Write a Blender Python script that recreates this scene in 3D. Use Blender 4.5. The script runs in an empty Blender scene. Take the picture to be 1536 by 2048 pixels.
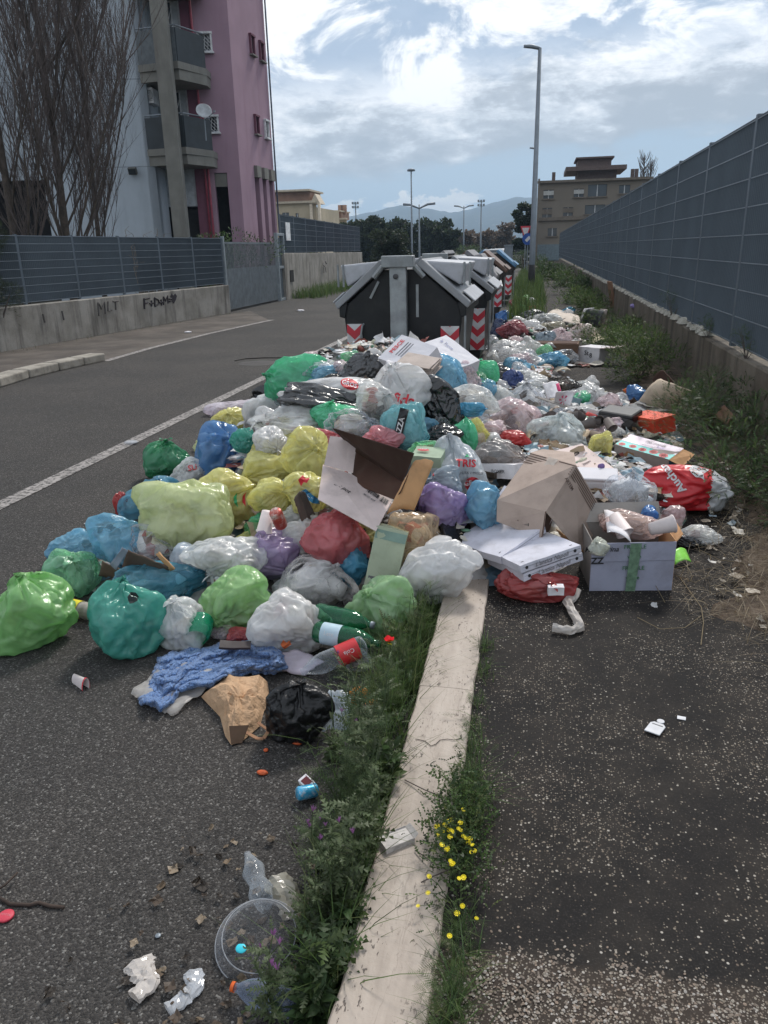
import bpy, bmesh, math, random
import numpy as np
from mathutils import Matrix, Vector, Euler, noise as mnoise
from mathutils.bvhtree import BVHTree
random.seed(7); RNG=np.random.default_rng(7)
S=bpy.context.scene; COL=S.collection
# ---------------------------------------------------------------- camera
def _u(v): v=np.array(v,float); return v/np.linalg.norm(v)
FPX,CX,CY,HC=1540.,768.,1024.,1.65
_dn=_u([112,4524,FPX]); _fw=_u([304,-524,FPX]); _fw=_u(_fw-_dn*_fw.dot(_dn))
RW=np.stack([np.cross(_dn,_fw),_fw,-_dn])          # world = RW @ (right, down, forward)
CAMP=np.array([0,0,HC])
cam=bpy.data.cameras.new('camera'); camo=bpy.data.objects.new('camera',cam); COL.objects.link(camo)
M=Matrix.Identity(4)
for i in range(3):
    M[i][0]=RW[i,0]; M[i][1]=-RW[i,1]; M[i][2]=-RW[i,2]; M[i][3]=CAMP[i]
camo.matrix_world=M
cam.sensor_fit='VERTICAL'; cam.sensor_height=36; cam.lens=36*FPX/2048; cam.clip_end=12000; cam.clip_start=.05
S.camera=camo
S.view_settings.view_transform='Standard'; S.view_settings.look='None'; S.view_settings.gamma=1
S.view_settings.exposure=0.34
# ---------------------------------------------------------------- sky and sun
SUN_EL,SUN_AZ=math.radians(48),math.radians(12)    # azimuth clockwise from +Y (ahead, slightly right)
W=bpy.data.worlds.new('World'); S.world=W; W.use_nodes=True
nt=W.node_tree; nt.nodes.clear()
class N:
    """tiny node-graph helper"""
    def __init__(s,nt): s.nt=nt
    def n(s,t,**k):
        nd=s.nt.nodes.new(t)
        for a,b in k.items(): setattr(nd,a,b)
        return nd
    def link(s,a,b): s.nt.links.new(a,b)
    def put(s,sock,v):
        if v is None: return
        if isinstance(v,bpy.types.NodeSocket): s.nt.links.new(v,sock)
        elif isinstance(v,(tuple,list)) and len(v)==3 and sock.type=='RGBA': sock.default_value=(*v,1)
        else: sock.default_value=v
    def m(s,op,a,b=None,c=None,clamp=False):
        nd=s.n('ShaderNodeMath',operation=op,use_clamp=clamp)
        for i,v in enumerate((a,b,c)):
            if v is not None: s.put(nd.inputs[i],v)
        return nd.outputs[0]
    def ss(s,x,a,b):                                  # smoothstep a..b -> 0..1
        nd=s.n('ShaderNodeMapRange',interpolation_type='SMOOTHSTEP')
        s.put(nd.inputs[0],x); nd.inputs[1].default_value=a; nd.inputs[2].default_value=b
        return nd.outputs[0]
    def mix(s,f,a,b,blend='MIX'):
        nd=s.n('ShaderNodeMix',data_type='RGBA',blend_type=blend)
        s.put(nd.inputs[0],f); s.put(nd.inputs[6],a); s.put(nd.inputs[7],b); return nd.outputs[2]
    def noise(s,v,scale,detail=4,rough=.55,dist=0,ty=None,out=0):
        nd=s.n('ShaderNodeTexNoise')
        if ty: nd.noise_type=ty
        s.put(nd.inputs['Vector'],v); nd.inputs['Scale'].default_value=scale; nd.inputs['Detail'].default_value=detail
        nd.inputs['Roughness'].default_value=rough; nd.inputs['Distortion'].default_value=dist
        return nd.outputs[out]
    def vor(s,v,scale,feature='F1',out='Distance',rnd=1):
        nd=s.n('ShaderNodeTexVoronoi',feature=feature); s.put(nd.inputs['Vector'],v)
        nd.inputs['Scale'].default_value=scale; nd.inputs['Randomness'].default_value=rnd
        return nd.outputs[out]
    def vmul(s,v,k):
        nd=s.n('ShaderNodeVectorMath',operation='MULTIPLY'); s.put(nd.inputs[0],v); nd.inputs[1].default_value=k; return nd.outputs[0]
    def ramp(s,f,stops,interp='LINEAR'):
        nd=s.n('ShaderNodeValToRGB'); s.put(nd.inputs[0],f); cr=nd.color_ramp; cr.interpolation=interp
        while len(cr.elements)<len(stops): cr.elements.new(.5)
        for e,(p,c) in zip(cr.elements,stops): e.position=p; e.color=(*c,1)
        return nd.outputs[0]
g_=N(nt)
tc=g_.n('ShaderNodeTexCoord').outputs['Generated']
sx=g_.n('ShaderNodeSeparateXYZ'); g_.link(tc,sx.inputs[0])
e=g_.m('MULTIPLY',sx.outputs[2],57.3)
ep=g_.m('SUBTRACT',e,g_.m('MULTIPLY',g_.m('ADD',sx.outputs[0],.12),3.6))
V=g_.vmul(tc,(5.5,5.5,15)); V2=g_.vmul(tc,(7,7,12))
n1=g_.noise(V,1.0,9,.6,.35); n1b=g_.noise(V,3.4,7,.65,.2); n2=g_.noise(V2,1.15,8,.62,.5); n3=g_.noise(g_.vmul(tc,(11,11,20)),1.5,9,.62,.2)
cl=g_.m('ADD',g_.ss(ep,5.6,12.5),g_.m('MULTIPLY',g_.m('SUBTRACT',n1,.5),2.9))
cl=g_.m('ADD',cl,g_.m('MULTIPLY',g_.m('SUBTRACT',n1b,.5),2.3))
cl=g_.m('ADD',cl,.10,clamp=True)
cloud=g_.ramp(cl,[(0,(.43,.465,.51)),(.3,(.535,.565,.61)),(.55,(.76,.80,.85)),(.8,(1.02,1.03,1.05)),(1,(1.2,1.2,1.2))])
hi=g_.ss(e,14,40)                                     # overhead the deck greys a little, as a cloudy sky does
cloud=g_.mix(g_.m('MULTIPLY',hi,.45),cloud,(.62,.66,.72))
gap=g_.m('MULTIPLY',g_.ss(n2,.48,.58),g_.ss(ep,8.5,12.5))
blue=(.36,.47,.63)
low=g_.ramp(g_.m('DIVIDE',e,8.),[(0,(.60,.68,.73)),(.35,(.50,.62,.72)),(1,(.40,.53,.67))])
body=g_.mix(g_.m('MULTIPLY',gap,.9),cloud,blue)
edge=g_.ss(g_.m('ADD',ep,g_.m('MULTIPLY',g_.m('SUBTRACT',n1,.5),6)),4.5,5.9)
base=g_.mix(edge,low,body)
cuh=g_.m('SUBTRACT',g_.m('ADD',3.2,g_.m('MULTIPLY',g_.m('SUBTRACT',n3,.5),9.)),g_.m('MULTIPLY',g_.m('MULTIPLY',g_.m('ADD',sx.outputs[0],.26),g_.m('ADD',sx.outputs[0],.26)),14.))
cum=g_.ss(g_.m('SUBTRACT',cuh,e),-.05,.35)
cumc=g_.ramp(g_.m('ADD',g_.m('MULTIPLY',g_.m('SUBTRACT',cuh,e),.28),g_.m('MULTIPLY',g_.m('SUBTRACT',n1b,.5),1.6)),[(0,(1.15,1.10,1.02)),(.4,(.90,.87,.84)),(.9,(.56,.60,.65))])
base=g_.mix(cum,base,cumc)
base=g_.mix(g_.ss(e,-1.,-.2),(.3,.32,.33),base)
sky=g_.n('ShaderNodeTexSky'); sky.sky_type='NISHITA'; sky.sun_disc=False; sky.sun_elevation=SUN_EL; sky.sun_rotation=SUN_AZ
cl10=g_.mix(1.,base,(8.8,8.8,8.8),'MULTIPLY')
mixed=g_.mix(.93,sky.outputs[0],cl10)                  # a little clear sky through the deck
bg=g_.n('ShaderNodeBackground'); g_.link(mixed,bg.inputs[0]); bg.inputs[1].default_value=.1
out=g_.n('ShaderNodeOutputWorld'); g_.link(bg.outputs[0],out.inputs[0])
sl=bpy.data.lights.new('sun','SUN'); sl.energy=2.3; sl.angle=math.radians(11); sl.color=(1,.95,.88)
so=bpy.data.objects.new('sun',sl); COL.objects.link(so)
sd=Vector((math.sin(SUN_AZ)*math.cos(SUN_EL),math.cos(SUN_AZ)*math.cos(SUN_EL),math.sin(SUN_EL)))
so.rotation_euler=sd.to_track_quat('Z','Y').to_euler()
# ---------------------------------------------------------------- pixel -> place in the street
def ray(px,py): return RW@_u([px-CX,py-CY,FPX])
def G(px,py,z=0.):
    d=ray(px,py); return CAMP+d*((z-HC)/d[2])
def AY(px,py,Y):
    d=ray(px,py); return CAMP+d*(Y/d[1])
def AX(px,py,X):
    d=ray(px,py); return CAMP+d*(X/d[0])
def depth(p): return float((RW.T@(np.array(p)-CAMP))[2])
# ---------------------------------------------------------------- materials
def c(h,k=1.):
    h=h.lstrip('#'); r=[int(h[i:i+2],16)/255 for i in (0,2,4)]
    return tuple(min(.9,k*(x/12.92 if x<=.04045 else ((x+.055)/1.055)**2.4)) for x in r)
MATS={}
def newmat(name):
    m=bpy.data.materials.new(name); m.use_nodes=True; m.node_tree.nodes.clear(); g=N(m.node_tree)
    o=g.n('ShaderNodeOutputMaterial'); return m,g,o
def princ(g,col,rough=.6,spec=.5,metal=0,bump=None,coat=0,alpha=None,trans=0):
    p=g.n('ShaderNodeBsdfPrincipled'); g.put(p.inputs['Base Color'],col); g.put(p.inputs['Roughness'],rough)
    g.put(p.inputs['Specular IOR Level'],spec); g.put(p.inputs['Metallic'],metal); g.put(p.inputs['Coat Weight'],coat)
    if alpha is not None: g.put(p.inputs['Alpha'],alpha)
    if trans: g.put(p.inputs['Transmission Weight'],trans)
    if bump is not None: g.link(bump,p.inputs['Normal'])
    return p
def bumpn(g,h,strength=.4,dist=.01):
    b=g.n('ShaderNodeBump'); g.put(b.inputs['Height'],h); b.inputs['Strength'].default_value=strength; b.inputs['Distance'].default_value=dist; return b.outputs[0]
def ocoord(g,world=False):
    if world: return g.n('ShaderNodeNewGeometry').outputs['Position']
    t=g.n('ShaderNodeTexCoord').outputs['Object']; r=g.n('ShaderNodeObjectInfo').outputs['Random']
    a=g.n('ShaderNodeVectorMath',operation='ADD'); g.link(t,a.inputs[0])
    cb=g.n('ShaderNodeCombineXYZ'); mm=g.m('MULTIPLY',r,37.); g.link(mm,cb.inputs[0]); g.link(mm,cb.inputs[1]); g.link(cb.outputs[0],a.inputs[1])
    return a.outputs[0]
def mat(name,col,rough=.65,spec=.4,metal=0,var=.18,vs=6,bs=40,bstr=.25,dirt=None,dirtamt=.3,world=False,bd=.004,streak=False):
    """weathered solid material: base colour with soft variation, dirt blotches and fine relief"""
    if name in MATS: return MATS[name]
    m,g,o=newmat(name); v=ocoord(g,world)
    n=g.noise(v,vs,5,.6); lo=tuple(x*(1-var) for x in col); hi_=tuple(min(.95,x*(1+var)) for x in col)
    cc=g.mix(g.ss(n,.3,.7),lo,hi_)
    if dirt is not None:
        vv=g.vmul(v,(1,1,.12)) if streak else v
        cc=g.mix(g.m('MULTIPLY',g.ss(g.noise(vv,vs*1.7,6,.65),.45,.72),dirtamt),cc,dirt)
    bm=bumpn(g,g.noise(v,bs,4,.6),bstr,bd)
    p=princ(g,cc,rough,spec,metal,bm); g.link(p.outputs[0],o.inputs[0]); MATS[name]=m; return m
def vcmat(name,rough=.6,trans=.0,spec=.4,var=.2,vs=9,bstr=.2):
    """per-piece colours come from a face-corner colour attribute"""
    if name in MATS: return MATS[name]
    m,g,o=newmat(name); a=g.n('ShaderNodeAttribute',attribute_name='Col').outputs[0]; v=ocoord(g,True)
    cc=g.mix(g.m('MULTIPLY',g.noise(v,vs,4,.6),var),a,(.12,.1,.08))
    p=princ(g,cc,rough,spec,0,bumpn(g,g.noise(v,vs*5,3),bstr,.01))
    if trans:
        t=g.n('ShaderNodeBsdfTranslucent'); g.link(cc,t.inputs[0]); mx=g.n('ShaderNodeMixShader'); mx.inputs[0].default_value=trans
        g.link(p.outputs[0],mx.inputs[1]); g.link(t.outputs[0],mx.inputs[2]); g.link(mx.outputs[0],o.inputs[0])
    else: g.link(p.outputs[0],o.inputs[0])
    MATS[name]=m; return m
def film(name,col,clear=.2,cont=.35,rough=.3,pal=None,scale=9,trans=.3,bstr=.55):
    """thin plastic bag film: glossy, partly translucent, contents showing as blotches through it"""
    if name in MATS: return MATS[name]
    m,g,o=newmat(name); v=ocoord(g)
    _l=sum(col)/3*1.12; col=tuple(min(.88,(x*.74+_l*.26)*(1.22 if _l>.05 else 1.)) for x in col); trans=trans+.12 if _l>.05 else trans
    pal=pal or [(0,c('#6b5a4c')),(.3,c('#c9c4bd')),(.5,c('#3e3a3a')),(.7,c('#b8a98f')),(.85,c('#7d8f86')),(1,c('#d8d4d0'))]
    sepc=g.n('ShaderNodeSeparateColor'); g.link(g.vor(v,scale,out='Color'),sepc.inputs[0])
    contents=g.ramp(sepc.outputs[0],pal)
    contents=g.mix(.4,contents,g.ramp(g.noise(v,scale*2.2,3),pal))
    fac=g.m('MULTIPLY',g.ss(g.noise(v,4.5,5,.6),.38,.68),cont)
    cc=g.mix(fac,col,g.mix(.45,contents,col,'MIX'))
    cc=g.mix(g.m('MULTIPLY',g.noise(v,13,5,.6),.14),cc,tuple(x*.5 for x in col))
    clear=min(.78,clear*1.6+.16) if clear>0 else 0
    vs_=g.n('ShaderNodeMapping'); vs_.inputs['Rotation'].default_value=(.5,.4,.7); vs_.inputs['Scale'].default_value=(1,.28,1); g.link(v,vs_.inputs[0])
    h=g.m('ADD',g.m('MULTIPLY',g.noise(vs_.outputs[0],34,4,.5,.8,'RIDGED_MULTIFRACTAL'),.5),g.noise(v,11,4,.5,1.0,'RIDGED_MULTIFRACTAL'))
    p=princ(g,cc,rough,.6,0,bumpn(g,h,min(1.,bstr*1.5),.014),coat=.5)
    p.inputs['Coat Roughness'].default_value=.07
    t=g.n('ShaderNodeBsdfTranslucent'); g.link(cc,t.inputs[0]); mx=g.n('ShaderNodeMixShader'); mx.inputs[0].default_value=trans
    g.link(p.outputs[0],mx.inputs[1]); g.link(t.outputs[0],mx.inputs[2]); last=mx.outputs[0]
    if clear>0:
        tr=g.n('ShaderNodeBsdfTransparent'); g.put(tr.inputs[0],tuple(.42+.58*x/max(col) for x in col))
        fz=g.m('SUBTRACT',1.,g.n('ShaderNodeLayerWeight').outputs['Facing'])
        m2=g.n('ShaderNodeMixShader'); g.link(g.m('MULTIPLY',g.m('MULTIPLY',g.m('ADD',.45,g.ss(g.noise(v,6,4),.35,.65)),g.m('POWER',fz,.6)),clear),m2.inputs[0]); g.link(last,m2.inputs[1]); g.link(tr.outputs[0],m2.inputs[2]); last=m2.outputs[0]
    m['clear']=clear
    g.link(last,o.inputs[0]); MATS[name]=m; return m
# ---------------------------------------------------------------- mesh helpers
def setp(o,label=None,cat=None,group=None,kind=None):
    if label: o['label']=label
    if cat: o['category']=cat
    if group: o['group']=group
    if kind: o['kind']=kind
    return o
def npmesh(name,v,f,mats,smooth=False,fcol=None,midx=None):
    """mesh from numpy arrays; f is one (N,k) array or a list of such arrays"""
    fs=f if isinstance(f,list) else [f]
    fs=[np.asarray(x,dtype=np.int32) for x in fs if len(x)]
    me=bpy.data.meshes.new(name); v=np.asarray(v,dtype=np.float32)
    me.vertices.add(len(v)); me.vertices.foreach_set('co',v.ravel())
    loops=np.concatenate([x.ravel() for x in fs]); tot=np.concatenate([np.full(len(x),x.shape[1],dtype=np.int32) for x in fs])
    st=np.concatenate([[0],np.cumsum(tot)[:-1]]).astype(np.int32)
    me.loops.add(len(loops)); me.loops.foreach_set('vertex_index',loops)
    me.polygons.add(len(tot)); me.polygons.foreach_set('loop_start',st); me.polygons.foreach_set('loop_total',tot)
    if midx is not None: me.polygons.foreach_set('material_index',np.asarray(midx,dtype=np.int32))
    me.polygons.foreach_set('use_smooth',np.full(len(tot),bool(smooth)))
    for m in (mats if isinstance(mats,(list,tuple)) else [mats]): me.materials.append(m)
    if fcol is not None:                                    # per-face colour
        a=me.color_attributes.new('Col','FLOAT_COLOR','CORNER')
        cc=np.repeat(np.c_[np.asarray(fcol,float),np.ones(len(fcol))],tot,axis=0).astype(np.float32)
        a.data.foreach_set('color',cc.ravel())
    me.update(); me.validate(); return me
def link(name,me,parent=None,loc=None):
    o=bpy.data.objects.new(name,me); COL.objects.link(o)
    if loc is not None: o.location=loc
    if parent is not None: o.parent=parent
    return o
def empty(name,loc=(0,0,0),rz=0,rot=None):
    o=bpy.data.objects.new(name,None); COL.objects.link(o); o.location=loc; o.empty_display_size=.1
    o.rotation_euler=rot if rot is not None else (0,0,rz); return o
class MB:
    def __init__(s): s.v=[]; s.f=[]; s.mi=[]
    def add(s,v,f,mi=0,T=None):
        k=len(s.v)
        for p in v:
            p=Vector(p); s.v.append(tuple(T@p) if T is not None else tuple(p))
        for q in f: s.f.append(tuple(i+k for i in q)); s.mi.append(mi)
        return s
    def box(s,cn,d,mi=0,T=None,R=None):
        x,y,z=[a/2 for a in d]; vs=[Vector((sx_*x,sy_*y,sz_*z)) for sx_ in (-1,1) for sy_ in (-1,1) for sz_ in (-1,1)]
        if R is not None: vs=[R@p for p in vs]
        vs=[p+Vector(cn) for p in vs]
        return s.add(vs,[(0,1,3,2),(4,6,7,5),(0,4,5,1),(2,3,7,6),(0,2,6,4),(1,5,7,3)],mi,T)
    def prism(s,poly,dvec,mi=0,T=None):
        """polygon (3D points) swept by dvec"""
        n=len(poly); dv=Vector(dvec); a=[Vector(p) for p in poly]; b=[p+dv for p in a]
        nrm=Vector((0,0,0))
        for i in range(n): nrm+=a[i].cross(a[(i+1)%n])
        flip=nrm.dot(dv)>0
        f=[tuple(range(n))[::-1] if flip else tuple(range(n)), tuple(range(n,2*n)) if flip else tuple(range(n,2*n))[::-1]]
        for i in range(n):
            j=(i+1)%n; f.append((i,j,n+j,n+i) if flip else (j,i,n+i,n+j))
        return s.add(a+b,f,mi,T)
    def tube(s,path,rad,n=8,mi=0,T=None,cap=True):
        path=[Vector(p) for p in path]; rad=rad if isinstance(rad,(list,tuple)) else [rad]*len(path)
        vs=[];fs=[]; up=Vector((0,0,1)); prev=None
        for i,p in enumerate(path):
            d=(path[min(i+1,len(path)-1)]-path[max(i-1,0)]).normalized()
            if prev is None:
                a=d.orthogonal().normalized() if abs(d.z)>.95 else d.cross(up).normalized()
            else:
                a=(prev-d*prev.dot(d)); a=a.normalized() if a.length>1e-6 else d.orthogonal().normalized()
            prev=a; b=d.cross(a)
            for k in range(n):
                t=2*math.pi*k/n; vs.append(p+(a*math.cos(t)+b*math.sin(t))*rad[i])
        for i in range(len(path)-1):
            for k in range(n):
                k2=(k+1)%n; fs.append((i*n+k,i*n+k2,(i+1)*n+k2,(i+1)*n+k))
        if cap: fs.append(tuple(range(n))[::-1]); fs.append(tuple((len(path)-1)*n+k for k in range(n)))
        return s.add(vs,fs,mi,T)
    def lathe(s,prof,n=20,mi=0,T=None):
        """prof: (r,z) pairs round the z axis"""
        vs=[];fs=[]
        for r,z in prof:
            for k in range(n):
                t=2*math.pi*k/n; vs.append((r*math.cos(t),r*math.sin(t),z))
        for i in range(len(prof)-1):
            for k in range(n):
                k2=(k+1)%n; fs.append((i*n+k,i*n+k2,(i+1)*n+k2,(i+1)*n+k))
        return s.add(vs,fs,mi,T)
    def softbox(s,d,amp=.004,n=7,seed=0,mi=0):
        """a carton: box with handled, slightly dented faces"""
        bm=bmesh.new(); bmesh.ops.create_cube(bm,size=1); bmesh.ops.subdivide_edges(bm,edges=bm.edges[:],cuts=n,use_grid_fill=True)
        for v in bm.verts:
            p=v.co.copy(); q=Vector((p.x*d[0],p.y*d[1],p.z*d[2])); f=mnoise.noise_vector(q*9+Vector((seed,seed*.7,1)))*amp*1.4+mnoise.noise_vector(q*26+Vector((seed,2,seed)))*amp*.5; v.co=q+f
        s.add([v.co[:] for v in bm.verts],[[v.index for v in f.verts] for f in bm.faces] if bm.verts.index_update() is None else [],mi); bm.free(); return s
    def build(s,name,mats,parent=None,smooth=False,loc=None,bevel=0):
        me=bpy.data.meshes.new(name); me.from_pydata(s.v,[],s.f)
        for m in (mats if isinstance(mats,(list,tuple)) else [mats]): me.materials.append(m)
        me.polygons.foreach_set('material_index',s.mi)
        if smooth: me.polygons.foreach_set('use_smooth',[True]*len(s.f))
        me.update(); o=link(name,me,parent,loc)
        if bevel:
            b=o.modifiers.new('bevel','BEVEL'); b.width=bevel; b.segments=2; b.limit_method='ANGLE'
        return o
def TR(loc,rot=(0,0,0),deg=True,s=1):
    r=[math.radians(a) for a in rot] if deg else rot
    return Matrix.Translation(Vector(loc))@Euler(r,'XYZ').to_matrix().to_4x4()@Matrix.Scale(s,4)
def copytree(o,parent=None):
    k=o.copy(); COL.objects.link(k); k.parent=parent
    for ch in list(o.children): copytree(ch,k)
    return k
def fbm(x,y,z=0.,o=4):
    return mnoise.fractal(Vector((x,y,z)),.6,2.1,o)
def scatter(tv,tf,L,Rm,Sc,name,mats,cols=None,smooth=False,**k):
    """many copies of a small template as one mesh. L (N,3), Rm (N,3,3), Sc (N,) or (N,3)"""
    tv=np.asarray(tv,float); n=len(L); Sc=np.asarray(Sc,float)
    if Sc.ndim==1: Sc=Sc[:,None].repeat(3,1)
    v=np.einsum('nij,nkj->nki',Rm,tv[None]*Sc[:,None,:])+np.asarray(L)[:,None,:]
    off=(np.arange(n)*len(tv))
    fl=[];cl=[]
    groups={}
    for q in tf: groups.setdefault(len(q),[]).append(q)
    for q in groups.values():
        q=np.array(q); fl.append((q[None]+off[:,None,None]).reshape(-1,q.shape[1]))
        if cols is not None: cl.append(np.repeat(np.asarray(cols),len(q),axis=0))
    return npmesh(name,v.reshape(-1,3),fl,mats,smooth,np.concatenate(cl) if cols is not None else None)
def randrot(n,tilt=1.,rng=RNG):
    """random yaw, tilt limited"""
    a=rng.uniform(0,2*np.pi,n); b=rng.normal(0,tilt,n); d=rng.uniform(0,2*np.pi,n)
    ca,sa=np.cos(a),np.sin(a); Z=np.zeros(n); O=np.ones(n)
    Rz=np.stack([ca,-sa,Z,sa,ca,Z,Z,Z,O],1).reshape(-1,3,3)
    cb,sb=np.cos(b),np.sin(b); Rx=np.stack([O,Z,Z,Z,cb,-sb,Z,sb,cb],1).reshape(-1,3,3)
    cd,sd_=np.cos(d),np.sin(d); Rd=np.stack([cd,-sd_,Z,sd_,cd,Z,Z,Z,O],1).reshape(-1,3,3)
    return np.einsum('nij,njk,nkl->nil',Rz,Rx,Rd)
def pick(pal,n,j=.15,rng=RNG):
    p=np.array(pal)[rng.integers(0,len(pal),n)]; return np.clip(p*(1+rng.normal(0,j,(n,1))),0,.9)
SWZ=.085                                                # pavement level above the road
# ================================================================ ground
def ground_mats():
    # road asphalt
    m,g,o=newmat('asphalt'); v=ocoord(g,True)
    a=g.vor(v,190,out='Color'); sc_=g.n('ShaderNodeSeparateColor'); g.link(a,sc_.inputs[0])
    st=g.ramp(sc_.outputs[0],[(0,(.022,.021,.0205)),(.5,(.042,.0395,.038)),(.8,(.064,.060,.057)),(.95,(.11,.105,.10)),(1,(.22,.215,.205))])
    big=g.noise(v,.55,5,.6); cc=g.mix(g.ss(big,.35,.7),st,g.mix(1.,st,(1.4,1.35,1.3),'MULTIPLY'))
    fine=g.noise(v,300,2); cc=g.mix(g.m('MULTIPLY',fine,.35),cc,(.042,.039,.036))
    spots=g.ss(g.noise(v,2.6,7,.7),.62,.74); cc=g.mix(g.m('MULTIPLY',spots,.45),cc,(.05,.045,.038))
    h=g.m('MULTIPLY',g.vor(v,190,out='Distance'),-1.)
    p=princ(g,cc,.85,.22,0,bumpn(g,g.m('ADD',h,g.m('MULTIPLY',g.noise(v,25,4),.8)),.7,.006)); g.link(p.outputs[0],o.inputs[0]); MATS['asphalt']=m
    # pavement: tar with pale pebbles, worn patches
    m,g,o=newmat('pavement'); v=ocoord(g,True)
    def peb(sc,thr,w):
        d=g.vor(v,sc); mk=g.ss(d,thr,thr-.07); cs=g.n('ShaderNodeSeparateColor'); g.link(g.vor(v,sc,out='Color'),cs.inputs[0])
        return mk,cs.outputs[0],cs.outputs[1],d
    m1,r1,q1,d1=peb(95,.36,1); m2,r2,q2,d2=peb(150,.36,1)
    dens=g.noise(v,1.5,6,.62)
    dn2=g.ss(dens,.38,.68)
    yy_=g.n('ShaderNodeSeparateXYZ'); g.link(v,yy_.inputs[0]); band=g.ss(g.m('ADD',yy_.outputs[1],g.m('MULTIPLY',g.m('SUBTRACT',g.noise(v,9,4),.5),.12)),1.41,1.37); dn2=g.m('ADD',dn2,g.m('MULTIPLY',band,1.5))
    k1=g.m('MULTIPLY',m1,g.m('GREATER_THAN',r1,g.m('SUBTRACT',.96,g.m('MULTIPLY',dn2,.42))))
    k2=g.m('MULTIPLY',m2,g.m('GREATER_THAN',r2,g.m('SUBTRACT',.9,g.m('MULTIPLY',dn2,.68))))
    basec=g.mix(g.ss(g.noise(v,6,5,.65),.35,.7),(.012,.011,.011),(.027,.023,.020))
    basec=g.mix(g.m('MULTIPLY',band,.7),basec,(.05,.038,.03))
    basec=g.mix(g.m('MULTIPLY',g.ss(g.noise(v,200,2),.5,.8),.5),basec,(.07,.062,.055))
    pc=g.ramp(q1,[(0,(.13,.10,.08)),(.5,(.22,.19,.15)),(1,(.40,.37,.33))]); pc2=g.ramp(q2,[(0,(.07,.055,.045)),(.6,(.15,.125,.10)),(1,(.28,.25,.21))])
    cc=g.mix(k2,basec,pc2); cc=g.mix(k1,cc,pc)
    hh=g.m('ADD',g.m('MULTIPLY',k1,.6),g.m('ADD',g.m('MULTIPLY',k2,.4),g.m('MULTIPLY',g.noise(v,40,4),.8)))
    p=princ(g,cc,.85,.2,0,bumpn(g,hh,.7,.006)); g.link(p.outputs[0],o.inputs[0]); MATS['pavement']=m
    # travertine
    m,g,o=newmat('travertine'); v=ocoord(g,True); vv=g.vmul(v,(1,.16,1))
    n=g.noise(vv,22,6,.6); cc=g.ramp(n,[(.25,(.30,.25,.21)),(.5,(.39,.33,.28)),(.75,(.45,.39,.335))])
    cc=g.mix(g.m('MULTIPLY',g.ss(g.noise(v,3.5,6,.7),.5,.72),.3),cc,(.24,.195,.16))
    pit=g.ss(g.noise(g.vmul(v,(1,.42,1)),95,3,.6),.60,.66); pit2=g.m('MULTIPLY',pit,g.ss(g.noise(g.vmul(v,(1,.4,1)),9,3),.42,.6))
    cc=g.mix(g.m('MULTIPLY',pit2,.85),cc,(.05,.04,.035))
    vein=g.ss(g.m('ABSOLUTE',g.m('SUBTRACT',g.noise(g.vmul(v,(1,.12,1)),5,5,.6),.52)),.004,.001); cc=g.mix(g.m('MULTIPLY',vein,.25),cc,(.14,.11,.09))
    p=princ(g,cc,.6,.4,0,bumpn(g,g.m('SUBTRACT',g.noise(v,60,4),g.m('MULTIPLY',pit2,2.)),.4,.004)); g.link(p.outputs[0],o.inputs[0]); MATS['travertine']=m
    # concrete of the boundary walls, stained from the top
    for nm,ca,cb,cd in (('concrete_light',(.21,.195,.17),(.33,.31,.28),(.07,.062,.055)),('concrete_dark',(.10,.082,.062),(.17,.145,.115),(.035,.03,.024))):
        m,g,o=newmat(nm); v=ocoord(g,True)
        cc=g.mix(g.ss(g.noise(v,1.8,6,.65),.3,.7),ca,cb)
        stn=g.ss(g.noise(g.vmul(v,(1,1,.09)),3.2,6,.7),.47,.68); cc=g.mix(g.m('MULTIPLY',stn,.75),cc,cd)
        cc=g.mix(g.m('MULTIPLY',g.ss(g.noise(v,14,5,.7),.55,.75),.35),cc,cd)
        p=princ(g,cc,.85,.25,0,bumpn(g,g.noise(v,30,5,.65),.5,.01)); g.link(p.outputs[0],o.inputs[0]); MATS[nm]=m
    # paint lines, worn
    m,g,o=newmat('road_paint'); v=ocoord(g,True)
    w=g.ss(g.noise(v,28,6,.7),.60,.44); w2=g.ss(g.noise(v,2,4),.25,.5)
    cc=g.mix(g.m('MULTIPLY',w,g.m('ADD',.45,g.m('MULTIPLY',w2,.35))),(.05,.047,.044),(.40,.37,.35))
    p=princ(g,cc,.7,.3); g.link(p.outputs[0],o.inputs[0]); MATS['road_paint']=m
    # brown litter soil
    m,g,o=newmat('soil'); v=ocoord(g,True)
    cc=g.ramp(g.noise(v,9,7,.7),[(.3,(.04,.03,.023)),(.5,(.10,.074,.055)),(.7,(.20,.155,.115))])
    p=princ(g,cc,.9,.2,0,bumpn(g,g.noise(v,45,6,.7),.9,.02)); g.link(p.outputs[0],o.inputs[0]); MATS['soil']=m
ground_mats()
def flat(name,pts,z,mt,kind='structure',parent=None,cuts=0):
    me=bpy.data.meshes.new(name); me.from_pydata([(p[0],p[1],z) for p in pts],[],[tuple(range(len(pts)))]); me.materials.append(mt); me.update()
    o=link(name,me,parent)
    if me.polygons[0].normal.z<0: me.flip_normals()
    if kind: o['kind']=kind
    return o
flat('ground',[(-4200,-60),(4200,-60),(4200,4600),(-4200,4600)],-.012,mat('far_ground',(.075,.072,.05),.9,world=True,vs=.05))
flat('road',[(-12,-8),(-.39,-8),(-.39,110),(-60,110),(-60,60),(-12,40)],0,MATS['asphalt'])
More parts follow.
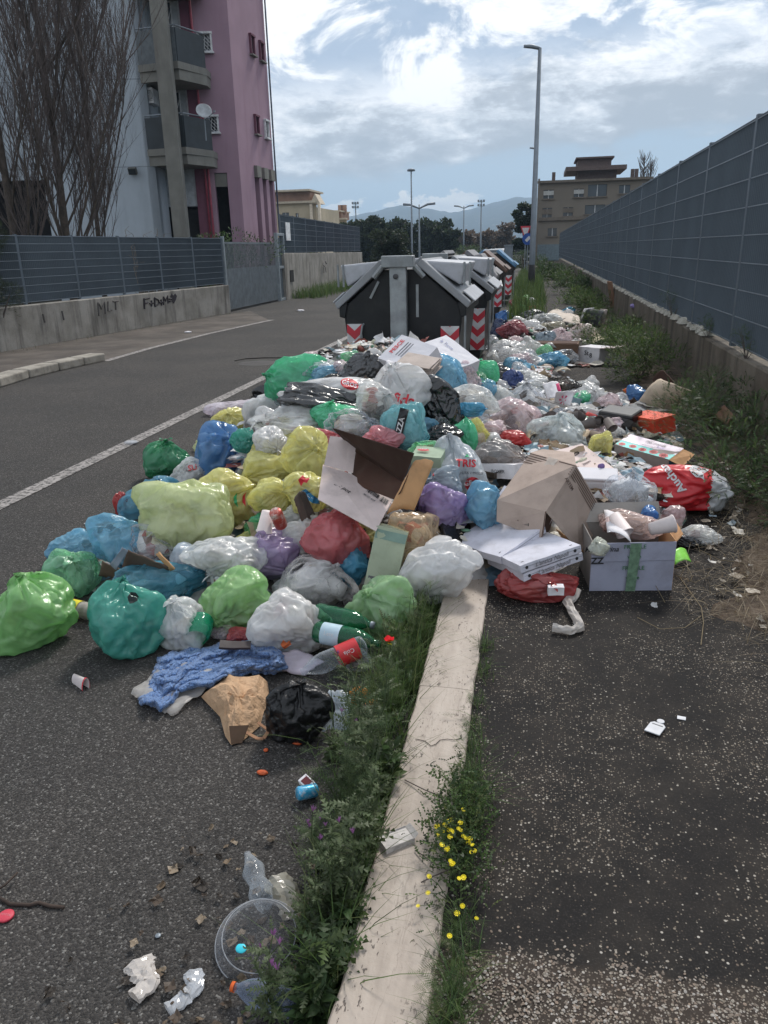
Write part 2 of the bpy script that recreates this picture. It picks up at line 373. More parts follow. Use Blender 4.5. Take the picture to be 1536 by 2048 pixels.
# pavement slab with gentle unevenness, kerb as travertine stones
def rough_sheet(name,x0,x1,ys,zf,mt,nx):
    xs=np.linspace(x0,x1,nx); v=[(x,y,zf(x,y)) for y in ys for x in xs]; n=len(xs)
    f=[(j*n+i,j*n+i+1,(j+1)*n+i+1,(j+1)*n+i) for j in range(len(ys)-1) for i in range(n-1)]
    return link(name,npmesh(name,v,np.array(f),mt,True))
ys=np.concatenate([np.arange(-2,12,.12),np.arange(12,60,1.5),[60,100]])
pv=rough_sheet('pavement',-.19,1.9,ys,lambda x,y:SWZ+.012*fbm(x*1.3,y*1.3)+.004*fbm(x*6,y*6),MATS['pavement'],26); pv['kind']='structure'
KL,KR=-.37,-.165
kerb=empty('kerb',(0,0,0)); kerb['kind']='structure'
yy=-1.6; i=0
while yy<62:
    L=2.05 if yy<8 else 2.
    b=MB(); ny=26 if yy<8 else 2; top=.1; prof=[(KL-.004,.0),(KL,top-.005),(KL+.005,top),(KL+.07,top+.001),(KR-.06,top),(KR-.004,top-.001),(KR,top-.007),(KR,0)]
    vs=[];fs=[]
    for j in range(ny+1):
        y=yy+.0012+(L-.0024)*j/ny
        for q,(x,z) in enumerate(prof):
            w=.006*fbm(y*9,i*7.7+(5 if q>3 else 0))*(1 if q in (0,1,2,5,6,7) else .2)
            vs.append((x+w,y,z+.004*fbm(y*4,x*9)))
    m_=len(prof)
    for j in range(ny):
        for q in range(m_-1): fs.append((j*m_+q,j*m_+q+1,(j+1)*m_+q+1,(j+1)*m_+q))
    fs.append(tuple(range(m_))); fs.append(tuple(range(ny*m_,ny*m_+m_))[::-1])
    b.add(vs,fs).build('kerb_stone',MATS['travertine'],kerb,False); yy+=L; i+=1
# hairline break across one kerb stone
b=MB(); pts=[]; rr=random.Random(3)
for (px,py) in [(833,1478),(850,1482),(862,1492),(872,1488),(880,1480),(895,1478),(908,1480),(924,1476)]:
    p=G(px,py,.1025); pts.append(p)
b.tube(pts,.0011,5).build('crack',mat('crack_dark',(.02,.017,.015),.9),kerb)
# painted lines
flat('bay_line',[(-3.73,-2),(-3.59,-2),(-3.59,40),(-3.73,40)],.005,MATS['road_paint'])
eg=[G(210,723),G(300,697),G(420,667),G(545,640)]
b=MB()
for a_,b_ in zip(eg[:-1],eg[1:]):
    d=Vector(b_-a_).normalized(); n=Vector((-d.y,d.x,0))*.07
    b.add([Vector(a_)+n+Vector((0,0,.006)),Vector(a_)-n+Vector((0,0,.006)),Vector(b_)-n+Vector((0,0,.006)),Vector(b_)+n+Vector((0,0,.006))],[(0,1,2,3)])
b.build('edge_line',MATS['road_paint'])['kind']='structure'
# left verge of soil and raised corner kerb
flat('verge',[tuple(G(-300,800)[:2]),tuple(G(0,765)[:2]),tuple(G(215,722)[:2]),tuple(G(420,665)[:2]),tuple(G(540,641)[:2]),tuple(G(500,622)[:2]),tuple(G(462,628)[:2]),(-9.79,13.04),(-11.5,2)],.004,mat('verge_dirt',(.085,.072,.062),.9,var=.35,vs=1.2,bs=14,bstr=.5,world=True,dirt=(.05,.038,.03),dirtamt=.6))
vk=empty('verge_kerb'); vk['kind']='structure'
A_=[G(-60,800),G(0,776),G(60,757),G(120,742),G(170,731),G(213,722)]
for a_,b_ in zip(A_[:-1],A_[1:]):
    d=(Vector(b_)-Vector(a_)); dn_=d.normalized(); n=Vector((-dn_.y,dn_.x,0))
    bb=MB(); a1=Vector(a_)+dn_*.02; b1=Vector(b_)-dn_*.01
    bb.prism([a1,b1,b1+n*.3,a1+n*.3],(0,0,.13)); bb.build('kerb_stone',mat('kerb_concrete',(.30,.275,.235),.85,dirt=(.06,.05,.04),dirtamt=.5,vs=3,world=True),vk,bevel=.02)
# manhole / patch seam in the road
b=MB(); b.tube([G(470,722,.004),G(490,718,.004),G(530,716,.004),G(575,716,.004),G(610,712,.004),G(640,703,.004),G(660,700,.004)],.012,5); b.build('road_crack',mat('crack_dark',(.02,.017,.015),.9))['kind']='structure'
b=MB(); p=G(515,726,.004); b.lathe([(0,0),(.30,0),(.31,-.003)],28,T=Matrix.Translation(Vector(p))); b.build('manhole_cover',mat('cast_iron',(.05,.047,.045),.6,metal=.4,bs=60),smooth=False)
setp(bpy.data.objects['manhole_cover'],'round dark manhole cover set into the road left of the rubbish heap','manhole cover')
# soil margin with debris on the right of the pavement
def sm(a,b,x):
    t=np.clip((x-a)/(b-a),0,1); return t*t*(3-2*t)
me_=rough_sheet('soil_margin',.72,1.9,np.concatenate([np.arange(2.2,9,.1),np.arange(9,45,.6)]),lambda x,y:SWZ-.03+.065*float(sm(0,.35,x-(.74+.15*fbm(y*1.7,3.)+(min(.42,max(0,(y-3.3))*.3) if y>3.3 else (3.3-y)*.75))))+.022*fbm(x*5,y*5),MATS['soil'],14); me_['kind']='structure'
# pebbles: aggregate band nearest the camera and loose stones
def pebbles():
    t=np.array([(1,0,0),(-1,0,0),(0,1,0),(0,-1,0),(0,0,.55),(0,0,-.3),(.7,.7,.1),(-.7,.7,.1),(.7,-.7,.1),(-.7,-.7,.1)])*.5
    f=[(0,6,4),(6,2,4),(2,7,4),(7,1,4),(1,9,4),(9,3,4),(3,8,4),(8,0,4)]
    n=21000; x=RNG.uniform(-.17,1.3,n); y=RNG.uniform(.9,1.9,n)
    edge=1.39+.03*np.sin(x*9)+RNG.normal(0,.03,n); k=(y<edge); x,y=x[k],y[k]
    n2=350; x2=RNG.uniform(-.16,1.5,n2); y2=RNG.uniform(1.4,4.5,n2)
    k=np.array([fbm(a*1.5,b_*1.5)>.0-.25*random.random() for a,b_ in zip(x2,y2)]); x2,y2=x2[k],y2[k]
    xs=np.r_[x,x2]; ys_=np.r_[y,y2]; n=len(xs)
    z=np.array([SWZ+.012*fbm(a*1.3,b_*1.3)+.004*fbm(a*6,b_*6)+.0005 for a,b_ in zip(xs,ys_)])
    s=np.where(np.arange(n)<len(x),RNG.uniform(.0045,.009,n),RNG.uniform(.003,.007,n)); S3=np.stack([s,s*RNG.uniform(.55,.9,n),s*.55],1)
    cols=pick([(.16,.125,.10),(.23,.20,.165),(.11,.085,.065),(.30,.275,.25),(.18,.13,.095)],n)
    o=link('pebbles',scatter(t,f,np.c_[xs,ys_,z],randrot(n,.12),S3,'pebbles',vcmat('pebble',.6),cols,True)); setp(o,'pale pebbles bedded in the dark pavement surface','gravel',kind='stuff')
pebbles()
# ================================================================ boundary walls and grating fences
GREY=mat('galv_fence',(.105,.13,.155),.5,.5,metal=.35,var=.1,bs=30,bstr=.1,world=True,vs=1)
GREYL=mat('galv_rod',(.22,.25,.28),.45,.5,metal=.4,var=.1,world=True)
def grating(L,Hh,depthd,pitch=.062,rod=.132,name='grating_panel',side=1):
    """one welded panel in local x (along) / z (up): deep vertical flats and horizontal rods"""
    b=MB(); n=int(L/pitch)
    for i in range(n+1): b.box((i*pitch,0,Hh/2),(.004,depthd,Hh))
    k=int(Hh/rod)
    for j in range(k+1): b.box((L/2,side*(depthd/2+.003),min(Hh-.01,.01+j*rod)),(L,.006,.009),1)
    b.box((L/2,0,Hh-.004),(L,depthd+.004,.008)); b.box((L/2,0,.004),(L,depthd+.004,.008))
    me=bpy.data.meshes.new(name); me.from_pydata(b.v,[],b.f); me.materials.append(GREY); me.materials.append(GREYL); me.polygons.foreach_set('material_index',b.mi); me.update(); return me
def fence(name,A,B,z0,z1,bay,dep,label,post=.06,rod=.21,side=1,pitch=.062):
    A=Vector((A[0],A[1],0)); B=Vector((B[0],B[1],0)); L=(B-A).length; ang=math.atan2(B.y-A.y,B.x-A.x); n=max(1,round(L/bay)); bl=L/n
    r=empty(name,(A.x,A.y,z0),ang); setp(r,label,'fence')
    me=grating(bl-post-.01,z1-z0-.05,dep,rod=rod,side=side,pitch=pitch); pb=MB().box((0,0,(z1-z0)/2),(post,.05,z1-z0)); pm=None
    for i in range(n+1):
        if pm is None:
            o=pb.build('post',GREY,r); pm=o.data
        else: o=link('post',pm,r)
        o.location=(i*bl,0,0)
        if i<n: link('grating_panel',me,r,(i*bl+post/2+.005,0,.03))
    return r
def wall(name,A,B,h0,h1,th,mt,label,cap=None,wob=.006,zb=-.02):
    """masonry wall from A to B with slightly uneven face"""
    A=Vector((A[0],A[1],0)); B=Vector((B[0],B[1],0)); L=(B-A).length; d=(B-A)/L; nn=Vector((-d.y,d.x,0)); k=max(2,int(L/.5)); vs=[];fs=[]
    for i in range(k+1):
        p=A+d*(L*i/k); h=h0+(h1-h0)*i/k+.006*fbm(i*.7,1)
        for o_,z in ((0,zb),(0,h*.5),(0,h-.015),(.015,h),(th-.015,h),(th,h-.015),(th,zb)):
            vs.append(p+nn*(o_+wob*fbm(i*.9,z*3))+Vector((0,0,z)))
    for i in range(k):
        for q in range(6): fs.append((i*7+q,i*7+q+1,(i+1)*7+q+1,(i+1)*7+q))
    fs.append(tuple(range(7))); fs.append(tuple(range(k*7,k*7+7))[::-1])
    o=MB().add(vs,fs).build(name,mt); setp(o,label,'wall'); return o
# right: dark stained retaining wall and tall dense fence (a step in height halfway)
WX=1.82
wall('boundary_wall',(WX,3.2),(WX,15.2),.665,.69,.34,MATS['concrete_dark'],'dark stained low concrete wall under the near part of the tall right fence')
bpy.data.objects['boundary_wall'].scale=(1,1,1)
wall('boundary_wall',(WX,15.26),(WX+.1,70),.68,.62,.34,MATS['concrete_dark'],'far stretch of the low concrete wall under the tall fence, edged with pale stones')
# walls were swept to the left of their direction: shift them to stand beyond the face line
for o in [x for x in COL.objects if x.name.startswith('boundary_wall')]: o.location.x=.34
fence('tall_fence',(WX+.06,4.0),(WX+.22,74.),.70,2.70,1.98,.034,'tall grey steel grating fence on the dark wall right of the pavement',post=.07,rod=.24)
# left: low pale wall with fence, gate, and second stretch beyond it
w=wall('garden_wall',(-10.6,6.),(-8.82,22.27),.80,.785,+.22,MATS['concrete_light'],'pale stained garden wall with black graffiti left of the road')
fence('garden_fence',(-10.72,6.0),(-8.93,22.2),.80,2.10,1.66,.05,'grey horizontal-ribbed grating fence on the graffiti wall before the white and pink building',side=-1,pitch=.05,rod=.155)
wall('garden_wall',(-8.87,27.97),(-9.95,46.3),1.62,1.55,.22,MATS['concrete_light'],'pale rendered wall beyond the metal gate, with a small dark vent hole')
fence('garden_fence',(-8.98,28.0),(-10.06,46.2),1.6,2.95,2.0,.05,'grey grating fence on the taller wall beyond the gate',side=-1,pitch=.08)
# vent hole, small sign, faint scrawl on far wall
o=MB().box((0,0,0),(.02,.42,.42)).build('vent_hole',mat('dark_void',(.015,.014,.013),.9),loc=AX(584,552,-8.9)); setp(o,'small dark square vent opening in the pale wall beyond the gate','vent')
o=MB().box((0,0,0),(.02,.5,.62)).build('notice_sign',mat('white_paint',(.75,.75,.75),.5),loc=AX(576,463,-8.92)); setp(o,'small white notice board fixed to the far end fence beside the gate','sign')
SCR=mat('graffiti',(.02,.015,.02),.7)
def text(s,name,mt,size,parent=None,loc=(0,0,0),R=None,ex=.0,bold=.0,align='CENTER',shear=0):
    cu=bpy.data.curves.new(name,'FONT'); cu.body=s; cu.size=size; cu.extrude=ex; cu.offset=bold*size; cu.align_x=align; cu.align_y='CENTER'; cu.shear=shear; cu.resolution_u=2
    cu.materials.append(mt); to=bpy.data.objects.new('t',cu); COL.objects.link(to); dg=bpy.context.evaluated_depsgraph_get(); tm=bpy.data.meshes.new_from_object(to.evaluated_get(dg)); bpy.data.objects.remove(to); bpy.data.curves.remove(cu)
    tm.name=name; o=bpy.data.objects.new(name,tm); COL.objects.link(o)
    if R is None: o.location=loc
    else: o.matrix_local=Matrix.Translation(Vector(loc))@R.to_4x4()
    if parent is not None: o.parent=parent
    return o
def basis(xd,yd):
    x=Vector(xd).normalized(); z=x.cross(Vector(yd)).normalized(); y=z.cross(x); return Matrix((x,y,z)).transposed()
# graffiti F+D+M=(heart): brush strokes on the garden wall
def onwall(px,py,off=.012):
    A=np.array([-10.6,6.]);B=np.array([-8.82,22.27]); n=np.array([(B-A)[1],-(B-A)[0]]); n=n/np.linalg.norm(n); A=A+n*off
    d=ray(px,py); t=(n@A)/(n@d[:2]); return CAMP+d*t
gw=bpy.data.objects['garden_wall']
st=[[(288,597),(289,618)],[(288,598),(299,596)],[(288,607),(296,605)],[(299,607),(307,606)],[(303,601),(303,613)],[(309,596),(310,613)],[(309,596),(317,600),(318,607),(310,613)],[(319,605),(326,604)],[(322,599),(323,611)],[(327,610),(327,594),(331,602),(335,592),(336,607)],[(338,598),(343,597)],[(338,603),(343,602)]]
b=MB()
for s in st: b.tube([onwall(*p) for p in s],.022,5)
hp=[onwall(*p) for p in [(346,592),(343,587),(341,592),(343,600),(347,607),(351,600),(353,592),(350,587)]]
b.prism(hp,(.012,0,0))
o=b.build('graffiti',SCR,gw)
b=MB()
for s in [[(196,605),(198,632)],[(198,607),(203,618),(209,604),(211,628)],[(216,603),(216,622),(224,620)],[(231,603),(232,620)],[(226,603),(237,602)],[(124,622),(128,640)],[(86,628),(90,645)]]: b.tube([onwall(*p) for p in s],.016,5)
b.build('graffiti',mat('graffiti_faded',(.10,.09,.085),.8),gw)
b=MB()
fw=bpy.data.objects['garden_wall.001']
for s in [[(646,528),(650,522),(653,528),(649,534),(646,530)],[(648,535),(648,546)],[(651,534),(652,545)]]: b.tube([AX(x,y,-9.2+(-.0)) for x,y in s],.02,4)
b.build('graffiti',mat('graffiti_faded',(.10,.09,.085),.8),fw)
# gate: sliding leaf of vertical bars with solid lower sheet, box-section posts
gt=empty('metal_gate',(-8.9,22.3,0),math.atan2(5.4,-.05)); setp(gt,'grey metal driveway gate of vertical bars with solid lower sheet between the two walls','gate')
gm=mat('gate_grey',(.15,.17,.185),.5,.5,metal=.3,world=True)
L=5.2
for i in range(44):
    MB().box((.15+i*.108,0,1.02),(.022,.022,1.86)).build('bar',gm,gt) if i==0 else link('bar',bpy.data.objects['bar'].data,gt,(i*.108,0,0))
MB().box((L/2-.1,0,.62),(L-.4,.012,1.1)).build('lower_sheet',gm,gt)
b=MB()
for z in (.1,1.2,1.95): b.box((L/2-.1,.018,z),(L-.3,.05,.06))
b.build('rail',gm,gt)
b=MB()
b.box((L-.12,-.0,1.15),(.10,.12,2.3)); b.box((L+.62,0,1.15),(.10,.12,2.3))
for z in (.05,1.15,2.25): b.box((L+.25,0,z),(.64,.10,.09))
b.build('gate_frame',mat('gate_grey2',(.26,.29,.31),.45,.5,metal=.3,world=True),gt,bevel=.01)
MB().box((L+.25,.03,1.1),(.6,.012,2.1)).build('mesh_sheet',mat('gate_mesh',(.10,.12,.135),.6,world=True),gt)
MB().box((-.02,.0,1.05),(.09,.09,2.15)).build('gate_post',mat('gate_grey2',(.3,.33,.35)),gt,bevel=.008)
# pale stones sitting along the wall top, spilled mortar
b=MB(); rr=random.Random(5)
for i in range(70):
    y=9.+i*.33+rr.random()*.1; s=.03+.05*rr.random()
    b.add([(WX+.05+s*q[0]*(.7+.6*rr.random()),y+s*q[1]*1.4,.69+s*q[2]*.7*(.6+.8*rr.random())) for q in [(-1,-1,0),(1,-1,0),(1,1,0),(-1,1,0),(-.6,-.5,1),(.6,-.6,1),(.5,.6,1),(-.6,.6,1)]],[(0,1,5,4),(1,2,6,5),(2,3,7,6),(3,0,4,7),(4,5,6,7)])
o=b.build('rubble',mat('pale_rubble',(.36,.34,.29),.9,vs=20,world=True),smooth=False); setp(o,'pale mortar lumps strewn along the top of the wall under the tall fence','rubble',kind='stuff')
# ================================================================ the white and pink block of flats
U=Vector((.983,.184,0)); VN=Vector((.184,-.983,0)); C0=Vector((-13.62,28.3,0))
bld=empty('apartment_block',tuple(C0)); setp(bld,'tall block of flats with pale grey end wall and pink tower behind the graffiti wall','building')
bld.rotation_euler=(0,0,math.atan2(U.y,U.x))
HT=14.
# local frame: x along U, y into the building (-VN), z up
WHT=mat('render_white',(.42,.47,.52),.85,.25,var=.07,vs=.7,bs=18,world=True,dirt=(.24,.27,.30),dirtamt=.4,streak=True,bd=.008)
PNK=mat('render_pink',(.34,.225,.28),.85,.25,var=.07,vs=.8,bs=18,world=True,dirt=(.22,.12,.17),dirtamt=.35,streak=True,bd=.008)
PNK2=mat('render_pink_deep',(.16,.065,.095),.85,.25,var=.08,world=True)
CON=mat('fair_concrete',(.20,.195,.175),.8,.3,var=.12,vs=1.5,world=True,dirt=(.12,.11,.10),dirtamt=.5,streak=True,bd=.008)
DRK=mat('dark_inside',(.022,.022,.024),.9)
def wallrect(b,p0,p1,z0,z1,holes,th=.3,mi=0):
    """wall between local points with rectangular holes (u0,u1,za,zb) in metres along it"""
    p0=Vector((*p0,0));p1=Vector((*p1,0)); L=(p1-p0).length; d=(p1-p0)/L; n=Vector((-d.y,d.x,0))
    us=sorted({0,L,*[h[0] for h in holes],*[h[1] for h in holes]}); zs=sorted({z0,z1,*[h[2] for h in holes],*[h[3] for h in holes]})
    for i in range(len(us)-1):
        run=None
        for j in range(len(zs)-1):
            u=(us[i]+us[i+1])/2; z=(zs[j]+zs[j+1])/2
            inh=any(h[0]<u<h[1] and h[2]<z<h[3] for h in holes)
            if inh: continue
            a=p0+d*us[i]; e_=p0+d*us[i+1]
            b.prism([a+Vector((0,0,zs[j])),e_+Vector((0,0,zs[j])),e_+n*th+Vector((0,0,zs[j])),a+n*th+Vector((0,0,zs[j]))],(0,0,zs[j+1]-zs[j]),mi)
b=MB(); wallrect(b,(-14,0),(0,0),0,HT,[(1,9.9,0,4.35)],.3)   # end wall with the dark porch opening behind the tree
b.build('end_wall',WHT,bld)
b=MB(); wallrect(b,(0,0),(0,1.3),0,HT,[],.3); b.build('return_wall',WHT,bld)
b=MB(); wallrect(b,(0,1.3),(1.75,1.3),3.4,HT,[(.15,.85,5.2,7.35),(1.05,1.6,5.2,7.35),(.15,.85,8.05,10.2),(1.05,1.6,8.05,10.2),(.15,.85,10.9,13.),(1.05,1.6,10.9,13.)],.25); b.build('balcony_wall',mat('render_grey',(.36,.38,.4),.85,world=True),bld)
WF=mat('white_frame',(.62,.63,.64),.5); GLS=None
m,g,o_=newmat('window_glass'); p=princ(g,(.04,.05,.06),.12,.6); g.link(p.outputs[0],o_.inputs[0]); GLS=m; MATS['window_glass']=m
def lattice(w,h,n,r,y0):
    b=MB(); 
    for k in range(-n,n+1):
        for s_ in (1,-1):
            # diagonal bar clipped to the rectangle
            pts=[]
            cc_=k*w/n
            for t in np.linspace(0,1,40):
                z=t*h; x=(cc_+s_*z*(w/n)*(n/ (h/w) if False else 1)*1.0) if s_>0 else (w-cc_-z)
                if 0<=x<=w: pts.append((x,z))
            if len(pts)>1: b.tube([(pts[0][0],y0,pts[0][1]),(pts[-1][0],y0,pts[-1][1])],r,4,cap=False)
    return b
# french windows with diamond lattice
for zz in (5.2,8.05,10.9):
    for (u0,u1) in ((.15,.85),(1.05,1.6)):
        w_=u1-u0; b=MB(); h_=2.15 if zz<10 else 2.1
        for x in (.03,w_-.03): b.box((x,0,h_/2),(.06,.08,h_))
        for z in (.03,h_-.03): b.box((w_/2,0,z),(w_,.08,.06))
        fr=b.build('window',WF,bld,loc=(u0,1.36,zz)); MB().box((w_/2,.05,h_/2),(w_-.1,.02,h_-.1)).build('pane',GLS,fr)
        lt=lattice(w_,h_,2,.012,-.03).build('lattice',WF,fr)
# balconies: angled front slab with dark glass/metal parapet
BD=mat('parapet_dark',(.028,.036,.042),.55,.4,var=.2,vs=2,world=True)
BG=mat('parapet_grey',(.11,.125,.135),.6,world=True)
for zi,zz in enumerate((5.0,7.65,10.45)):
    pl=[(-.15,-.25),(1.35,-.75),(2.05,.55),(2.05,1.25),(.02,1.25),(.02,.0)]
    b=MB(); b.prism([(x,y,zz-.0) for x,y in pl],(0,0,.22)); b.prism([(x*.98+.02,y*.9+.03,zz-.32) for x,y in pl],(0,0,.32)); b.build('balcony_slab',CON,bld)
    pz=zz+.22; b=MB()
    for i,(a_,b_) in enumerate(((0,1),(1,2))):
        A1=Vector((*pl[a_],pz));B1=Vector((*pl[b_],pz)); d=(B1-A1).normalized(); n=Vector((-d.y,d.x,0))*.04
        A1+=d*.03;B1-=d*.03
        bb=MB().prism([A1,B1,B1+n,A1+n],(0,0,1.0)); bb.build('parapet',BD if (zi==0 or i==1) else BG,bld)
        bb=MB().tube([A1+Vector((0,0,1.07))+n/2,B1+Vector((0,0,1.07))+n/2],.025,6); bb.build('handrail',GREYL,bld)
JT=mat('joint_dark',(.26,.29,.32),.9)
for zz in (4.7,7.5,10.3): MB().box((-6.9,-.003,zz),(14.,.006,.03)).build('wall_joint',JT,bld)
# tall concrete fin column
MB().box((.95,-.95,HT/2),(.50,.42,HT)).build('column',CON,bld,bevel=.02)
# pink tower: face towards the street corner (A) and face along the road (B)
aA=Vector((1.75,1.0)); 
LA=1.55 
A0=(1.72+.0,-.2); A1=(3.12,-.2)
# solve the corner so that it meets the road face
def loc2(pw): q=Vector((pw[0],pw[1],0))-C0; return (q.dot(U),q.dot(-VN))
cB0=loc2((-11.1,30.15)); cB1=loc2((-11.1,34.25)); cA=loc2((-12.75,29.75))
winA=[]
bA=MB(); La=math.dist(cA,cB0)
hA=[(.62,1.00,8.58,9.12),(.62,1.00,5.95,6.45),(.62,1.00,11.3,11.9),(.72,1.2,0,4.55)]
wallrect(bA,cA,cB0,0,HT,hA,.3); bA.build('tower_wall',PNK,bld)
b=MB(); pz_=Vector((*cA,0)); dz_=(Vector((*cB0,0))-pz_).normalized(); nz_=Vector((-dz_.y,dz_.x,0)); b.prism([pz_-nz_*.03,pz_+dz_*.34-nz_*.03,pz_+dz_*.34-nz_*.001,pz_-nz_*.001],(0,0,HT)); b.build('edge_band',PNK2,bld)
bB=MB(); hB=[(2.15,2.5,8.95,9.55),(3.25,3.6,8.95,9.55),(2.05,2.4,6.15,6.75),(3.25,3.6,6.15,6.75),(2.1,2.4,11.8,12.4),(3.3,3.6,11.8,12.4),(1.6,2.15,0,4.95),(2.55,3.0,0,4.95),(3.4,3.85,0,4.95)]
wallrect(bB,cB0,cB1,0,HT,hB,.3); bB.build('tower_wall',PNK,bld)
def onseg(c0,c1,u,y,z):
    d=(Vector(c1)-Vector(c0)).normalized(); n=Vector((-d.y,d.x)); p=Vector(c0)+d*u+n*y; return (p.x,p.y,z)
def win(c0,c1,h,white=True,grid=True):
    u0,u1,z0,z1=h; d=(Vector(c1)-Vector(c0)); ang=math.atan2(d.y,d.x); w_=u1-u0;h_=z1-z0
    o=MB()
    for x in (-.03,w_+.03): o.box((x,-.03,h_/2),(.06,.1,h_+.12))
    for z in (-.04,h_+.03): o.box((w_/2,-.04,z),(w_+.16,.14,.07))
    fr=o.build('window',WF if white else PNK2,bld); fr.location=onseg(c0,c1,u0,0,z0); fr.rotation_euler=(0,0,ang)
    MB().box((w_/2,.14,h_/2),(w_,.02,h_)).build('pane',GLS,fr)
    if white: lattice(w_,h_,3,.010,.02).build('lattice',WF,fr)
    MB().box((w_/2,-.07,-.06),(w_+.22,.16,.05)).build('sill',CON if not white else WF,fr)
for h in hA[:3]: win(cA,cB0,h)
for i,h in enumerate(hB[:6]): win(cB0,cB1,h,white=(i==3))
# dark recess behind the ground-floor slots, upper lintels, drain pipes, corner pipe
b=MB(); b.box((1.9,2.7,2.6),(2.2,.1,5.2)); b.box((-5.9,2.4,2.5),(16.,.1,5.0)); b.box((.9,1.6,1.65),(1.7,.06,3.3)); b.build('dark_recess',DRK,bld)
for h in hB[6:]:
    b=MB(); p=onseg(cB0,cB1,(h[0]+h[1])/2,.12,4.72); 
    b.box(p,(.5,.5,.42),R=Matrix.Rotation(math.atan2(cB1[1]-cB0[1],cB1[0]-cB0[0]),3,'Z')); b.build('lintel',CON,bld)
b=MB(); p=onseg(cA,cB0,.96,.12,4.3); b.box(p,(.46,.12,.46)); b.build('lintel',CON,bld)
def pipe(u,y,c0,c1,mt_,r=.045,z1=HT): 
    p=onseg(c0,c1,u,y,0); return MB().tube([(p[0],p[1],0),(p[0],p[1],z1)],r,8).build('downpipe',mt_,bld,True)
PR=mat('pipe_red',(.30,.06,.09),.6)
pipe(.40,-.08,cA,cB0,PR); pipe(.52,-.08,cA,cB0,PR,z1=6.9); pipe(4.14,-.07,cB0,cB1,mat('pipe_grey',(.08,.10,.14),.5),.035)
# concrete shell so that the block is closed from other sides, and roof
b=MB(); b.box((-5.2,7.,HT+.15),(18.2,13.4,.3)); b.build('roof',CON,bld)
b=MB(); wallrect(b,(cB1[0]-.05,cB1[1]+.01),(cB1[0]-1.6,14),0,HT,[],.3); b.build('rear_wall',PNK,bld); b=MB(); wallrect(b,(-14,14),(-14,0),0,HT,[],.3); b.build('far_end_wall',WHT,bld)
# air conditioner, satellite dish, floodlight, railing box, aerial stubs
def wl(x,y,z): return tuple(C0+U*x-VN*y+Vector((0,0,z)))
zr=math.atan2(U.y,U.x)
ac=empty('air_conditioner',wl(.02,.45,6.75),zr); setp(ac,'white air conditioner box mounted under the upper balcony','air conditioner')
MB().box((.0,0,.25),(.32,.72,.5)).build('casing',WF,ac,bevel=.015); b=MB()
for k in range(7): b.box((.0,-.37,.08+k*.055),(.26,.02,.02))
b.build('grille',mat('ac_grille',(.25,.26,.27),.5),ac)
MB().lathe([(.02,0),(.15,0),(.16,.01),(.15,.02)],18,T=TR((0,-.375,.26),(90,0,0))).build('fan_ring',mat('ac_grille',(.25,.26,.27)),ac)
sdh=empty('satellite_dish',wl(2.0,-.35,6.35),zr); setp(sdh,'pale satellite dish on the lower balcony beside the pink tower','satellite dish')
MB().lathe([(0,.0),(.12,.012),(.24,.045),(.34,.10),(.345,.105),(.33,.105),(.24,.055),(.12,.022),(0,.01)],28,T=TR((0,0,.0),(62,0,20),s=.8)).build('dish',mat('dish_grey',(.38,.40,.42),.5),sdh,True)
b=MB(); b.tube([(0,0,-.9),(0,.03,-.05)],.022,6); b.tube([(0,0,-.25),(.42,-.28,-.05)],.012,5); b.box((.43,-.3,-.03),(.06,.09,.06)); b.build('mast',GREYL,sdh)
fl=empty('floodlight',wl(-.78,-.05,4.55),zr); setp(fl,'small dark floodlight fixed to the pale end wall','lamp')
MB().box((0,-.12,0),(.30,.14,.24),R=Matrix.Rotation(.5,3,'X')).build('housing',mat('lamp_dark',(.10,.10,.09),.5),fl,bevel=.015); MB().box((0,.02,.1),(.06,.14,.1)).build('bracket',GREYL,fl)
MB().box((0,-.2,-.04),(.24,.012,.18),R=Matrix.Rotation(.5,3,'X')).build('lens',GLS,fl)
# ================================================================ rubbish containers
BLK=mat('bin_black',(.009,.010,.012),.45,.4,var=.25,vs=3,bs=60,bstr=.15,dirt=(.05,.048,.045),dirtamt=.3)
BRN=mat('bin_brown',(.07,.038,.028),.5,.4,var=.2,dirt=(.12,.1,.08),dirtamt=.3); BLU=mat('bin_blue',(.03,.09,.19),.45,.4,dirt=(.12,.13,.14),dirtamt=.3)
LID=mat('lid_grey',(.27,.28,.295),.5,.4,var=.12,vs=2,dirt=(.17,.165,.155),dirtamt=.55); WLID=mat('lid_white',(.42,.43,.46),.45,.4,var=.08,dirt=(.3,.29,.27),dirtamt=.4)
GAL=mat('galvanised',(.30,.32,.33),.48,.5,metal=.55,var=.25,vs=5,bs=30,dirt=(.2,.2,.19),dirtamt=.5)
LBR=mat('lid_brown',(.13,.075,.055),.5,.4,dirt=(.2,.17,.15)); LBL=mat('lid_blue',(.10,.22,.36),.45,.4); 
RED=mat('refl_red',(.52,.03,.05),.4,.5,var=.1,dirt=(.2,.12,.1),dirtamt=.3); WHR=mat('refl_white',(.60,.60,.61),.4,.5,var=.06,dirt=(.3,.28,.26),dirtamt=.4)
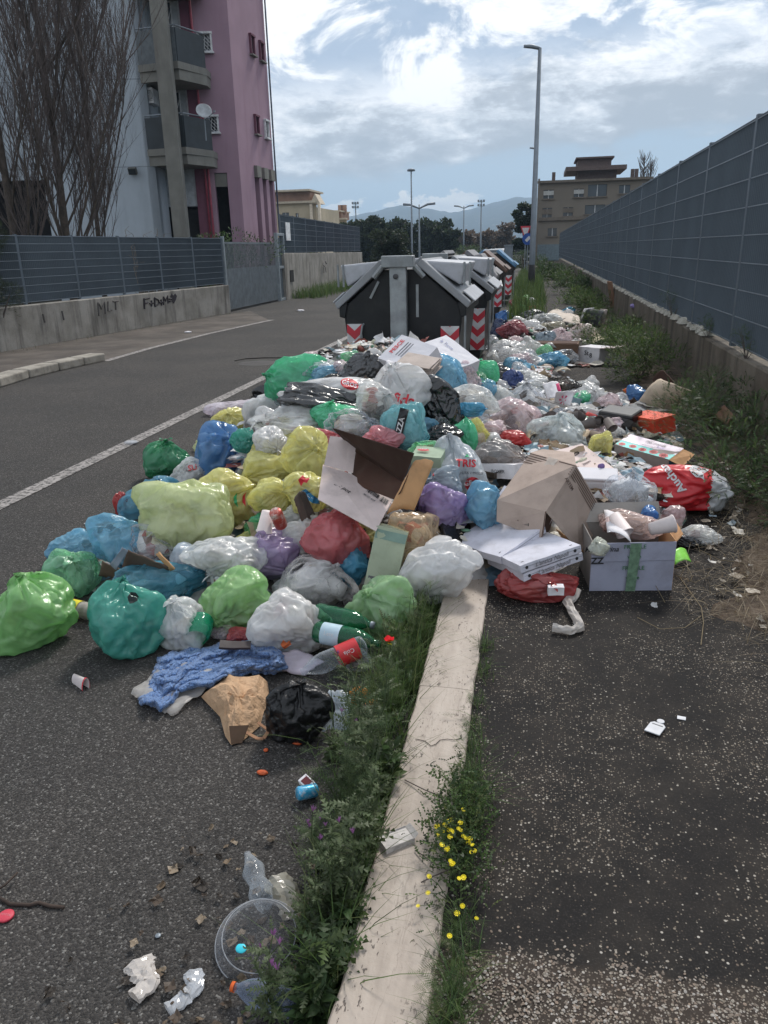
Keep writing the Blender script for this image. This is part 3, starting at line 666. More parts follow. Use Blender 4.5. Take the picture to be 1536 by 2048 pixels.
def chevron(parent,x0,x1,z0,z1,y,left=True,n=3):
    """red and white V-striped reflective panel on the end face"""
    b=MB(); w=x1-x0; xm=(x0+x1)/2; hh=z1-z0; st_=hh/(n*2); 
    b.box((xm,y+.004,(z0+z1)/2),(w,.008,hh),1)
    z=z0-w
    k=0
    while z<z1+w:
        if k%2==0:
            # stripe pointing down in the middle; clip to the panel
            def q(x,zz): return (x,y-.003,min(z1,max(z0,zz)))
            for (xa,xb,sa,sb) in ((x0,xm,1,0),(xm,x1,0,1)):
                m_=6
                for i in range(m_):
                    t0,t1=i/m_,(i+1)/m_; xx0=xa+(xb-xa)*t0; xx1=xa+(xb-xa)*t1
                    r0=(sa+(sb-sa)*t0)*w*.45; r1=(sa+(sb-sa)*t1)*w*.45
                    pp=[q(xx0,z+r0),q(xx1,z+r1),q(xx1,z+r1+st_),q(xx0,z+r0+st_)]
                    if abs(pp[0][2]-pp[3][2])+abs(pp[1][2]-pp[2][2])>1e-4: b.add(pp,[(0,1,2,3)],0)
        z+=st_; k+=1
    return b.build('striped_panel',[RED,WHR],parent)
def bin_(X,Y,label,body=BLK,lid=LID,flap=WLID,L=1.85,W=1.43,openlid=True,post=True,rz=0,h=1.):
    r=empty('rubbish_container',(X,Y,0),rz); setp(r,label,'rubbish container','containers standing in a row along the kerb')
    w=W/2; e_=1.06*h; pk=1.50*h
    b=MB(); sec=[(-w*.84,.14),(w*.84,.14),(w*.97,e_-.14),(w*.97,e_),(.20,pk-.05),(-.20,pk-.05),(-w*.97,e_),(-w*.97,e_-.14)]
    b.prism([(x,0,z) for x,z in sec],(0,L,0)); b.build('body',body,r,bevel=.018)
    # eave lips
    for s in (-1,1): MB().prism([(s*w*.95,-.03,e_-.12),(s*(w+.03),-.03,e_-.1),(s*(w+.03),-.03,e_+.01),(s*w*.9,-.03,e_+.05)],(0,L+.06,0)).build('rim',body,r,bevel=.01)
    # lids: sloping shells with a deep front flange
    for s in (-1,1):
        b=MB(); t=.085; x0,z0=s*(w+.045),e_-.02; x1,z1=s*.17,pk-.01
        nx,nz=(z1-z0),-(x1-x0)*1.; ln=math.hypot(nx,nz); nx,nz=s*abs(nx)/ln*t,abs(nz)/ln*t
        pl=[(x0,z0),(x1,z1),(x1+nx,z1+nz),(x0+nx*.6,z0+nz)]
        b.prism([(x,-.05,z) for x,z in pl],(0,L*.97,0))
        o=b.build('lid',lid,r,bevel=.012)
        # lower flap with ribs, pale
        b=MB(); 
        def along(f,o_): return (x0+(x1-x0)*f+nx*o_, z0+(z1-z0)*f+nz*o_)
        a=along(-.02,1.05);c2=along(.22,1.05);a2=along(-.02,1.25);c3=along(.22,1.25)
        b.prism([(a[0],.05,a[1]),(c2[0],.05,c2[1]),(c3[0],.05,c3[1]),(a2[0],.05,a2[1])],(0,L*.8,0)); b.build('flap',flap,o,bevel=.008)
        if openlid:
            b=MB(); a=along(.30,1.0); 
            # raised loading hood: upright white shell
            hx=a[0]; pts=[(s*.17,pk+.0),(s*.24,pk+.035),(hx+s*.10,pk+.0),(hx+s*.02,a[1]+.03),(along(.62,1.02)[0],along(.62,1.02)[1])]
            b.prism([(x,.10,z) for x,z in pts],(0,L*.6,0)); hd=b.build('hood',flap,o,bevel=.02)
            b=MB()
            for q in (.0,.06): b.tube([(hx+s*(.12-q),.09,a[1]+.03),(hx+s*(.12-q)+.0,.09,pk+.01)],.013,6)
            b.build('grab_bar',GAL,o)
    if post:
        b=MB(); b.box((-.02,-.10,.93*h),(.18,.09,1.32)); b.build('lifting_post',GAL,r,bevel=.01)
        b=MB(); b.box((-.02,-.10,pk+.03),(.34,.16,.12)); b.build('post_cap',GAL,r,bevel=.01)
        b=MB(); b.lathe([(0,0),(.028,0),(.028,.02),(.012,.025),(0,.025)],14,T=TR((-.04,-.146,pk-.12),(90,0,0))); b.build('bolt',mat('bolt_dark',(.08,.08,.085),.5,metal=.5),r)
        for s in (-1,1): MB().tube([(s*.17-.02,-.09,pk-.02),(s*.17+s*.10-.02,-.075,pk-.13)],.03,8).build('hinge_arm',GAL,r)
    MB().box((.17,-.012,1.12),(.028,.02,.34)).build('strut',GAL,r); MB().box((-.30,-.012,1.24),(.025,.02,.2),R=Matrix.Rotation(.5,3,'Y')).build('strut',GAL,r)
    chevron(r,-w*.93,-w*.93+.17,.30,.88,-.01); chevron(r,w*.93-.2,w*.93,.28,.85,-.01)
    b=MB(); b.tube([(w+.01,-.02,.25),(w+.02,-.02,e_-.1)],.013,6); b.build('corner_tube',GAL,r)
    # handle on the end face
    b=MB(); b.tube([(-.46,-.02,.72),(-.46,-.06,.74),(-.44,-.06,.86),(-.43,-.02,.88)],.012,6); b.build('handle',GAL,r)
    return r
bin_(-1.41,8.55,'nearest container, black with grey gabled lids and a galvanised post on its end',W=1.34)
b2=bin_(-1.33,11.1,'second container, black with pale lids, just behind the nearest one',flap=WLID)
b3=bin_(-1.5,15.4,'third container, dark with its big dull grey lid hanging open and rim bare',lid=mat('lid_dull',(.18,.18,.19),.6),flap=mat('lid_dull2',(.24,.23,.235),.6),openlid=False,W=1.45,h=1.04,post=False)
bin_(-1.42,19.4,'fourth container with brown lids, between the grey-lidded and the blue ones',body=mat('bin_dark',(.03,.024,.022),.5),lid=LBR,flap=LBR,openlid=False,W=1.4,h=1.02,post=False)
bin_(-1.33,24.3,'farthest container in the row, with blue lids',body=mat('bin_dark',(.03,.024,.022),.5),lid=LBL,flap=LBL,openlid=False,W=1.4,h=1.02,post=False)
# hanging lid and steel rim of the third one
b=MB(); b.prism([AY(948,510,15.2),AY(962,507,15.2),AY(995,552,15.0),AY(984,572,15.0)],(0,1.2,0)); b.build('hanging_lid',mat('lid_dull2',(.24,.23,.235)),None,bevel=.02)
o=bpy.data.objects['hanging_lid']; o.parent=b3; o.matrix_parent_inverse=Matrix.Translation(Vector((1.5,-15.4,0)))
b=MB(); b.tube([AY(983,583,15.1),AY(1004,574,15.1),AY(1001,562,16.0)],.022,6); o=b.build('rim_bar',GAL); o.parent=b3; o.matrix_parent_inverse=Matrix.Translation(Vector((1.5,-15.4,0)))
# ================================================================ street lamps and posts
PL=mat('pole_grey',(.20,.23,.26),.5,.5,metal=.3,var=.1); 
def lamp(name,px,py,Y,top,label,r=.07,head=1,dark=True,arm=.5,cat='street lamp'):
    p=AY(px,py,Y); t=AY(px,top,Y)[2]; o=empty(name,(p[0],p[1],0)); setp(o,label,cat)
    MB().tube([(0,0,0),(0,0,1.2),(0,0,t)],[r*1.25,r*1.15,r*.62],10).build('pole',PL,o,True)
    if dark: MB().tube([(0,0,0),(0,0,1.0)],r*1.32,10).build('base_sleeve',mat('tar_sleeve',(.02,.02,.02),.7),o,True)
    b=MB()
    if head==1: b.tube([(0,0,t-.02),(-arm*.5,0,t+.06),(-arm,0,t+.08)],[.05,.07,.05],8); 
    elif head==2:
        for s in (-1,1): b.tube([(0,0,t-.3),(s*.7,0,t),(s*1.3,0,t+.05)],[.05,.09,.10],8)
    elif head==3:
        b.box((0,0,t),(1.0,.1,.06)); b.box((0,0,t-.55),(1.0,.1,.06))
        for k in (-.38,0,.38):
            b.box((k,-.15,t+.15),(.28,.15,.28)); b.box((k,-.15,t-.4),(.28,.15,.28))
    else: b.lathe([(.02,0),(.3,.02),(.3,.14),(.1,.2),(.0,.2)],12,T=Matrix.Translation((0,0,t-.1)))
    b.build('lamp_head',PL,o,head!=3,bevel=0)
    return o
lamp('street_lamp',1062,585,30.6,97,'tall tapered grey street lamp beside the pavement, its foot sleeved in black',r=.098,arm=.55)
lamp('street_lamp',1066,500,62,298,'smaller street lamp seen just left of the tall one',r=.10,arm=.5,dark=False)
lamp('street_lamp',1070,500,120,418,'very distant street lamp behind the tall one',r=.08,arm=.7,dark=False)
lamp('light_mast',824,500,62,340,'tall slim mast with a flat disc head above the dark trees',r=.07,head=4,dark=False,cat='mast')
lamp('street_lamp',839,500,66,409,'double-armed street lamp right of the tall slim mast',r=.07,head=2,dark=False)
lamp('street_lamp',927,500,110,412,'double-armed street lamp in the middle of the distance',r=.10,head=2,dark=False)
lamp('floodlight_mast',961,500,120,404,'floodlight mast with a square head rack, in front of the hills',r=.12,head=3,dark=False,cat='mast')
lamp('floodlight_mast',714,500,120,408,'floodlight mast above the trees by the cream buildings',r=.12,head=3,dark=False,cat='mast')
lamp('light_mast',753,500,200,452,'thin far mast poking above the dark trees',r=.1,head=4,dark=False,cat='mast')
# yield sign on a post beyond the lamp, blue round sign
sg=empty('yield_sign',tuple(AY(1050,500,48)*np.array([1,1,0]))); setp(sg,'red and white triangular give way sign on a post near the far junction','road sign')
z=AY(1050,463,48)[2]; sg_s=.30
MB().prism([(-sg_s,0,z+.3),(0,0,z-.6),(sg_s,0,z+.3)],(0,.03,0)).build('plate',RED,sg); MB().prism([(-sg_s*.68,-.006,z+.2),(0,-.006,z-.38),(sg_s*.68,-.006,z+.2)],(0,.004,0)).build('face',WHR,sg)
MB().tube([(0,.06,0),(0,.06,z+.3)],.03,6).build('post',GREYL,sg)
sg=empty('round_sign',tuple(AY(1055,500,44)*np.array([1,1,0]))); setp(sg,'blue round road sign low on a post near the far junction','road sign')
z=AY(1055,478,44)[2]; MB().lathe([(0,0),(.3,0),(.3,.03),(0,.03)],20,T=TR((0,0,z),(90,0,0))).build('plate',mat('sign_blue',(.02,.08,.32),.4),sg); MB().tube([(0,.05,0),(0,.05,z)],.03,6).build('post',GREYL,sg)
MB().prism([(-.16,-.036,z-.05),(.05,-.036,z+.16),(.16,-.036,z+.05),(-.05,-.036,z-.16)],(0,.003,0)).build('face',WHR,sg)
# ================================================================ distant buildings
def simple_building(name,label,Y,x0,x1,ytop,cols,wins,depthm=12,roofs=(),ybase=None):
    a=AY(x0,ytop,Y); b_=AY(x1,ytop,Y); z=a[2]; r=empty(name,(a[0],a[1],0)); setp(r,label,'building'); W_=b_[0]-a[0]
    sc_=W_/(x1-x0); hs=[]
    for (wx0,wx1,wy0,wy1) in wins:
        hs.append(((wx0-x0)*sc_,(wx1-x0)*sc_,z-(wy1-ytop)*sc_,z-(wy0-ytop)*sc_))
    b=MB(); wallrect(b,(0,0),(W_,0),-1,z,hs,.3); b.build('wall',cols[0],r)
    MB().box((W_/2,depthm/2+.4,z/2-.6),(W_-.05,depthm,z-.1)).build('shell',cols[0],r)
    for h in hs:
        w_=h[1]-h[0]; hh=h[3]-h[2]
        o=MB().box((w_/2,.2,hh/2),(w_,.03,hh)).build('window',GLS,r,loc=(h[0],0,h[2]))
        b=MB().box((w_/2,-.04,-.05),(w_+.2,.2,.1)); b.build('sill',cols[1],o)
        b=MB().box((w_/2,.17,hh*.5),(.06,.04,hh)); b.build('frame',WF,o)
    return r,W_,z,sc_
CRM=mat('cream_render',(.46,.385,.27),.85,world=True,vs=.3); TIL=mat('roof_tile',(.32,.19,.13),.8,world=True,vs=1); CRM2=mat('cream_trim',(.55,.47,.36),.8,world=True)
r,W_,z,sc_=simple_building('cream_house','cream block with tiled top storey and a little pediment, next to the pink tower',120,548,632,408,(CRM,CRM2),[(563,577,424,440),(590,596,426,436)],14)
b=MB(); b.box((W_*.47,2.5,z+.75),(W_*.84,6,1.5)); b.build('attic',TIL,r); b=MB(); b.box((W_*.47,2.0,z+1.65),(W_*.95,8,.25)); b.box((W_*.5,-.2,z+.1),(W_*1.06,1.2,.3)); b.build('cornice',CRM2,r)
b=MB(); b.prism([(W_*.88,-.5,z-.2),(W_*1.12,-.5,z-.2),(W_*1.0,-.5,z+1.2)],(0,3,0)); b.build('pediment',CRM2,r)
for k in range(2): MB().tube([(W_*(.9+.19*k),-.5,-1),(W_*(.9+.19*k),-.5,z-.2)],.25,10).build('pillar',CRM2,r,True)
r,W_,z,sc_=simple_building('cream_house','lower cream and terracotta block right of the pedimented one',140,636,693,440,(CRM,CRM2),[(645,652,452,460),(660,667,452,460),(676,683,452,460)],14)
b=MB(); b.box((W_*.4,3,z+.6),(W_*.85,6,1.2)); b.build('attic',TIL,r); b=MB(); b.box((W_*.4,2,z+1.3),(W_*.95,8,.2)); b.box((W_*.5,-.2,z+.05),(W_*1.03,1.2,.25)); b.build('cornice',CRM2,r)
for k in range(2): MB().box((W_*(.72+.12*k),2,z+1.6),(.8,.8,1.6)).build('chimney',TIL,r)
TAN=mat('tan_render',(.19,.165,.135),.85,world=True,vs=.4,var=.08,dirt=(.2,.16,.12),dirtamt=.3,streak=True); TAN2=mat('tan_trim',(.15,.125,.10),.85,world=True)
wn=[(1088,1109,380,397),(1150,1170,380,396),(1178,1216,373,396),(1087,1107,415,435),(1130,1150,415,432),(1174,1215,412,430),(1100,1119,455,471),(1240,1262,376,392)]
r,W_,z,sc_=simple_building('tan_building','tan flat-roofed block of flats with set-back top storey beyond the tall fence',76,1078,1300,366,(TAN,TAN2),wn,14)
sc2=sc_
b=MB(); b.box(((1196-1078)*sc2,3.5,z+.55),((1228-1165)*sc2*1.25,5,1.1)); b.build('upper_storey',mat('brown_render',(.12,.088,.08),.85,world=True),r)
b=MB(); b.box(((1192-1078)*sc2,3,z+1.05),(5.2,6.,.35)); b.box(((1190-1078)*sc2,3.4,z+1.55),(2.9,4.2,.75)); b.box(((1190-1078)*sc2,3.2,z+1.98),(3.3,4.6,.14)); b.build('penthouse_slab',mat('brown_render',(.12,.088,.08)),r)
b=MB(); b.box((W_/2,-.12,z+.05),(W_+.3,.5,.2)); b.box((W_/2,-.1,z-3.05),(W_+.1,.3,.28)); b.build('string_course',TAN2,r)
for k,x in enumerate((1108,1268,1276)): MB().box(((x-1078)*sc2,1.5,z+.5),(.3,.3,.9)).build('chimney',mat('brown_render',(.12,.088,.08)),r)
for (wx0,wx1,wy0,wy1) in wn[:2]+wn[3:5]: MB().box((((wx0+wx1)/2-1078)*sc2,-.03,z-((wy0+wy1)/2-366)*sc2+.1),((wx1-wx0)*sc2*1.0,.08,(wy1-wy0)*sc2*.5)).build('shutter',mat('shutter_pale',(.42,.42,.40) ,.7) if wy0<400 else TAN2,r)
b=MB(); b.box((1.6,-.05,AY(1090,505,76)[2]),(3.4,.1,1.4)); b.build('garage_door',mat('garage_blue',(.14,.18,.2),.6),r)
MB().box((0,-.6,z/2),(.16,.16,z+.6)).build('downpipe',TAN2,r)
# ================================================================ parked vehicles far down the road
def car(Y,px,col,label,van=False):
    p=AY(px,505,Y); r=empty('parked_van' if van else 'parked_car',(p[0],Y,0),0); setp(r,label,'van' if van else 'car','vehicles parked at the far end of the road')
    L,W_,H_=(5.,1.9,2.1) if van else (4.1,1.72,1.46)
    sec=[(0,.3),(0,.85),(.15,.95),(.8,1.0),(1.15,H_-.05),(1.5,H_),(L-.9,H_),(L-.25,1.0 if not van else H_-.2),(L,.9),(L,.3)]
    b=MB(); b.prism([(-W_/2+.0,y,z) for y,z in sec],(W_,0,0)); b.build('body',col,r,bevel=.07)
    b=MB(); b.prism([(-W_/2+.18,.84,1.03),(W_/2-.18,.84,1.03),(W_/2-.24,1.12,H_-.12),(-W_/2+.24,1.12,H_-.12)],(0,-.03,.02)); b.build('windscreen',GLS,r)
    b=MB()
    for s in (-1,1): b.prism([(s*(W_/2+.004),1.05,1.02),(s*(W_/2+.004),L-.9,1.02),(s*(W_/2+.004),L-1.1,H_-.13),(s*(W_/2+.004),1.3,H_-.13)],(s*.01,0,0))
    b.build('side_window',GLS,r)
    for s in (-1,1):
        MB().box((s*(W_/2-.28),-.01,.72),(.32,.03,.16)).build('headlight',WF,r)
        for y in (.8,L-.85):
            wh=MB().lathe([(0,-.1),(.3,-.1),(.32,-.08),(.32,.08),(.3,.1),(0,.1)],16,T=TR((s*(W_/2-.08),y,.32),(0,90,0))).build('wheel',mat('tyre',(.02,.02,.02),.8),r)
            MB().lathe([(0,-.11),(.18,-.11),(.18,.11),(0,.11)],12,T=TR((s*(W_/2-.08),y,.32),(0,90,0))).build('rim',GREYL,wh)
    MB().box((0,-.012,.5),(.5,.02,.12)).build('number_plate',WHR,r)
CW=mat('car_white',(.62,.63,.64),.3,.6,var=.03); CG=mat('car_grey',(.22,.23,.25),.3,.6); CD=mat('car_dark',(.03,.03,.035),.25,.6); CS=mat('car_silver',(.42,.43,.45),.3,.6)
cars=[(82,983,CG,'dark grey parked car at the left end of the far row',0),(95,992,CW,'white parked car behind the containers, left of the post',0),(108,1001,CS,'silver parked car in the middle of the far row',0),(150,1010,CW,'white van parked in the far row left of the crowd of cars',1),(90,1034,CW,'white parked car just left of the street lamp',0),(80,1046,CD,'dark parked car close to the lamp',0),(135,1040,CW,'white van at the far bend behind the white car',1),(105,1028,CS,'silver car at the far bend',0),(118,1045,CW,'white van farthest down the road',1)]
for Y,px,m_,lb,v in cars: car(Y,px,m_,lb,bool(v))
pp=AY(1017,505,40); o=empty('bollard_post',(pp[0],40,0)); setp(o,'thick grey upright post standing beyond the blue container','post'); MB().box((0,0,.85),(.4,.3,1.7)).build('shaft',PL,o,bevel=.03); MB().box((0,0,1.72),(.46,.36,.05)).build('cap',GREYL,o)
# ================================================================ hills and air
def hills():
    prof=[(-60,40),(300,60),(560,452),(640,442),(700,432),(760,418),(800,410),(840,415),(900,424),(950,417),(1000,402),(1035,392),(1080,398),(1150,405),(1300,420),(1536,430),(1900,430)]
    xs=np.linspace(-300,2000,260); base=np.interp(xs,[-300,300,560,640,700,760,800,840,900,950,1000,1035,1080,1150,1300,2000],[475,470,455,445,433,420,410,416,425,417,402,393,397,404,412,425])
    vs=[];fs=[];n=len(xs)
    for j,(Yd,f) in enumerate([(2000,0.0),(2250,.35),(2500,.62),(2750,.85),(3000,1.),(3400,.7)]):
        for i,x in enumerate(xs):
            p=AY(x,float(base[i])+2.5*fbm(x*.012,3.)+1.6*fbm(x*.05,9.),3000); zz=p[2]*f+ (12*fbm(x*.02,j*2.3) if 0<j<4 else 0); vs.append((p[0]/3000*Yd,Yd,max(-1,zz)))
    for j in range(5):
        for i in range(n-1): fs.append((j*n+i,j*n+i+1,(j+1)*n+i+1,(j+1)*n+i))
    m,g,o=newmat('hill_ground'); v=ocoord(g,True)
    cc=g.ramp(g.noise(v,.012,8,.7),[(.3,(.012,.02,.018)),(.55,(.03,.04,.03)),(.7,(.08,.08,.06))])
    sp=g.m('GREATER_THAN',g.noise(v,.05,3,.5),.68); zc=g.n('ShaderNodeSeparateXYZ'); g.link(v,zc.inputs[0])
    cc=g.mix(g.m('MULTIPLY',sp,g.ss(zc.outputs[2],110,40)),cc,(.45,.42,.38))
    p=princ(g,cc,.9,.1); g.link(p.outputs[0],o.inputs[0])
    o=link('hills',npmesh('hills',vs,np.array(fs),m,True)); o['kind']='structure'
hills()
m,g,o=newmat('air'); pv_=g.n('ShaderNodeVolumePrincipled'); pv_.inputs['Color'].default_value=(.55,.76,1.,1); pv_.inputs['Density'].default_value=.00034; pv_.inputs['Anisotropy'].default_value=.2
g.link(pv_.outputs[0],o.inputs['Volume'])
hz=MB().box((0,1980,119),(8300,5200,242)).build('haze',m); hz['kind']='stuff'
# ================================================================ the heap
MOUNDS=[(-.05,11.0,.24,.62,2.2),(-.1,14.5,.20,.5,1.8),(-1.35,7.15,.82,1.2,1.15),(-1.15,5.6,.68,1.1,1.2),(-.95,4.45,.44,.95,.95),(-1.75,3.75,.16,.7,.6),(.12,4.9,.33,.95,1.1),(.45,6.9,.25,1.0,1.5),(-.1,8.2,.34,.8,1.2),(-.45,3.95,.30,.8,.55)]
def HZ(x,y):
    """top of the tipped rubbish above the road"""
    s=0.
    for (mx,my,h,rx,ry) in MOUNDS:
        q=((x-mx)/rx)**2+((y-my)/ry)**2
        if q<1: s+= (h*(1-q)**.65)**5
    hh=s**.2 if s>0 else 0.
    base=SWZ if x>-.38 else 0.
    return max(base,hh)
def hit(px,py,extra=0.):
    """where the sight line of a pixel meets the heap (or the ground)"""
    d=ray(px,py); t=1.5; last=t
    while t<40:
        p=CAMP+d*t
        if p[2]<=HZ(p[0],p[1])+extra: break
        last=t; t+=.03
    lo,hi=last,t
    for _ in range(12):
        m_=(lo+hi)/2; p=CAMP+d*m_
        if p[2]<=HZ(p[0],p[1])+extra: hi=m_
        else: lo=m_
    return CAMP+d*hi
_ico={}
def ico(n):
    if n not in _ico:
        bm=bmesh.new(); bmesh.ops.create_icosphere(bm,subdivisions=n,radius=1); bm.verts.ensure_lookup_table()
        _ico[n]=(np.array([v.co[:] for v in bm.verts]),np.array([[v.index for v in f.verts] for f in bm.faces])); bm.free()
    return _ico[n]
def ridged(P,rng,freq,n=5,warp=.6):
    """crumple noise: sharp creases from folded plane waves"""
    out=np.zeros(len(P)); w=P+warp*np.stack([np.sin(P@rng.normal(0,freq*.5,3)+rng.uniform(0,6)) for _ in range(3)],1)*.35
    for i in range(n):
        k=rng.normal(0,1,3); k=k/np.linalg.norm(k)*freq*(1.45**i); out+=(1-2*np.abs(np.sin(w@k+rng.uniform(0,6))))/(1.35**i)
    return out/n
def _pbd(P,E,L0,Dn,rmin,rmax,iters,sm_,every=3):
    n=len(P); a,b=E[:,0],E[:,1]; deg=np.bincount(E.ravel(),minlength=n).astype(float)[:,None]
    for it in range(iters):
        d=P[b]-P[a]; l=np.sqrt(np.einsum('ij,ij->i',d,d))+1e-9; c_=d*((l-L0)/l*.5)[:,None]
        acc=np.stack([np.bincount(a,c_[:,i],n)-np.bincount(b,c_[:,i],n) for i in range(3)],1)
        P=P+acc/deg*1.6
        if it%every==0:
            s=np.stack([np.bincount(a,P[b,i],n)+np.bincount(b,P[a,i],n) for i in range(3)],1)/deg
            P=P+(s-P)*sm_
        rr=np.einsum('ij,ij->i',P,Dn); P=P+Dn*(np.clip(rr,rmin,rmax)-rr)[:,None]
    return P
def _edges(F):
    E=np.concatenate([F[:,[0,1]],F[:,[1,2]],F[:,[2,0]]]); return np.unique(np.sort(E,1),axis=0)
def _subdiv(P,F):
    """split every triangle in four"""
    E=_edges(F); n=len(P); key=E[:,0].astype(np.int64)*n+E[:,1]; M_=(P[E[:,0]]+P[E[:,1]])/2
    def idx(a,b):
        lo,hi=np.minimum(a,b),np.maximum(a,b); return n+np.searchsorted(key,lo.astype(np.int64)*n+hi)
    ab,bc,ca=idx(F[:,0],F[:,1]),idx(F[:,1],F[:,2]),idx(F[:,2],F[:,0])
    F2=np.concatenate([np.stack(q,1) for q in ((F[:,0],ab,ca),(F[:,1],bc,ab),(F[:,2],ca,bc),(ab,bc,ca))])
    return np.r_[P,M_],F2
def bag_template(seed,fine=True,ex=1.22,facet=9,neck=.9,corners=2):
    """plastic skin with more area than it can use: it buckles into folds over lumpy contents, drawn to a neck at +z"""
    rng=np.random.default_rng(seed); D,F=ico(4)
    nv=rng.normal(0,1,(facet,3)); nv/=np.linalg.norm(nv,axis=1)[:,None]; nv=np.r_[nv,np.eye(3),-np.eye(3)]; hv=rng.uniform(.66,1.0,len(nv)); hv[-6:]=rng.uniform(.85,1,6)
    dt=D@nv.T; t=np.where(dt>.05,hv[None]/np.maximum(dt,.05),1e3); r=(t**-9.).sum(1)**(-1/9.); r=np.minimum(r,1.25)
    ang=np.arccos(np.clip(D[:,2],-1,1)); P=D*r[:,None]; E=_edges(F)
    L0=np.linalg.norm(P[E[:,0]]-P[E[:,1]],axis=1)*ex*(1+.09*ridged((D[E[:,0]]+D[E[:,1]])*.5,rng,3.5,3))
    P=P*(1+.055*ridged(D,rng,4.5,3)[:,None]+.02*ridged(D,rng,11.,2)[:,None])
    g=np.clip(1-ang/1.05,0,1); f=1-neck*g**.75; P=np.stack([P[:,0]*f,P[:,1]*f,P[:,2]+.20*g**2],1)
    for q in range(corners):                       # sharp pulled corners
        cd=rng.normal(0,1,3); cd[2]=-abs(cd[2])*.6; cd/=np.linalg.norm(cd); aa=np.arccos(np.clip(D@cd,-1,1)); gg=np.exp(-(aa/.33)**2)
        P=P+cd*(.20*np.exp(-(aa/.20)**2))[:,None]; pr=P-np.outer(P@cd,cd); P=P-pr*(.5*gg)[:,None]
    R0=np.linalg.norm(P,axis=1); Dn=P/R0[:,None]
    P=_pbd(P,E,L0,Dn,.86*R0,1.10*R0,45,.085)
    if fine:
        P,F=_subdiv(P,F); E=_edges(F); L1=np.linalg.norm(P[E[:,0]]-P[E[:,1]],axis=1)*(1.055+.05*ridged((P[E[:,0]]+P[E[:,1]])*.5,rng,5.,3))
        P=P*(1+.012*ridged(P,rng,14.,3)[:,None])+rng.normal(0,.003,P.shape); R0=np.linalg.norm(P,axis=1); Dn=P/R0[:,None]
        P=_pbd(P,E,L1,Dn,.955*R0,1.045*R0,22,.19,4)
    ext=np.abs(P); sc=np.percentile(ext,99,axis=0); return P/sc[None],F
VIEW=math.atan2(-0.196,.98)
BAGS={}
def bag(px,py,w,h,mt,label,cat='rubbish bag',knot=None,sub=None,z=None,lift=0.,roll=0.,name='rubbish_bag',ears=True,dep=None,facet=15,crum=.05,fold=.05,spike=.5,yaw=None,group=None,p=11,extra=0.,ground=False,neck=.9,fill=True):
    """a stuffed bag seen centred on a pixel with that width and height there, sitting on the heap"""
    sd=int(px*7+py*13)
    if ground:
        base=SWZ if G(px,py)[0]>-.36 else 0.
        pos=G(px,py,base+.1)
        w*=1.09; h*=1.07
        for _ in range(4):
            rz=h/2/FPX*depth(pos); pos=G(px,py,base+rz*.80)
    elif z is not None: pos=G(px,py,z)
    else: pos=hit(px,py,lift)
    if not ground and z is None: w,h=w*1.17,h*1.28
    dp=depth(pos); rx=w/2/FPX*dp; rz=h/2/FPX*dp; ry=dep if dep else (rx+rz)/2*.85
    if sub is None: sub=5 if max(w,h)>105 else 4
    kk=knot if knot is not None else (random.uniform(-.5,.5),random.uniform(-.8,-.1),random.uniform(.5,1))
    if knot is None and not spike: 
        rk=random.Random(sd); kk=(rk.choice((-1,1))*rk.uniform(.3,1),-rk.uniform(.0,.8),rk.uniform(-.6,.5))
    P,F=bag_template(sd,max(w,h)>54,1.22+crum*1.5,neck=neck,corners=1+sd%3)
    k=Vector(kk).normalized(); q_=Vector((0,0,1)).rotation_difference(k).to_matrix()@Matrix.Rotation(sd%6.28,3,'Z')
    P=P@np.array(q_).T; P=P/np.percentile(np.abs(P),99,axis=0)[None]; P=P*np.array((rx,ry,rz))[None]; k=np.array(k)
    zb=-rz*.80; P[:,2]=np.where(P[:,2]<zb,zb+(P[:,2]-zb)*.2,P[:,2])
    ya=yaw if yaw is not None else math.atan2(ray(px,py)[1],ray(px,py)[0])-math.pi/2
    R_=Euler((0,math.radians(roll),0)).to_matrix(); Rn=np.array(R_); P=P@Rn.T
    fl=(HZ(pos[0],pos[1]) if not ground else base)
    zmin=P[:,2].min()
    if ground: pos[2]=max(pos[2],base-zmin+.002) if False else base-zmin
    o=link(name,npmesh(name,P,F,mt,True),None,pos); o.rotation_euler=(0,0,ya); setp(o,label,cat,group)
    if ears and spike:
        kl=(R_@Vector(k)); kl.normalize(); tip=Vector(P[np.argmax(P@np.array(kl))])
        s=.5*min(rx,rz)
        b=MB(); rng=random.Random(sd); side=kl.cross(Vector((rng.uniform(-.4,.4),-1,rng.uniform(-.3,.3)))).normalized()
        for q in (-1,1):
            n_=5; d0=(kl*.75+side*q*rng.uniform(.5,1.)+Vector((0,-.35,0))).normalized(); wv=kl.cross(d0).normalized()*.28*s
            vs=[];fs=[]
            L_=s*rng.uniform(.8,1.25)
            for i in range(n_+1):
                t=i/n_; ctr=tip-kl*.25*s+d0*L_*t+Vector((0,0,-.5))*L_*t*t; ww=wv*(.35+1.4*math.sin(math.pi*min(1,t*.9+.08)))*(1-.5*t)
                for u in (-1,-.33,.33,1): vs.append(ctr+ww*u+d0.cross(wv).normalized()*(.10*s*(abs(u)-.5)+rng.uniform(-.03,.03)*s))
            for i in range(n_):
                for u in range(3): fs.append((i*4+u,i*4+u+1,i*4+u+5,i*4+u+4))
            bb=MB(); bb.add(vs,fs); h_=bb.build('handle',mt,o,True); 
            md=h_.modifiers.new('t','SOLIDIFY'); md.thickness=.0015; ms=h_.modifiers.new('s','SUBSURF'); ms.levels=1; ms.render_levels=1
        vs,fs=ico(2); rg=np.random.default_rng(sd); kn=vs*(1+.25*ridged(vs,rg,5.,3)[:,None])*s*.17
        ko=link('knot',npmesh('knot',kn,fs,mt,True),o,tip-kl*.16*s)
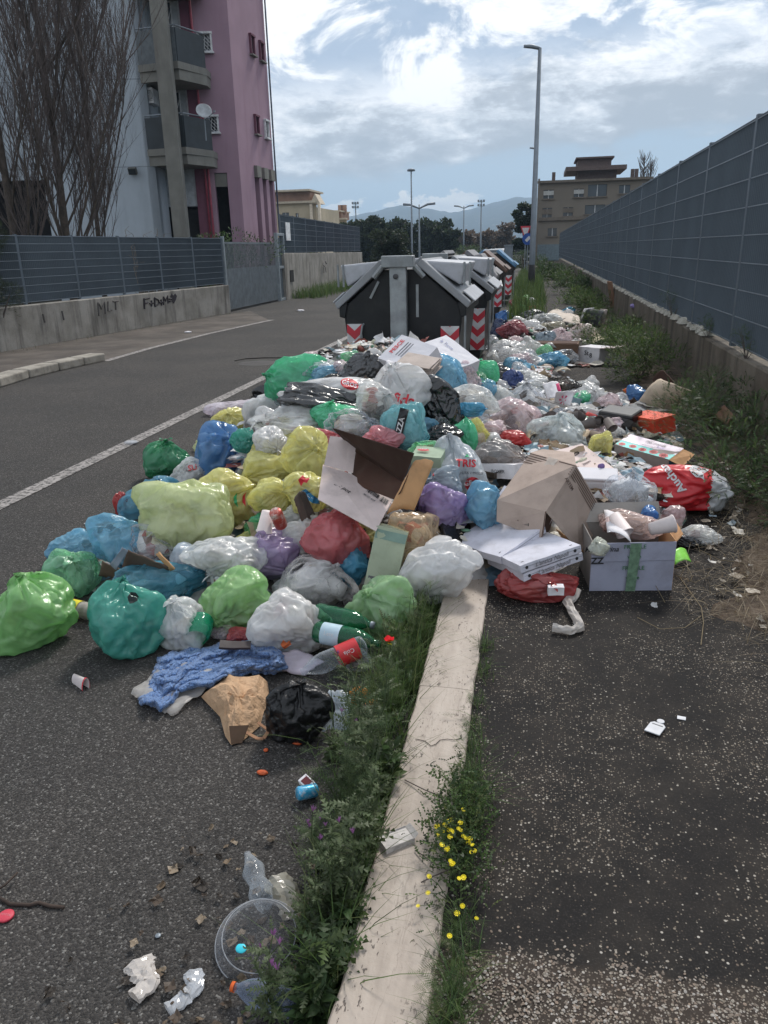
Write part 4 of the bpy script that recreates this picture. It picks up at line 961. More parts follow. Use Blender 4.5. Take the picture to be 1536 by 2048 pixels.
    if fill and max(w,h)>52 and mt.name.startswith('film') and mt.get('clear',0)>.1:
        Q,FQ=ico(3); rq=np.random.default_rng(sd+1); hull=np.array([np.abs(P[:,i]).max() for i in range(3)])
        # lumps of contents pressed against the skin from inside
        C_=MB(); keep=P*.86; bvt=None
        Vq=Q*(1+.16*ridged(Q,rq,4.,3)[:,None]); r_out=[]
        Pn=P/np.linalg.norm(P,axis=1)[:,None]; 
        ii=np.argmax(Q@Pn.T,axis=1); rad=np.linalg.norm(P[ii],axis=1)*.80*(1+.10*ridged(Q,rq,5.,3)-.05)
        mc=npmesh('contents',Q*rad[:,None],FQ,CONT[sd%3],True); link('contents',mc,o)
    BAGS[(px,py)]=o
    return o
def bagprint(o,px,py,s,mt,hpx,rot=0.,name='print',bold=.02,shear=0,shape=None,off=.006):
    """lettering (or a flat logo polygon) laid onto the bag's curved skin; centre pixel, height in pixels"""
    me=o.data; Mw=Matrix.Translation(o.location)@o.rotation_euler.to_matrix().to_4x4()
    bv=BVHTree.FromPolygons([tuple(Mw@v.co) for v in me.vertices],[tuple(q.vertices) for q in me.polygons])
    bm=bmesh.new()
    if shape is None:
        cu=bpy.data.curves.new('t','FONT'); cu.body=s; cu.size=1; cu.offset=bold; cu.align_x='CENTER'; cu.align_y='CENTER'; cu.resolution_u=2; cu.shear=shear
        to=bpy.data.objects.new('t',cu); COL.objects.link(to); dg=bpy.context.evaluated_depsgraph_get(); tm=bpy.data.meshes.new_from_object(to.evaluated_get(dg)); bm.from_mesh(tm); bpy.data.objects.remove(to); bpy.data.curves.remove(cu)
    else:
        vs=[bm.verts.new((x,y,0)) for x,y in shape]; bm.faces.new(vs)
    bmesh.ops.triangulate(bm,faces=bm.faces[:])
    xs=[v.co.x for v in bm.verts]; ys=[v.co.y for v in bm.verts]
    st=.13
    for ax,lo,hi in ((0,min(xs),max(xs)),(1,min(ys),max(ys))):
        q=lo+st
        while q<hi:
            no=Vector((1,0,0)) if ax==0 else Vector((0,1,0)); bmesh.ops.bisect_plane(bm,geom=bm.verts[:]+bm.edges[:]+bm.faces[:],plane_co=no*q,plane_no=no); q+=st
    a=math.radians(rot); Minv=Mw.inverted(); ok=True
    for v in bm.verts:
        x=v.co.x*hpx; y=v.co.y*hpx; X=px+(x*math.cos(a)-y*math.sin(a)); Y=py-(x*math.sin(a)+y*math.cos(a))
        d=Vector(ray(X,Y)); hh=bv.ray_cast(Vector(CAMP),d)
        if hh[0] is None: hh=bv.find_nearest(Vector(CAMP)+d*(Mw.translation-Vector(CAMP)).length)
        v.co=Minv@(hh[0]-d*off)
    m2=bpy.data.meshes.new(name); bm.to_mesh(m2); bm.free(); m2.materials.append(mt)
    return link(name,m2,o)
# ---- plastics
PW=[(0,c('#b0a79e')),(.35,c('#e6e4e2')),(.6,c('#8d847c')),(.8,c('#cfc7bb')),(1,c('#efefef'))]
F_WHITE=film('film_white',c('#cfd0d4',1.25),.05,.25,.32,PW,trans=.3,bstr=.5)
F_WHITE2=film('film_white_thin',c('#c6c9d0',1.2),.22,.55,.28,None,11)
F_CLEAR=film('film_clear',c('#c2c6cc',1.1),.55,.75,.18,None,12,.25,.8)
F_PINKW=film('film_pinkish',c('#cdbcc0',1.15),.25,.6,.28,[(0,c('#c98f80')),(.3,c('#e0d2cb')),(.55,c('#b7aebf')),(.8,c('#d9b9a6')),(1,c('#e6e2e2'))],8)
F_GREYB=film('film_grey_blue',c('#8f9fac',1.2),.1,.3,.3)
F_LIME=film('film_lime',c('#8fc077',1.15),.10,.42,.26,[(0,c('#5f8f3f')),(.3,c('#b9d8a0')),(.6,c('#6b9a4c')),(.85,c('#d9e6c9')),(1,c('#9bb86f'))],8)
F_LIME2=film('film_lime_bright',c('#86c270',1.1),.12,.4,.25,[(0,c('#3f7f2f')),(.4,c('#a6d887')),(.7,c('#4f8f3c')),(1,c('#b5d99a'))],7)
F_GREENC=film('film_green_clear',c('#7fc49a',1.1),.3,.75,.24,[(0,c('#5d5040')),(.25,c('#d7ded8')),(.5,c('#3f6f50')),(.7,c('#b89f80')),(1,c('#dfe9e2'))],9)
F_GREEN=film('film_green',c('#3fc493',1.15),.12,.45,.22,[(0,c('#1d7a50')),(.4,c('#8fdcb5')),(.7,c('#2a8f68')),(1,c('#c5e8d8'))],9)
F_DGREEN=film('film_dark_green',c('#2f8f63',1.1),.12,.5,.25,[(0,c('#1c3f2c')),(.4,c('#5fc08f')),(.7,c('#3a4a3c')),(1,c('#9fd9b8'))],9)
F_TEAL=film('film_teal',c('#2fa594',1.1),.06,.3,.25,[(0,c('#12604f')),(.5,c('#2fa08c')),(1,c('#5fbfab'))],7)
F_BLUEL=film('film_light_blue',c('#67b0cd',1.1),.2,.5,.24,[(0,c('#5d6f80')),(.3,c('#a9d3e2')),(.6,c('#3d7f9c')),(.85,c('#d5e6ee')),(1,c('#77b6c9'))],9)
F_BLUE=film('film_blue',c('#3f86bd',1.1),.12,.5,.24,[(0,c('#1f5c93')),(.4,c('#4e9bd0')),(.7,c('#2b4f80')),(1,c('#a5cbe4'))],9)
F_BLUES=film('film_strong_blue',c('#2080c8',1.1),.05,.3,.25)
F_CYAN=film('film_cyan',c('#25a7cf',1.1),.1,.3,.22)
F_PYEL=film('film_pale_yellow',c('#bcc58c',1.2),.10,.45,.24,[(0,c('#9aa067')),(.35,c('#d8dcae')),(.6,c('#8b8f63')),(.85,c('#e3e3cb')),(1,c('#b0b37c'))],7)
F_YEL=film('film_yellow',c('#dccf72',1.15),.12,.5,.25,[(0,c('#8f7a35')),(.3,c('#e6dc8a')),(.55,c('#b8973f')),(.8,c('#d8cfa8')),(1,c('#c7b24a'))],9)
F_RED=film('film_coral',c('#cf5f66',1.1),.08,.4,.22,[(0,c('#8f3038')),(.4,c('#e07a7e')),(.75,c('#a8424b')),(1,c('#eab0ac'))],7)
F_REDD=film('film_red',c('#b8302e',1.1),.1,.3,.25)
F_PINK=film('film_pink',c('#db7f8b',1.1),.12,.45,.24)
F_LILAC=film('film_lilac',c('#a48fb8',1.1),.15,.5,.24,[(0,c('#6d5580')),(.4,c('#c3afd3')),(.7,c('#8a6f9c')),(1,c('#d9cfe2'))],8)
F_BLACK=film('film_black',(.012,.012,.013),0,.0,.20,None,8,.02,.9)
F_DGREY=film('film_charcoal',(.04,.042,.048),.0,.15,.22,None,8,.05,.9)
F_BEIGE=film('film_beige',c('#c9b38f',1.1),.25,.5,.26,None,8)
RP=mat('print_red',c('#c8323c'),.5,var=.05); GP=mat('print_green',c('#3aa06a'),.5); BP=mat('print_blue',c('#2f7fa8'),.5); KP=mat('print_black',(.02,.02,.022),.6); WP=mat('print_white',(.65,.65,.66),.5); OP=mat('print_orange',c('#cf6a3a'),.5)
GYP=mat('print_grey',(.16,.16,.17),.6)
def contmat(nm,stops,sc):
    m,g,o=newmat(nm); v=ocoord(g); a=g.n('ShaderNodeSeparateColor'); g.link(g.vor(g.noise(v,6,2,out=1) if False else v,sc,out='Color'),a.inputs[0])
    cc=g.ramp(a.outputs[0],stops,'CONSTANT'); cc=g.mix(.3,cc,g.ramp(g.noise(v,25,4,.6),[(.3,(.05,.045,.04)),(.7,(.5,.48,.45))]))
    p=princ(g,cc,.6,.3,0,bumpn(g,g.vor(v,sc),1.,.03)); g.link(p.outputs[0],o.inputs[0]); return m
CONT=[contmat('contents_white',[(0,c('#d8d6d2')),(.3,c('#8d8378')),(.45,c('#e6e4e0')),(.7,c('#b5aa9a')),(.85,c('#5a4b40'))],13),contmat('contents_mixed',[(0,c('#c9c2b6')),(.2,c('#6b4f3a')),(.35,c('#e0ddd8')),(.55,c('#a34a3a')),(.65,c('#d6d0c6')),(.8,c('#3a3633')),(.9,c('#cfc7a5'))],15),contmat('contents_pale',[(0,c('#dcdcdc')),(.4,c('#c2b7a8')),(.6,c('#e8e8e8')),(.8,c('#9aa5a8'))],10)]
# ---- crushed rubbish body beneath the bags
def heapmesh():
    x0,x1,y0,y1,st=-2.7,1.7,2.9,16.4,.045
    xs=np.arange(x0,x1,st); ys_=np.arange(y0,y1,st); nx=len(xs); vs=[];keep=[]
    for y in ys_:
        for x in xs:
            h=HZ(x,y); base=SWZ if x>-.38 else 0.
            k=sm(0,.12,h-base); cr=abs(fbm(x*4,y*4,1.))*.12+abs(fbm(x*11,y*11,5.,))*.07
            vs.append((x,y,h-.07*k+cr*k-.02)); keep.append(h>base+.005)
    keep=np.array(keep).reshape(len(ys_),nx); f=[]
    for j in range(len(ys_)-1):
        for i in range(nx-1):
            if keep[j:j+2,i:i+2].any(): f.append((j*nx+i,j*nx+i+1,(j+1)*nx+i+1,(j+1)*nx+i))
    m,g,o=newmat('packed_rubbish'); v=ocoord(g,True); a=g.n('ShaderNodeSeparateColor'); g.link(g.vor(v,11,out='Color'),a.inputs[0])
    cc=g.ramp(a.outputs[0],[(0,(.02,.02,.02)),(.12,(.35,.34,.33)),(.25,(.10,.075,.055)),(.37,(.45,.45,.46)),(.48,(.05,.18,.14)),(.58,(.30,.24,.16)),(.68,(.08,.20,.30)),(.78,(.40,.38,.36)),(.88,(.25,.05,.05)),(.95,(.5,.5,.5))],'CONSTANT')
    cc=g.mix(.35,cc,g.ramp(g.noise(v,14,5,.7),[(.3,(.02,.018,.016)),(.6,(.25,.22,.19)),(.8,(.4,.4,.4))]))
    p=princ(g,cc,.5,.4,0,bumpn(g,g.noise(v,22,5,.6,.5,'RIDGED_MULTIFRACTAL'),.8,.02)); g.link(p.outputs[0],o.inputs[0])
    o=link('packed_rubbish',npmesh('packed_rubbish',vs,np.array(f),m,True)); setp(o,'compacted mixed rubbish filling the heap beneath the bags','rubbish',kind='stuff')
heapmesh()
# ---- loose scraps: crumpled paper, film, cups and cartons nobody could count
def scraps(name,n,reg,smin,smax,label,pal,lift=.01,seed=3,shapes='sheet',dens=None):
    rng=np.random.default_rng(seed); k=4; P=[(i/(k-1)-.5,j/(k-1)-.5,0) for j in range(k) for i in range(k)]; F=[(j*k+i,j*k+i+1,(j+1)*k+i+1,(j+1)*k+i) for j in range(k-1) for i in range(k-1)]
    L=[];
    while len(L)<n:
        x=rng.uniform(reg[0],reg[1]); y=rng.uniform(reg[2],reg[3])
        if dens and rng.random()>dens(x,y): continue
        z=HZ(x,y)+lift+rng.uniform(0,.02)
        L.append((x,y,z))
    L=np.array(L); n=len(L); cols=pick(pal,n,.12,rng); R_=randrot(n,.55 if shapes=='sheet' else .8,rng); s=rng.uniform(smin,smax,n)
    V=6; per=n//V+1; obs=[]
    allv=[];allf=[];allc=[];off=0
    for q in range(V):
        sl_=slice(q*per,min(n,(q+1)*per)); 
        if sl_.start>=n: break
        T=np.array(P)*[1,rng.uniform(.5,1),1]; T[:,2]=ridged(T*1.,rng,6.,3)*.34; T[:,0]+=rng.normal(0,.05,len(T)); T[:,1]+=rng.normal(0,.05,len(T))
        v=np.einsum('nij,nkj->nki',R_[sl_],T[None]*s[sl_][:,None,None])+L[sl_][:,None,:]; v[...,2]=np.maximum(v[...,2],L[sl_][:,None,2]-.004)
        m_=v.shape[0]; f=(np.array(F)[None]+(np.arange(m_)*len(T))[:,None,None]).reshape(-1,4)+off
        allv.append(v.reshape(-1,3)); allf.append(f); allc.append(np.repeat(cols[sl_],len(F),0)); off+=m_*len(T)
    o=link(name,npmesh(name,np.concatenate(allv),np.concatenate(allf),vcmat('scrap_'+name,.5,.15),False,np.concatenate(allc)))
    setp(o,label,'litter',kind='stuff'); return o
PALP=[c('#d9d6d2'),c('#c9c6c4'),c('#e2e2e4'),c('#b5a48c'),c('#8d7355'),c('#8fa9b5'),c('#9a5a54'),c('#3c3a3a'),c('#a9b8c0'),c('#d8d4c6'),c('#e8e8ea'),c('#4d433c'),c('#dcdcde'),c('#2f2d2d')]
PALW=[c('#dcdad6'),c('#e6e6e8'),c('#c9c2b6'),c('#b9a88e'),c('#9fb0ba'),c('#d0d0d0')]
scraps('heap_scraps',900,(-2.3,1.2,3.3,9.2),.05,.17,'torn paper and film scraps wedged among the bags',PALP,.03,4,dens=lambda x,y:1 if HZ(x,y)>.12 else .0)
scraps('pavement_litter',240,(-.3,1.15,4.6,8.6),.03,.16,'loose cups, paper and film strewn over the pavement right of the heap',PALP+PALW,.02,5,dens=lambda x,y:max(0,1-abs(x-.45)/1.1))
scraps('far_litter',300,(-.6,1.2,8.4,19),.05,.22,'loose litter spread beside the containers',PALP+PALW,.02,6,dens=lambda x,y:(0.05 if ((x-.7)/.5)**2+((y-9.5)/1.2)**2<1 else .9)*max(0,1-abs(x-.1)/.9)*(1.2-(y-8)/14))
scraps('fine_shreds',900,(-2.2,1.5,3.2,9),.015,.045,'small shredded bits of paper over the heap',PALW,.03,8,dens=lambda x,y:1 if HZ(x,y)>.1 else .15)
def wads(name,n,reg,s0,s1,label,pal,seed,dens):
    rng=np.random.default_rng(seed); vs,fs=ico(2); allv=[];allf=[];allc=[];off=0
    L=[]
    while len(L)<n:
        x=rng.uniform(reg[0],reg[1]); y=rng.uniform(reg[2],reg[3])
        if rng.random()<dens(x,y): L.append((x,y,HZ(x,y)+.02))
    L=np.array(L); per=n//8+1; Rr=randrot(n,1.5,rng); cols=pick(pal,n,.1,rng)
    for q in range(8):
        sl_=slice(q*per,min(n,(q+1)*per)); 
        if sl_.start>=n: break
        T=vs*(1+.42*ridged(vs,rng,3.5,3)[:,None])*np.array([1,rng.uniform(.5,.9),rng.uniform(.3,.55)]); m_=len(L[sl_])
        sc_=rng.uniform(s0,s1,m_); v=np.einsum('nij,nkj->nki',Rr[sl_],T[None]*sc_[:,None,None]); v[...,2]*=.7; v=v+L[sl_][:,None,:]
        allv.append(v.reshape(-1,3)); allf.append((fs[None]+(np.arange(m_)*len(vs))[:,None,None]).reshape(-1,3)+off); off+=m_*len(vs); allc.append(np.repeat(cols[sl_],len(fs),0))
    o=link(name,npmesh(name,np.concatenate(allv),np.concatenate(allf),vcmat('wad',.3,.25,.6,.25,30,.6),True,np.concatenate(allc))); setp(o,label,'litter',kind='stuff')
PALB=[c('#e4e4e6'),c('#d9d6d4'),c('#e6e2dc'),c('#cfd4da'),c('#c2a890'),c('#d8c9c4'),c('#3a3838'),c('#7fb0c4'),c('#cfd0b8'),c('#b5655c'),c('#262424'),c('#e8e8ea'),c('#8a6f58'),c('#86b898')]
wads('crumpled_litter',900,(-.4,1.15,4.6,8.8),.022,.07,'crumpled wrappers and paper balls covering the pavement side of the heap',PALB,41,lambda x,y:max(0,1-abs(x-.35)/.95))
wads('crumpled_litter',420,(-.5,1.15,8.6,19),.03,.10,'crumpled wrappers among the bags beside the containers',PALB,43,lambda x,y:(0.03 if ((x-.7)/.5)**2+((y-9.5)/1.2)**2<1 else .9)*max(0,1-abs(x-.1)/.9)*(1.2-(y-8)/14))
wads('crumpled_litter',800,(-2.4,.9,3.4,8.6),.02,.06,'crumpled wrappers filling the gaps between the big bags',PALB,44,lambda x,y:1 if HZ(x,y)>.13 else 0)
# small solid bits: cups and cartons
def cups():
    rng=np.random.default_rng(12); n=10; prof=[(.028,0),(.038,.09),(.04,.09),(.036,.088),(.026,.006)]
    tv=[(r_*math.cos(2*math.pi*k/n),r_*math.sin(2*math.pi*k/n),z-.045) for r_,z in prof for k in range(n)]
    tf=[(i*n+k,i*n+(k+1)%n,(i+1)*n+(k+1)%n,(i+1)*n+k) for i in range(len(prof)-1) for k in range(n)]+[tuple(range(n))[::-1]]
    for i in range(46):
        px=rng.uniform(1010,1235); py=rng.uniform(800,880); p=G(px,py,.27)
        if i<10: px=1090+i*14+rng.normal(0,3); py=832+rng.normal(0,5)+i*1.2; p=G(px,py,.34)
        col=[c('#6b6360'),c('#d8d6d3'),c('#8a7c70'),c('#c8b59a'),c('#b8403c')][(ci:=int(rng.integers(0,5)) if i>=10 else 0)]
        if i==0: cupme={}
        key=tuple(round(x,2) for x in col)
        if key not in cupme:
            cupme[key]=npmesh('paper_cup',np.array(tv),[np.array(tf[:-1]),np.array(tf[-1:])],mat('cup_%d'%len(cupme),col,.6),True)
        o=link('paper_cup',cupme[key],None,(p[0],p[1],p[2])); o.rotation_euler=(rng.uniform(.9,2.2),0,rng.uniform(0,6.28)); o.scale=[1.1]*3
        cn={0:'grey-brown',1:'white',2:'dull brown',3:'tan',4:'red'}[ci]; setp(o,'grey-brown paper cup, one of the stack spilled between the white bags and the toilet roll' if i<10 else cn+' paper cup lying loose in the pavement litter','paper cup','cups in a spilled row' if i<10 else 'paper cups in the pavement litter')
cups()
# ================================================================ bags, front row first (pixel centre, size)
bag(62,1222,150,150,F_LIME2,'large bright lime green bag with pointed top at the far left of the heap',knot=(-.15,-.1,1.),spike=.35,facet=9,crum=.045,fold=.08,ears=False,ground=True,p=9)
bag(150,1148,104,96,F_GREENC,'see-through green bag knotted in the middle, behind the lime bag',knot=(.0,-.6,.7),ground=True,spike=.15)
bag(150,1098,92,62,F_BLUEL,'pale blue crumpled bag peeping over the see-through green bag',ears=False,spike=0,lift=.08)
o=bag(246,1236,146,158,F_TEAL,'big teal bag with a dark torn hole near its top, front left',knot=(.15,.1,1.),spike=.12,facet=10,ears=False,ground=True,crum=.04,fold=.09,p=10)
bagprint(o,266,1196,'',mat('hole_dark',(.02,.03,.03),.8),11,shape=[(-1.,.2),(-.4,1.1),(.5,1.),(1.05,.3),(.8,-.5),(.1,-.9),(-.6,-1.),(-.9,-.4)],name='tear',off=.003)
o=bag(298,1180,190,74,F_BLUEL if False else film('film_sea_blue',c('#2f95ae',1.1),.2,.4,.22),'sea blue bag slumped behind the teal bag, holding brown cardboard',spike=0,ears=False,lift=.08,dep=.12)
bag(244,1088,130,92,F_BLUEL,'light blue film bag with silvery folds, under the pale yellow bag',knot=(-.2,-.9,-.6),spike=.1,lift=.10,ears=False,facet=8)
bag(310,1095,110,70,F_CLEAR,'silvery clear film bulging below the pale yellow bag',spike=0,ears=False,lift=.08)
bag(302,1008,112,84,film('film_mid_blue',c('#4a9ab5',1.1),.15,.45,.25),'mid blue bag with pinched neck behind the pale yellow bag',knot=(.3,-.4,.9),spike=.3,lift=.05)
bag(248,1020,30,60,F_REDD,'red printed wrapper tucked behind the mid blue bag',name='wrapper',cat='wrapper',ears=False,spike=0,lift=.03,dep=.04)
bag(374,1038,156,122,F_PYEL,'big glossy pale yellow-green bag bulging on the left slope',knot=(-.1,-.5,-.9),spike=.22,facet=9,crum=.035,ears=False,lift=.16,p=9)
bag(362,1248,98,104,F_WHITE2,'whitish see-through bag tied at its top, between the teal and lime bags',knot=(-.35,-.2,1),spike=.3,ground=True)
bag(466,1206,134,120,F_LIME,'rounded lime bag with gathered neck at lower left, above the blue towel',knot=(-.55,-.8,-.35),spike=.15,ground=True,facet=10,crum=.04,ears=False,p=10)
o=bag(582,1246,156,158,F_WHITE,'large white bag with a faint orange print, front centre of the heap',knot=(.8,-.6,-.5),spike=.12,ground=True,facet=12,ears=False,crum=.045)
bagprint(o,572,1290,'',OP,11,shape=[(-1,.1),(-.5,.9),(.1,.4),(.6,.8),(1.,.1),(.4,-.3),(-.2,-.8),(-.7,-.4)],name='print')
bag(634,1168,140,112,film('film_crinkled',c('#b9b8b8',1.15),.35,.6,.22,None,13,.25,.9),'crinkled greyish clear bag behind the large white front bag',spike=0,ears=False,lift=.10,facet=18,crum=.07)
bag(596,1180,80,56,F_CLEAR,'shredded clear film lump with a lime label, left of the crinkled bag',ears=False,spike=0,lift=.05,crum=.1)
bag(450,1116,150,66,F_WHITE2,'white bag with loose loop handles lying below the pale yellow bag',knot=(-.4,-.9,-.3),spike=.2,lift=.13,fold=.09)
bag(385,1130,90,70,film('film_ice',c('#b4c2d4',1.15),.2,.4,.25),'icy blue-white bag printed with a small dark mark, left of the loop-handled bag',spike=0,ears=False,lift=.05)
bag(543,1118,92,86,F_LILAC,'lilac bag wedged between the white loop-handled and crinkled bags',spike=.1,ears=False,lift=.08,knot=(.5,-.6,-.4))
bag(355,1160,60,60,film('film_dark_violet',(.05,.03,.07),.0,.3),'dark violet bag in the gap above the white tied bag',ears=False,spike=0,lift=.02)
bag(676,1072,118,102,F_RED,'coral red bag left of the pale green carton',knot=(.2,.2,1),spike=.1,facet=9,ears=False,lift=.16,crum=.035,p=9,roll=20)
bag(708,1128,72,76,F_CYAN,'bright cyan bag showing under the coral bag',ears=False,spike=0,lift=.02,fold=.09)
bag(585,1080,120,70,F_WHITE2,'thin white bag lying flat under the torn yellow bag',ears=False,spike=0,lift=.06)
bag(822,1090,92,104,F_BEIGE,'beige see-through bag wrapped round a pale green carton',spike=0,ears=False,lift=.08,crum=.06)
bag(852,1078,56,70,F_BEIGE,'torn cream bag fold beside the dark pot',ears=False,spike=0,lift=.06,roll=-25)
bag(765,1216,138,132,film('film_pale_green',c('#93bb85',1.15),.1,.3,.28,[(0,c('#6f9a62')),(.5,c('#a9cc9a')),(1,c('#cfe0c4'))]),'pale green bag with a pointed fold, behind the weeds at the kerb',knot=(-.5,-.5,.6),spike=.12,ground=True,facet=9,ears=False,crum=.04,p=9)
bag(884,1146,150,104,F_WHITE,'long white bag with red drawstring lying across the kerb',knot=(-.9,-.3,-.5),spike=.12,lift=.12,roll=-22,facet=10,ears=False,fold=.08)
bag(1074,1172,148,62,F_REDD,'flattened red bag with a white carton in its knot, beneath the pizza boxes',knot=(.35,-.7,.6),spike=.25,ground=True)
# --- second tier
bag(335,922,84,84,F_DGREEN,'small dark green bag standing apart on the road at the heap\'s left edge',knot=(.05,-.1,1),spike=.3,ground=True)
o=bag(386,952,74,64,F_WHITE2,'white bag with red stripes between the dark green and blue bags',ears=False,spike=0,lift=.06)
bagprint(o,385,936,'SU',RP,16,rot=10)
bag(452,920,118,118,F_BLUE,'shiny blue bag tied with stretched creases, left of the yellow bags',knot=(.6,-.6,.5),spike=.05,ears=False,lift=.13,fold=.10,facet=10,roll=-28,p=9)
bag(493,886,52,48,F_TEAL,'small teal bag fold touching the top of the shiny blue bag',ears=False,spike=0,lift=.10)
bag(418,893,48,60,F_PYEL,'pale yellow bag squeezed behind the shiny blue bag',ears=False,spike=0,lift=.04)
bag(452,848,66,46,F_YEL,'open yellow bag with newspapers near the left edge of the heap',ears=False,spike=.1,lift=.05)
bag(470,823,100,34,film('film_pale_pink',c('#d3c3d3',1.15),.2,.3,.25),'pale pink film sheet lying over the left edge of the heap',ears=False,spike=0,lift=.03,dep=.12)
bag(556,905,88,66,F_YEL,'yellow bag under the small white looped bag',knot=(.4,-.6,-.5),spike=.1,lift=.10,ears=False)
bag(616,908,92,84,F_YEL,'yellow bag with gathered pleats, touching the large open cardboard box',knot=(.3,-.7,.3),spike=.1,lift=.14,ears=False)
bag(535,938,110,60,F_YEL,'low yellow bag knotted above the printed yellow bag',knot=(-.8,-.5,-.3),spike=.3,lift=.10)
o=bag(462,1000,106,96,F_YEL,'yellow bag with green and red swoosh print next to the pale yellow one',knot=(.8,-.3,.6),spike=.15,lift=.14,ears=False)
bagprint(o,482,1000,'',GP,15,shape=[(-.4,-1.),(-.9,-.4),(-1.,.4),(-.5,1.),(-.6,.4),(-.5,-.3)],name='print'); bagprint(o,490,998,'',RP,15,shape=[(.1,-1.),(-.35,-.4),(-.3,.4),(.2,1.),(0,.4),(.05,-.3)],name='print')
bag(548,990,84,58,F_YEL,'yellow film neck joining the swoosh bag and the torn bag',knot=(.8,-.5,.2),spike=.2,lift=.12,ears=False)
o=bag(612,985,80,74,F_YEL,'torn yellow bag spilling papers, with a red and teal print',knot=(-.9,-.2,.2),spike=.1,lift=.14,ears=False,facet=12)
bagprint(o,608,962,'',RP,12,shape=[(-1,.2),(-.2,1),(.3,.4),(1,.6),(.5,-.3),(-.1,-.2),(-.5,-.9)],name='print'); bagprint(o,622,994,'',BP,18,shape=[(-1,.7),(-.6,.9),(.2,.2),(.8,-.2),(1.,-.8),(.2,-.7),(-.6,-.1)],name='print'); bagprint(o,622,994,'',WP,9,shape=[(-.8,.6),(-.1,.2),(.5,-.4),(-.1,-.4),(-.8,.1)],name='print',off=.006)
bag(546,888,64,52,F_WHITE,'small white bag with hanging loop handles on top of the yellow bags',knot=(.3,-.8,-.4),spike=.35,lift=.22)
bag(640,882,84,42,F_RED,'red and orange bag fold behind the yellow bags',ears=False,spike=0,lift=.10)
bag(588,850,150,52,F_WHITE2,'wide thin white bag with looped handle above the yellow bags',knot=(-.8,-.4,.5),spike=.25,lift=.12)
bag(536,825,86,62,F_WHITE,'white bag with tied ears near the left crest of the heap',knot=(-.9,-.2,-.5),spike=.2,lift=.07)
bag(548,790,70,40,F_BLACK,'black film scrap showing under the bright green bag',ears=False,spike=0,lift=.0)
o=bag(596,757,112,78,F_GREEN,'bright green see-through bag at the crest of the heap by the road',knot=(-.9,-.1,.2),spike=.08,ears=False,lift=.08,facet=10,p=9)
bag(645,740,90,44,F_CLEAR,'clear bag of green and white packets behind the bright green bag',ears=False,spike=0,lift=.02)
bag(737,737,100,66,F_DGREY,'charcoal crumpled bag on the crest just in front of the nearest container',knot=(0,-.3,.9),spike=.12,ears=False,lift=.12,crum=.08,fold=.1)
o=bag(668,783,176,54,F_WHITE,'white bag with a red oval shop print below the charcoal bag',ears=False,spike=0,lift=.10,facet=10)
bagprint(o,699,768,'',RP,11,rot=-18,shape=[(1.7*math.cos(t),math.sin(t)) for t in np.linspace(0,6.1,18)],name='print'); bagprint(o,699,768,'GROS',WP,12,rot=-18,off=.011)
bag(655,802,150,50,film('film_slate',(.035,.037,.042),.0,.1,.25,None,8,.05,.6),'long dark bag lying under the red-oval white bag',ears=False,spike=0,lift=.10,roll=8)
bag(592,815,50,40,F_CLEAR,'clear wrap of violet bottles next to the long dark bag',ears=False,spike=0,lift=.10)
bag(674,828,86,52,F_GREEN,'green bag with white string handles in the middle of the crest',knot=(-.3,-.2,1),spike=.3,lift=.12)
bag(756,808,80,70,F_WHITE2,'white bag with grey-green shadows left of the red-lettered bag',ears=False,spike=.1,lift=.16)
bag(705,850,90,50,F_CLEAR,'clear lumpy bag right above the open cardboard box',ears=False,spike=0,lift=.10,crum=.08)
o=bag(798,790,112,96,F_WHITE,'round white bag lettered in red at the centre of the crest',ears=False,spike=.1,knot=(-.3,-.3,1),lift=.15,facet=10,p=9)
bagprint(o,806,800,'fida',RP,33,rot=-8,shear=.15)
bagprint(o,818,817,'il fresco',GYP,7,rot=-8)
o=bag(808,862,86,90,film('film_aqua',c('#6fb5bd',1.1),.2,.55,.22,[(0,c('#2f7f73')),(.3,c('#8fd0d8')),(.6,c('#3f6f66')),(1,c('#cfe4e6'))],7),'aqua see-through bag with a black strip of white capitals',ears=False,spike=0,lift=.14,facet=10)
bagprint(o,799,858,'',KP,10,rot=76,shape=[(-4.2,-.9),(4.2,-.9),(4.2,.9),(-4.2,.9)],name='print'); bagprint(o,799,858,'PAZZA',WP,15,rot=76,off=.012)
bag(762,882,76,46,F_PINK,'pink bag with radial creases behind the open cardboard box',ears=False,spike=0,lift=.10,fold=.1,knot=(0,-1,.4))
bag(882,812,70,110,F_BLACK,'glossy black sack running down the crest',ears=False,spike=0,lift=.12,roll=-24,facet=12)
bag(880,872,72,44,F_BLACK,'flattened glossy black sack end below the first one',ears=False,spike=0,lift=.12)
bag(884,757,88,80,F_BLUEL,'light blue bag with pinched bottom in front of the nearest container',knot=(.2,-.2,-1),spike=.25,ears=False,lift=.14,facet=10)
bag(934,770,56,70,F_PINKW,'pale bag squeezed right of the light blue pinched bag',ears=False,spike=0,lift=.06)
bag(962,748,60,44,F_GREEN,'sea green knotted bag by the foot of the second container',knot=(-.2,-.2,1),spike=.35,lift=.12)
bag(962,782,56,40,F_BLUEL,'turquoise lower bag under the sea green knotted one',ears=False,spike=0,lift=.06)
bag(944,806,90,52,F_WHITE2,'white bag draped right of the glossy black sack',ears=False,spike=0,lift=.10)
bag(942,820,52,26,F_CYAN,'vivid blue bag piece lying on the white draped bag',ears=False,spike=0,lift=.16)
bag(958,868,34,50,F_YEL,'narrow yellow bag behind the small green bag',ears=False,spike=0,lift=.10)
bag(931,871,48,58,F_GREEN,'small green bag beside the glossy black sack end',ears=False,spike=.08,lift=.14,roll=-15)
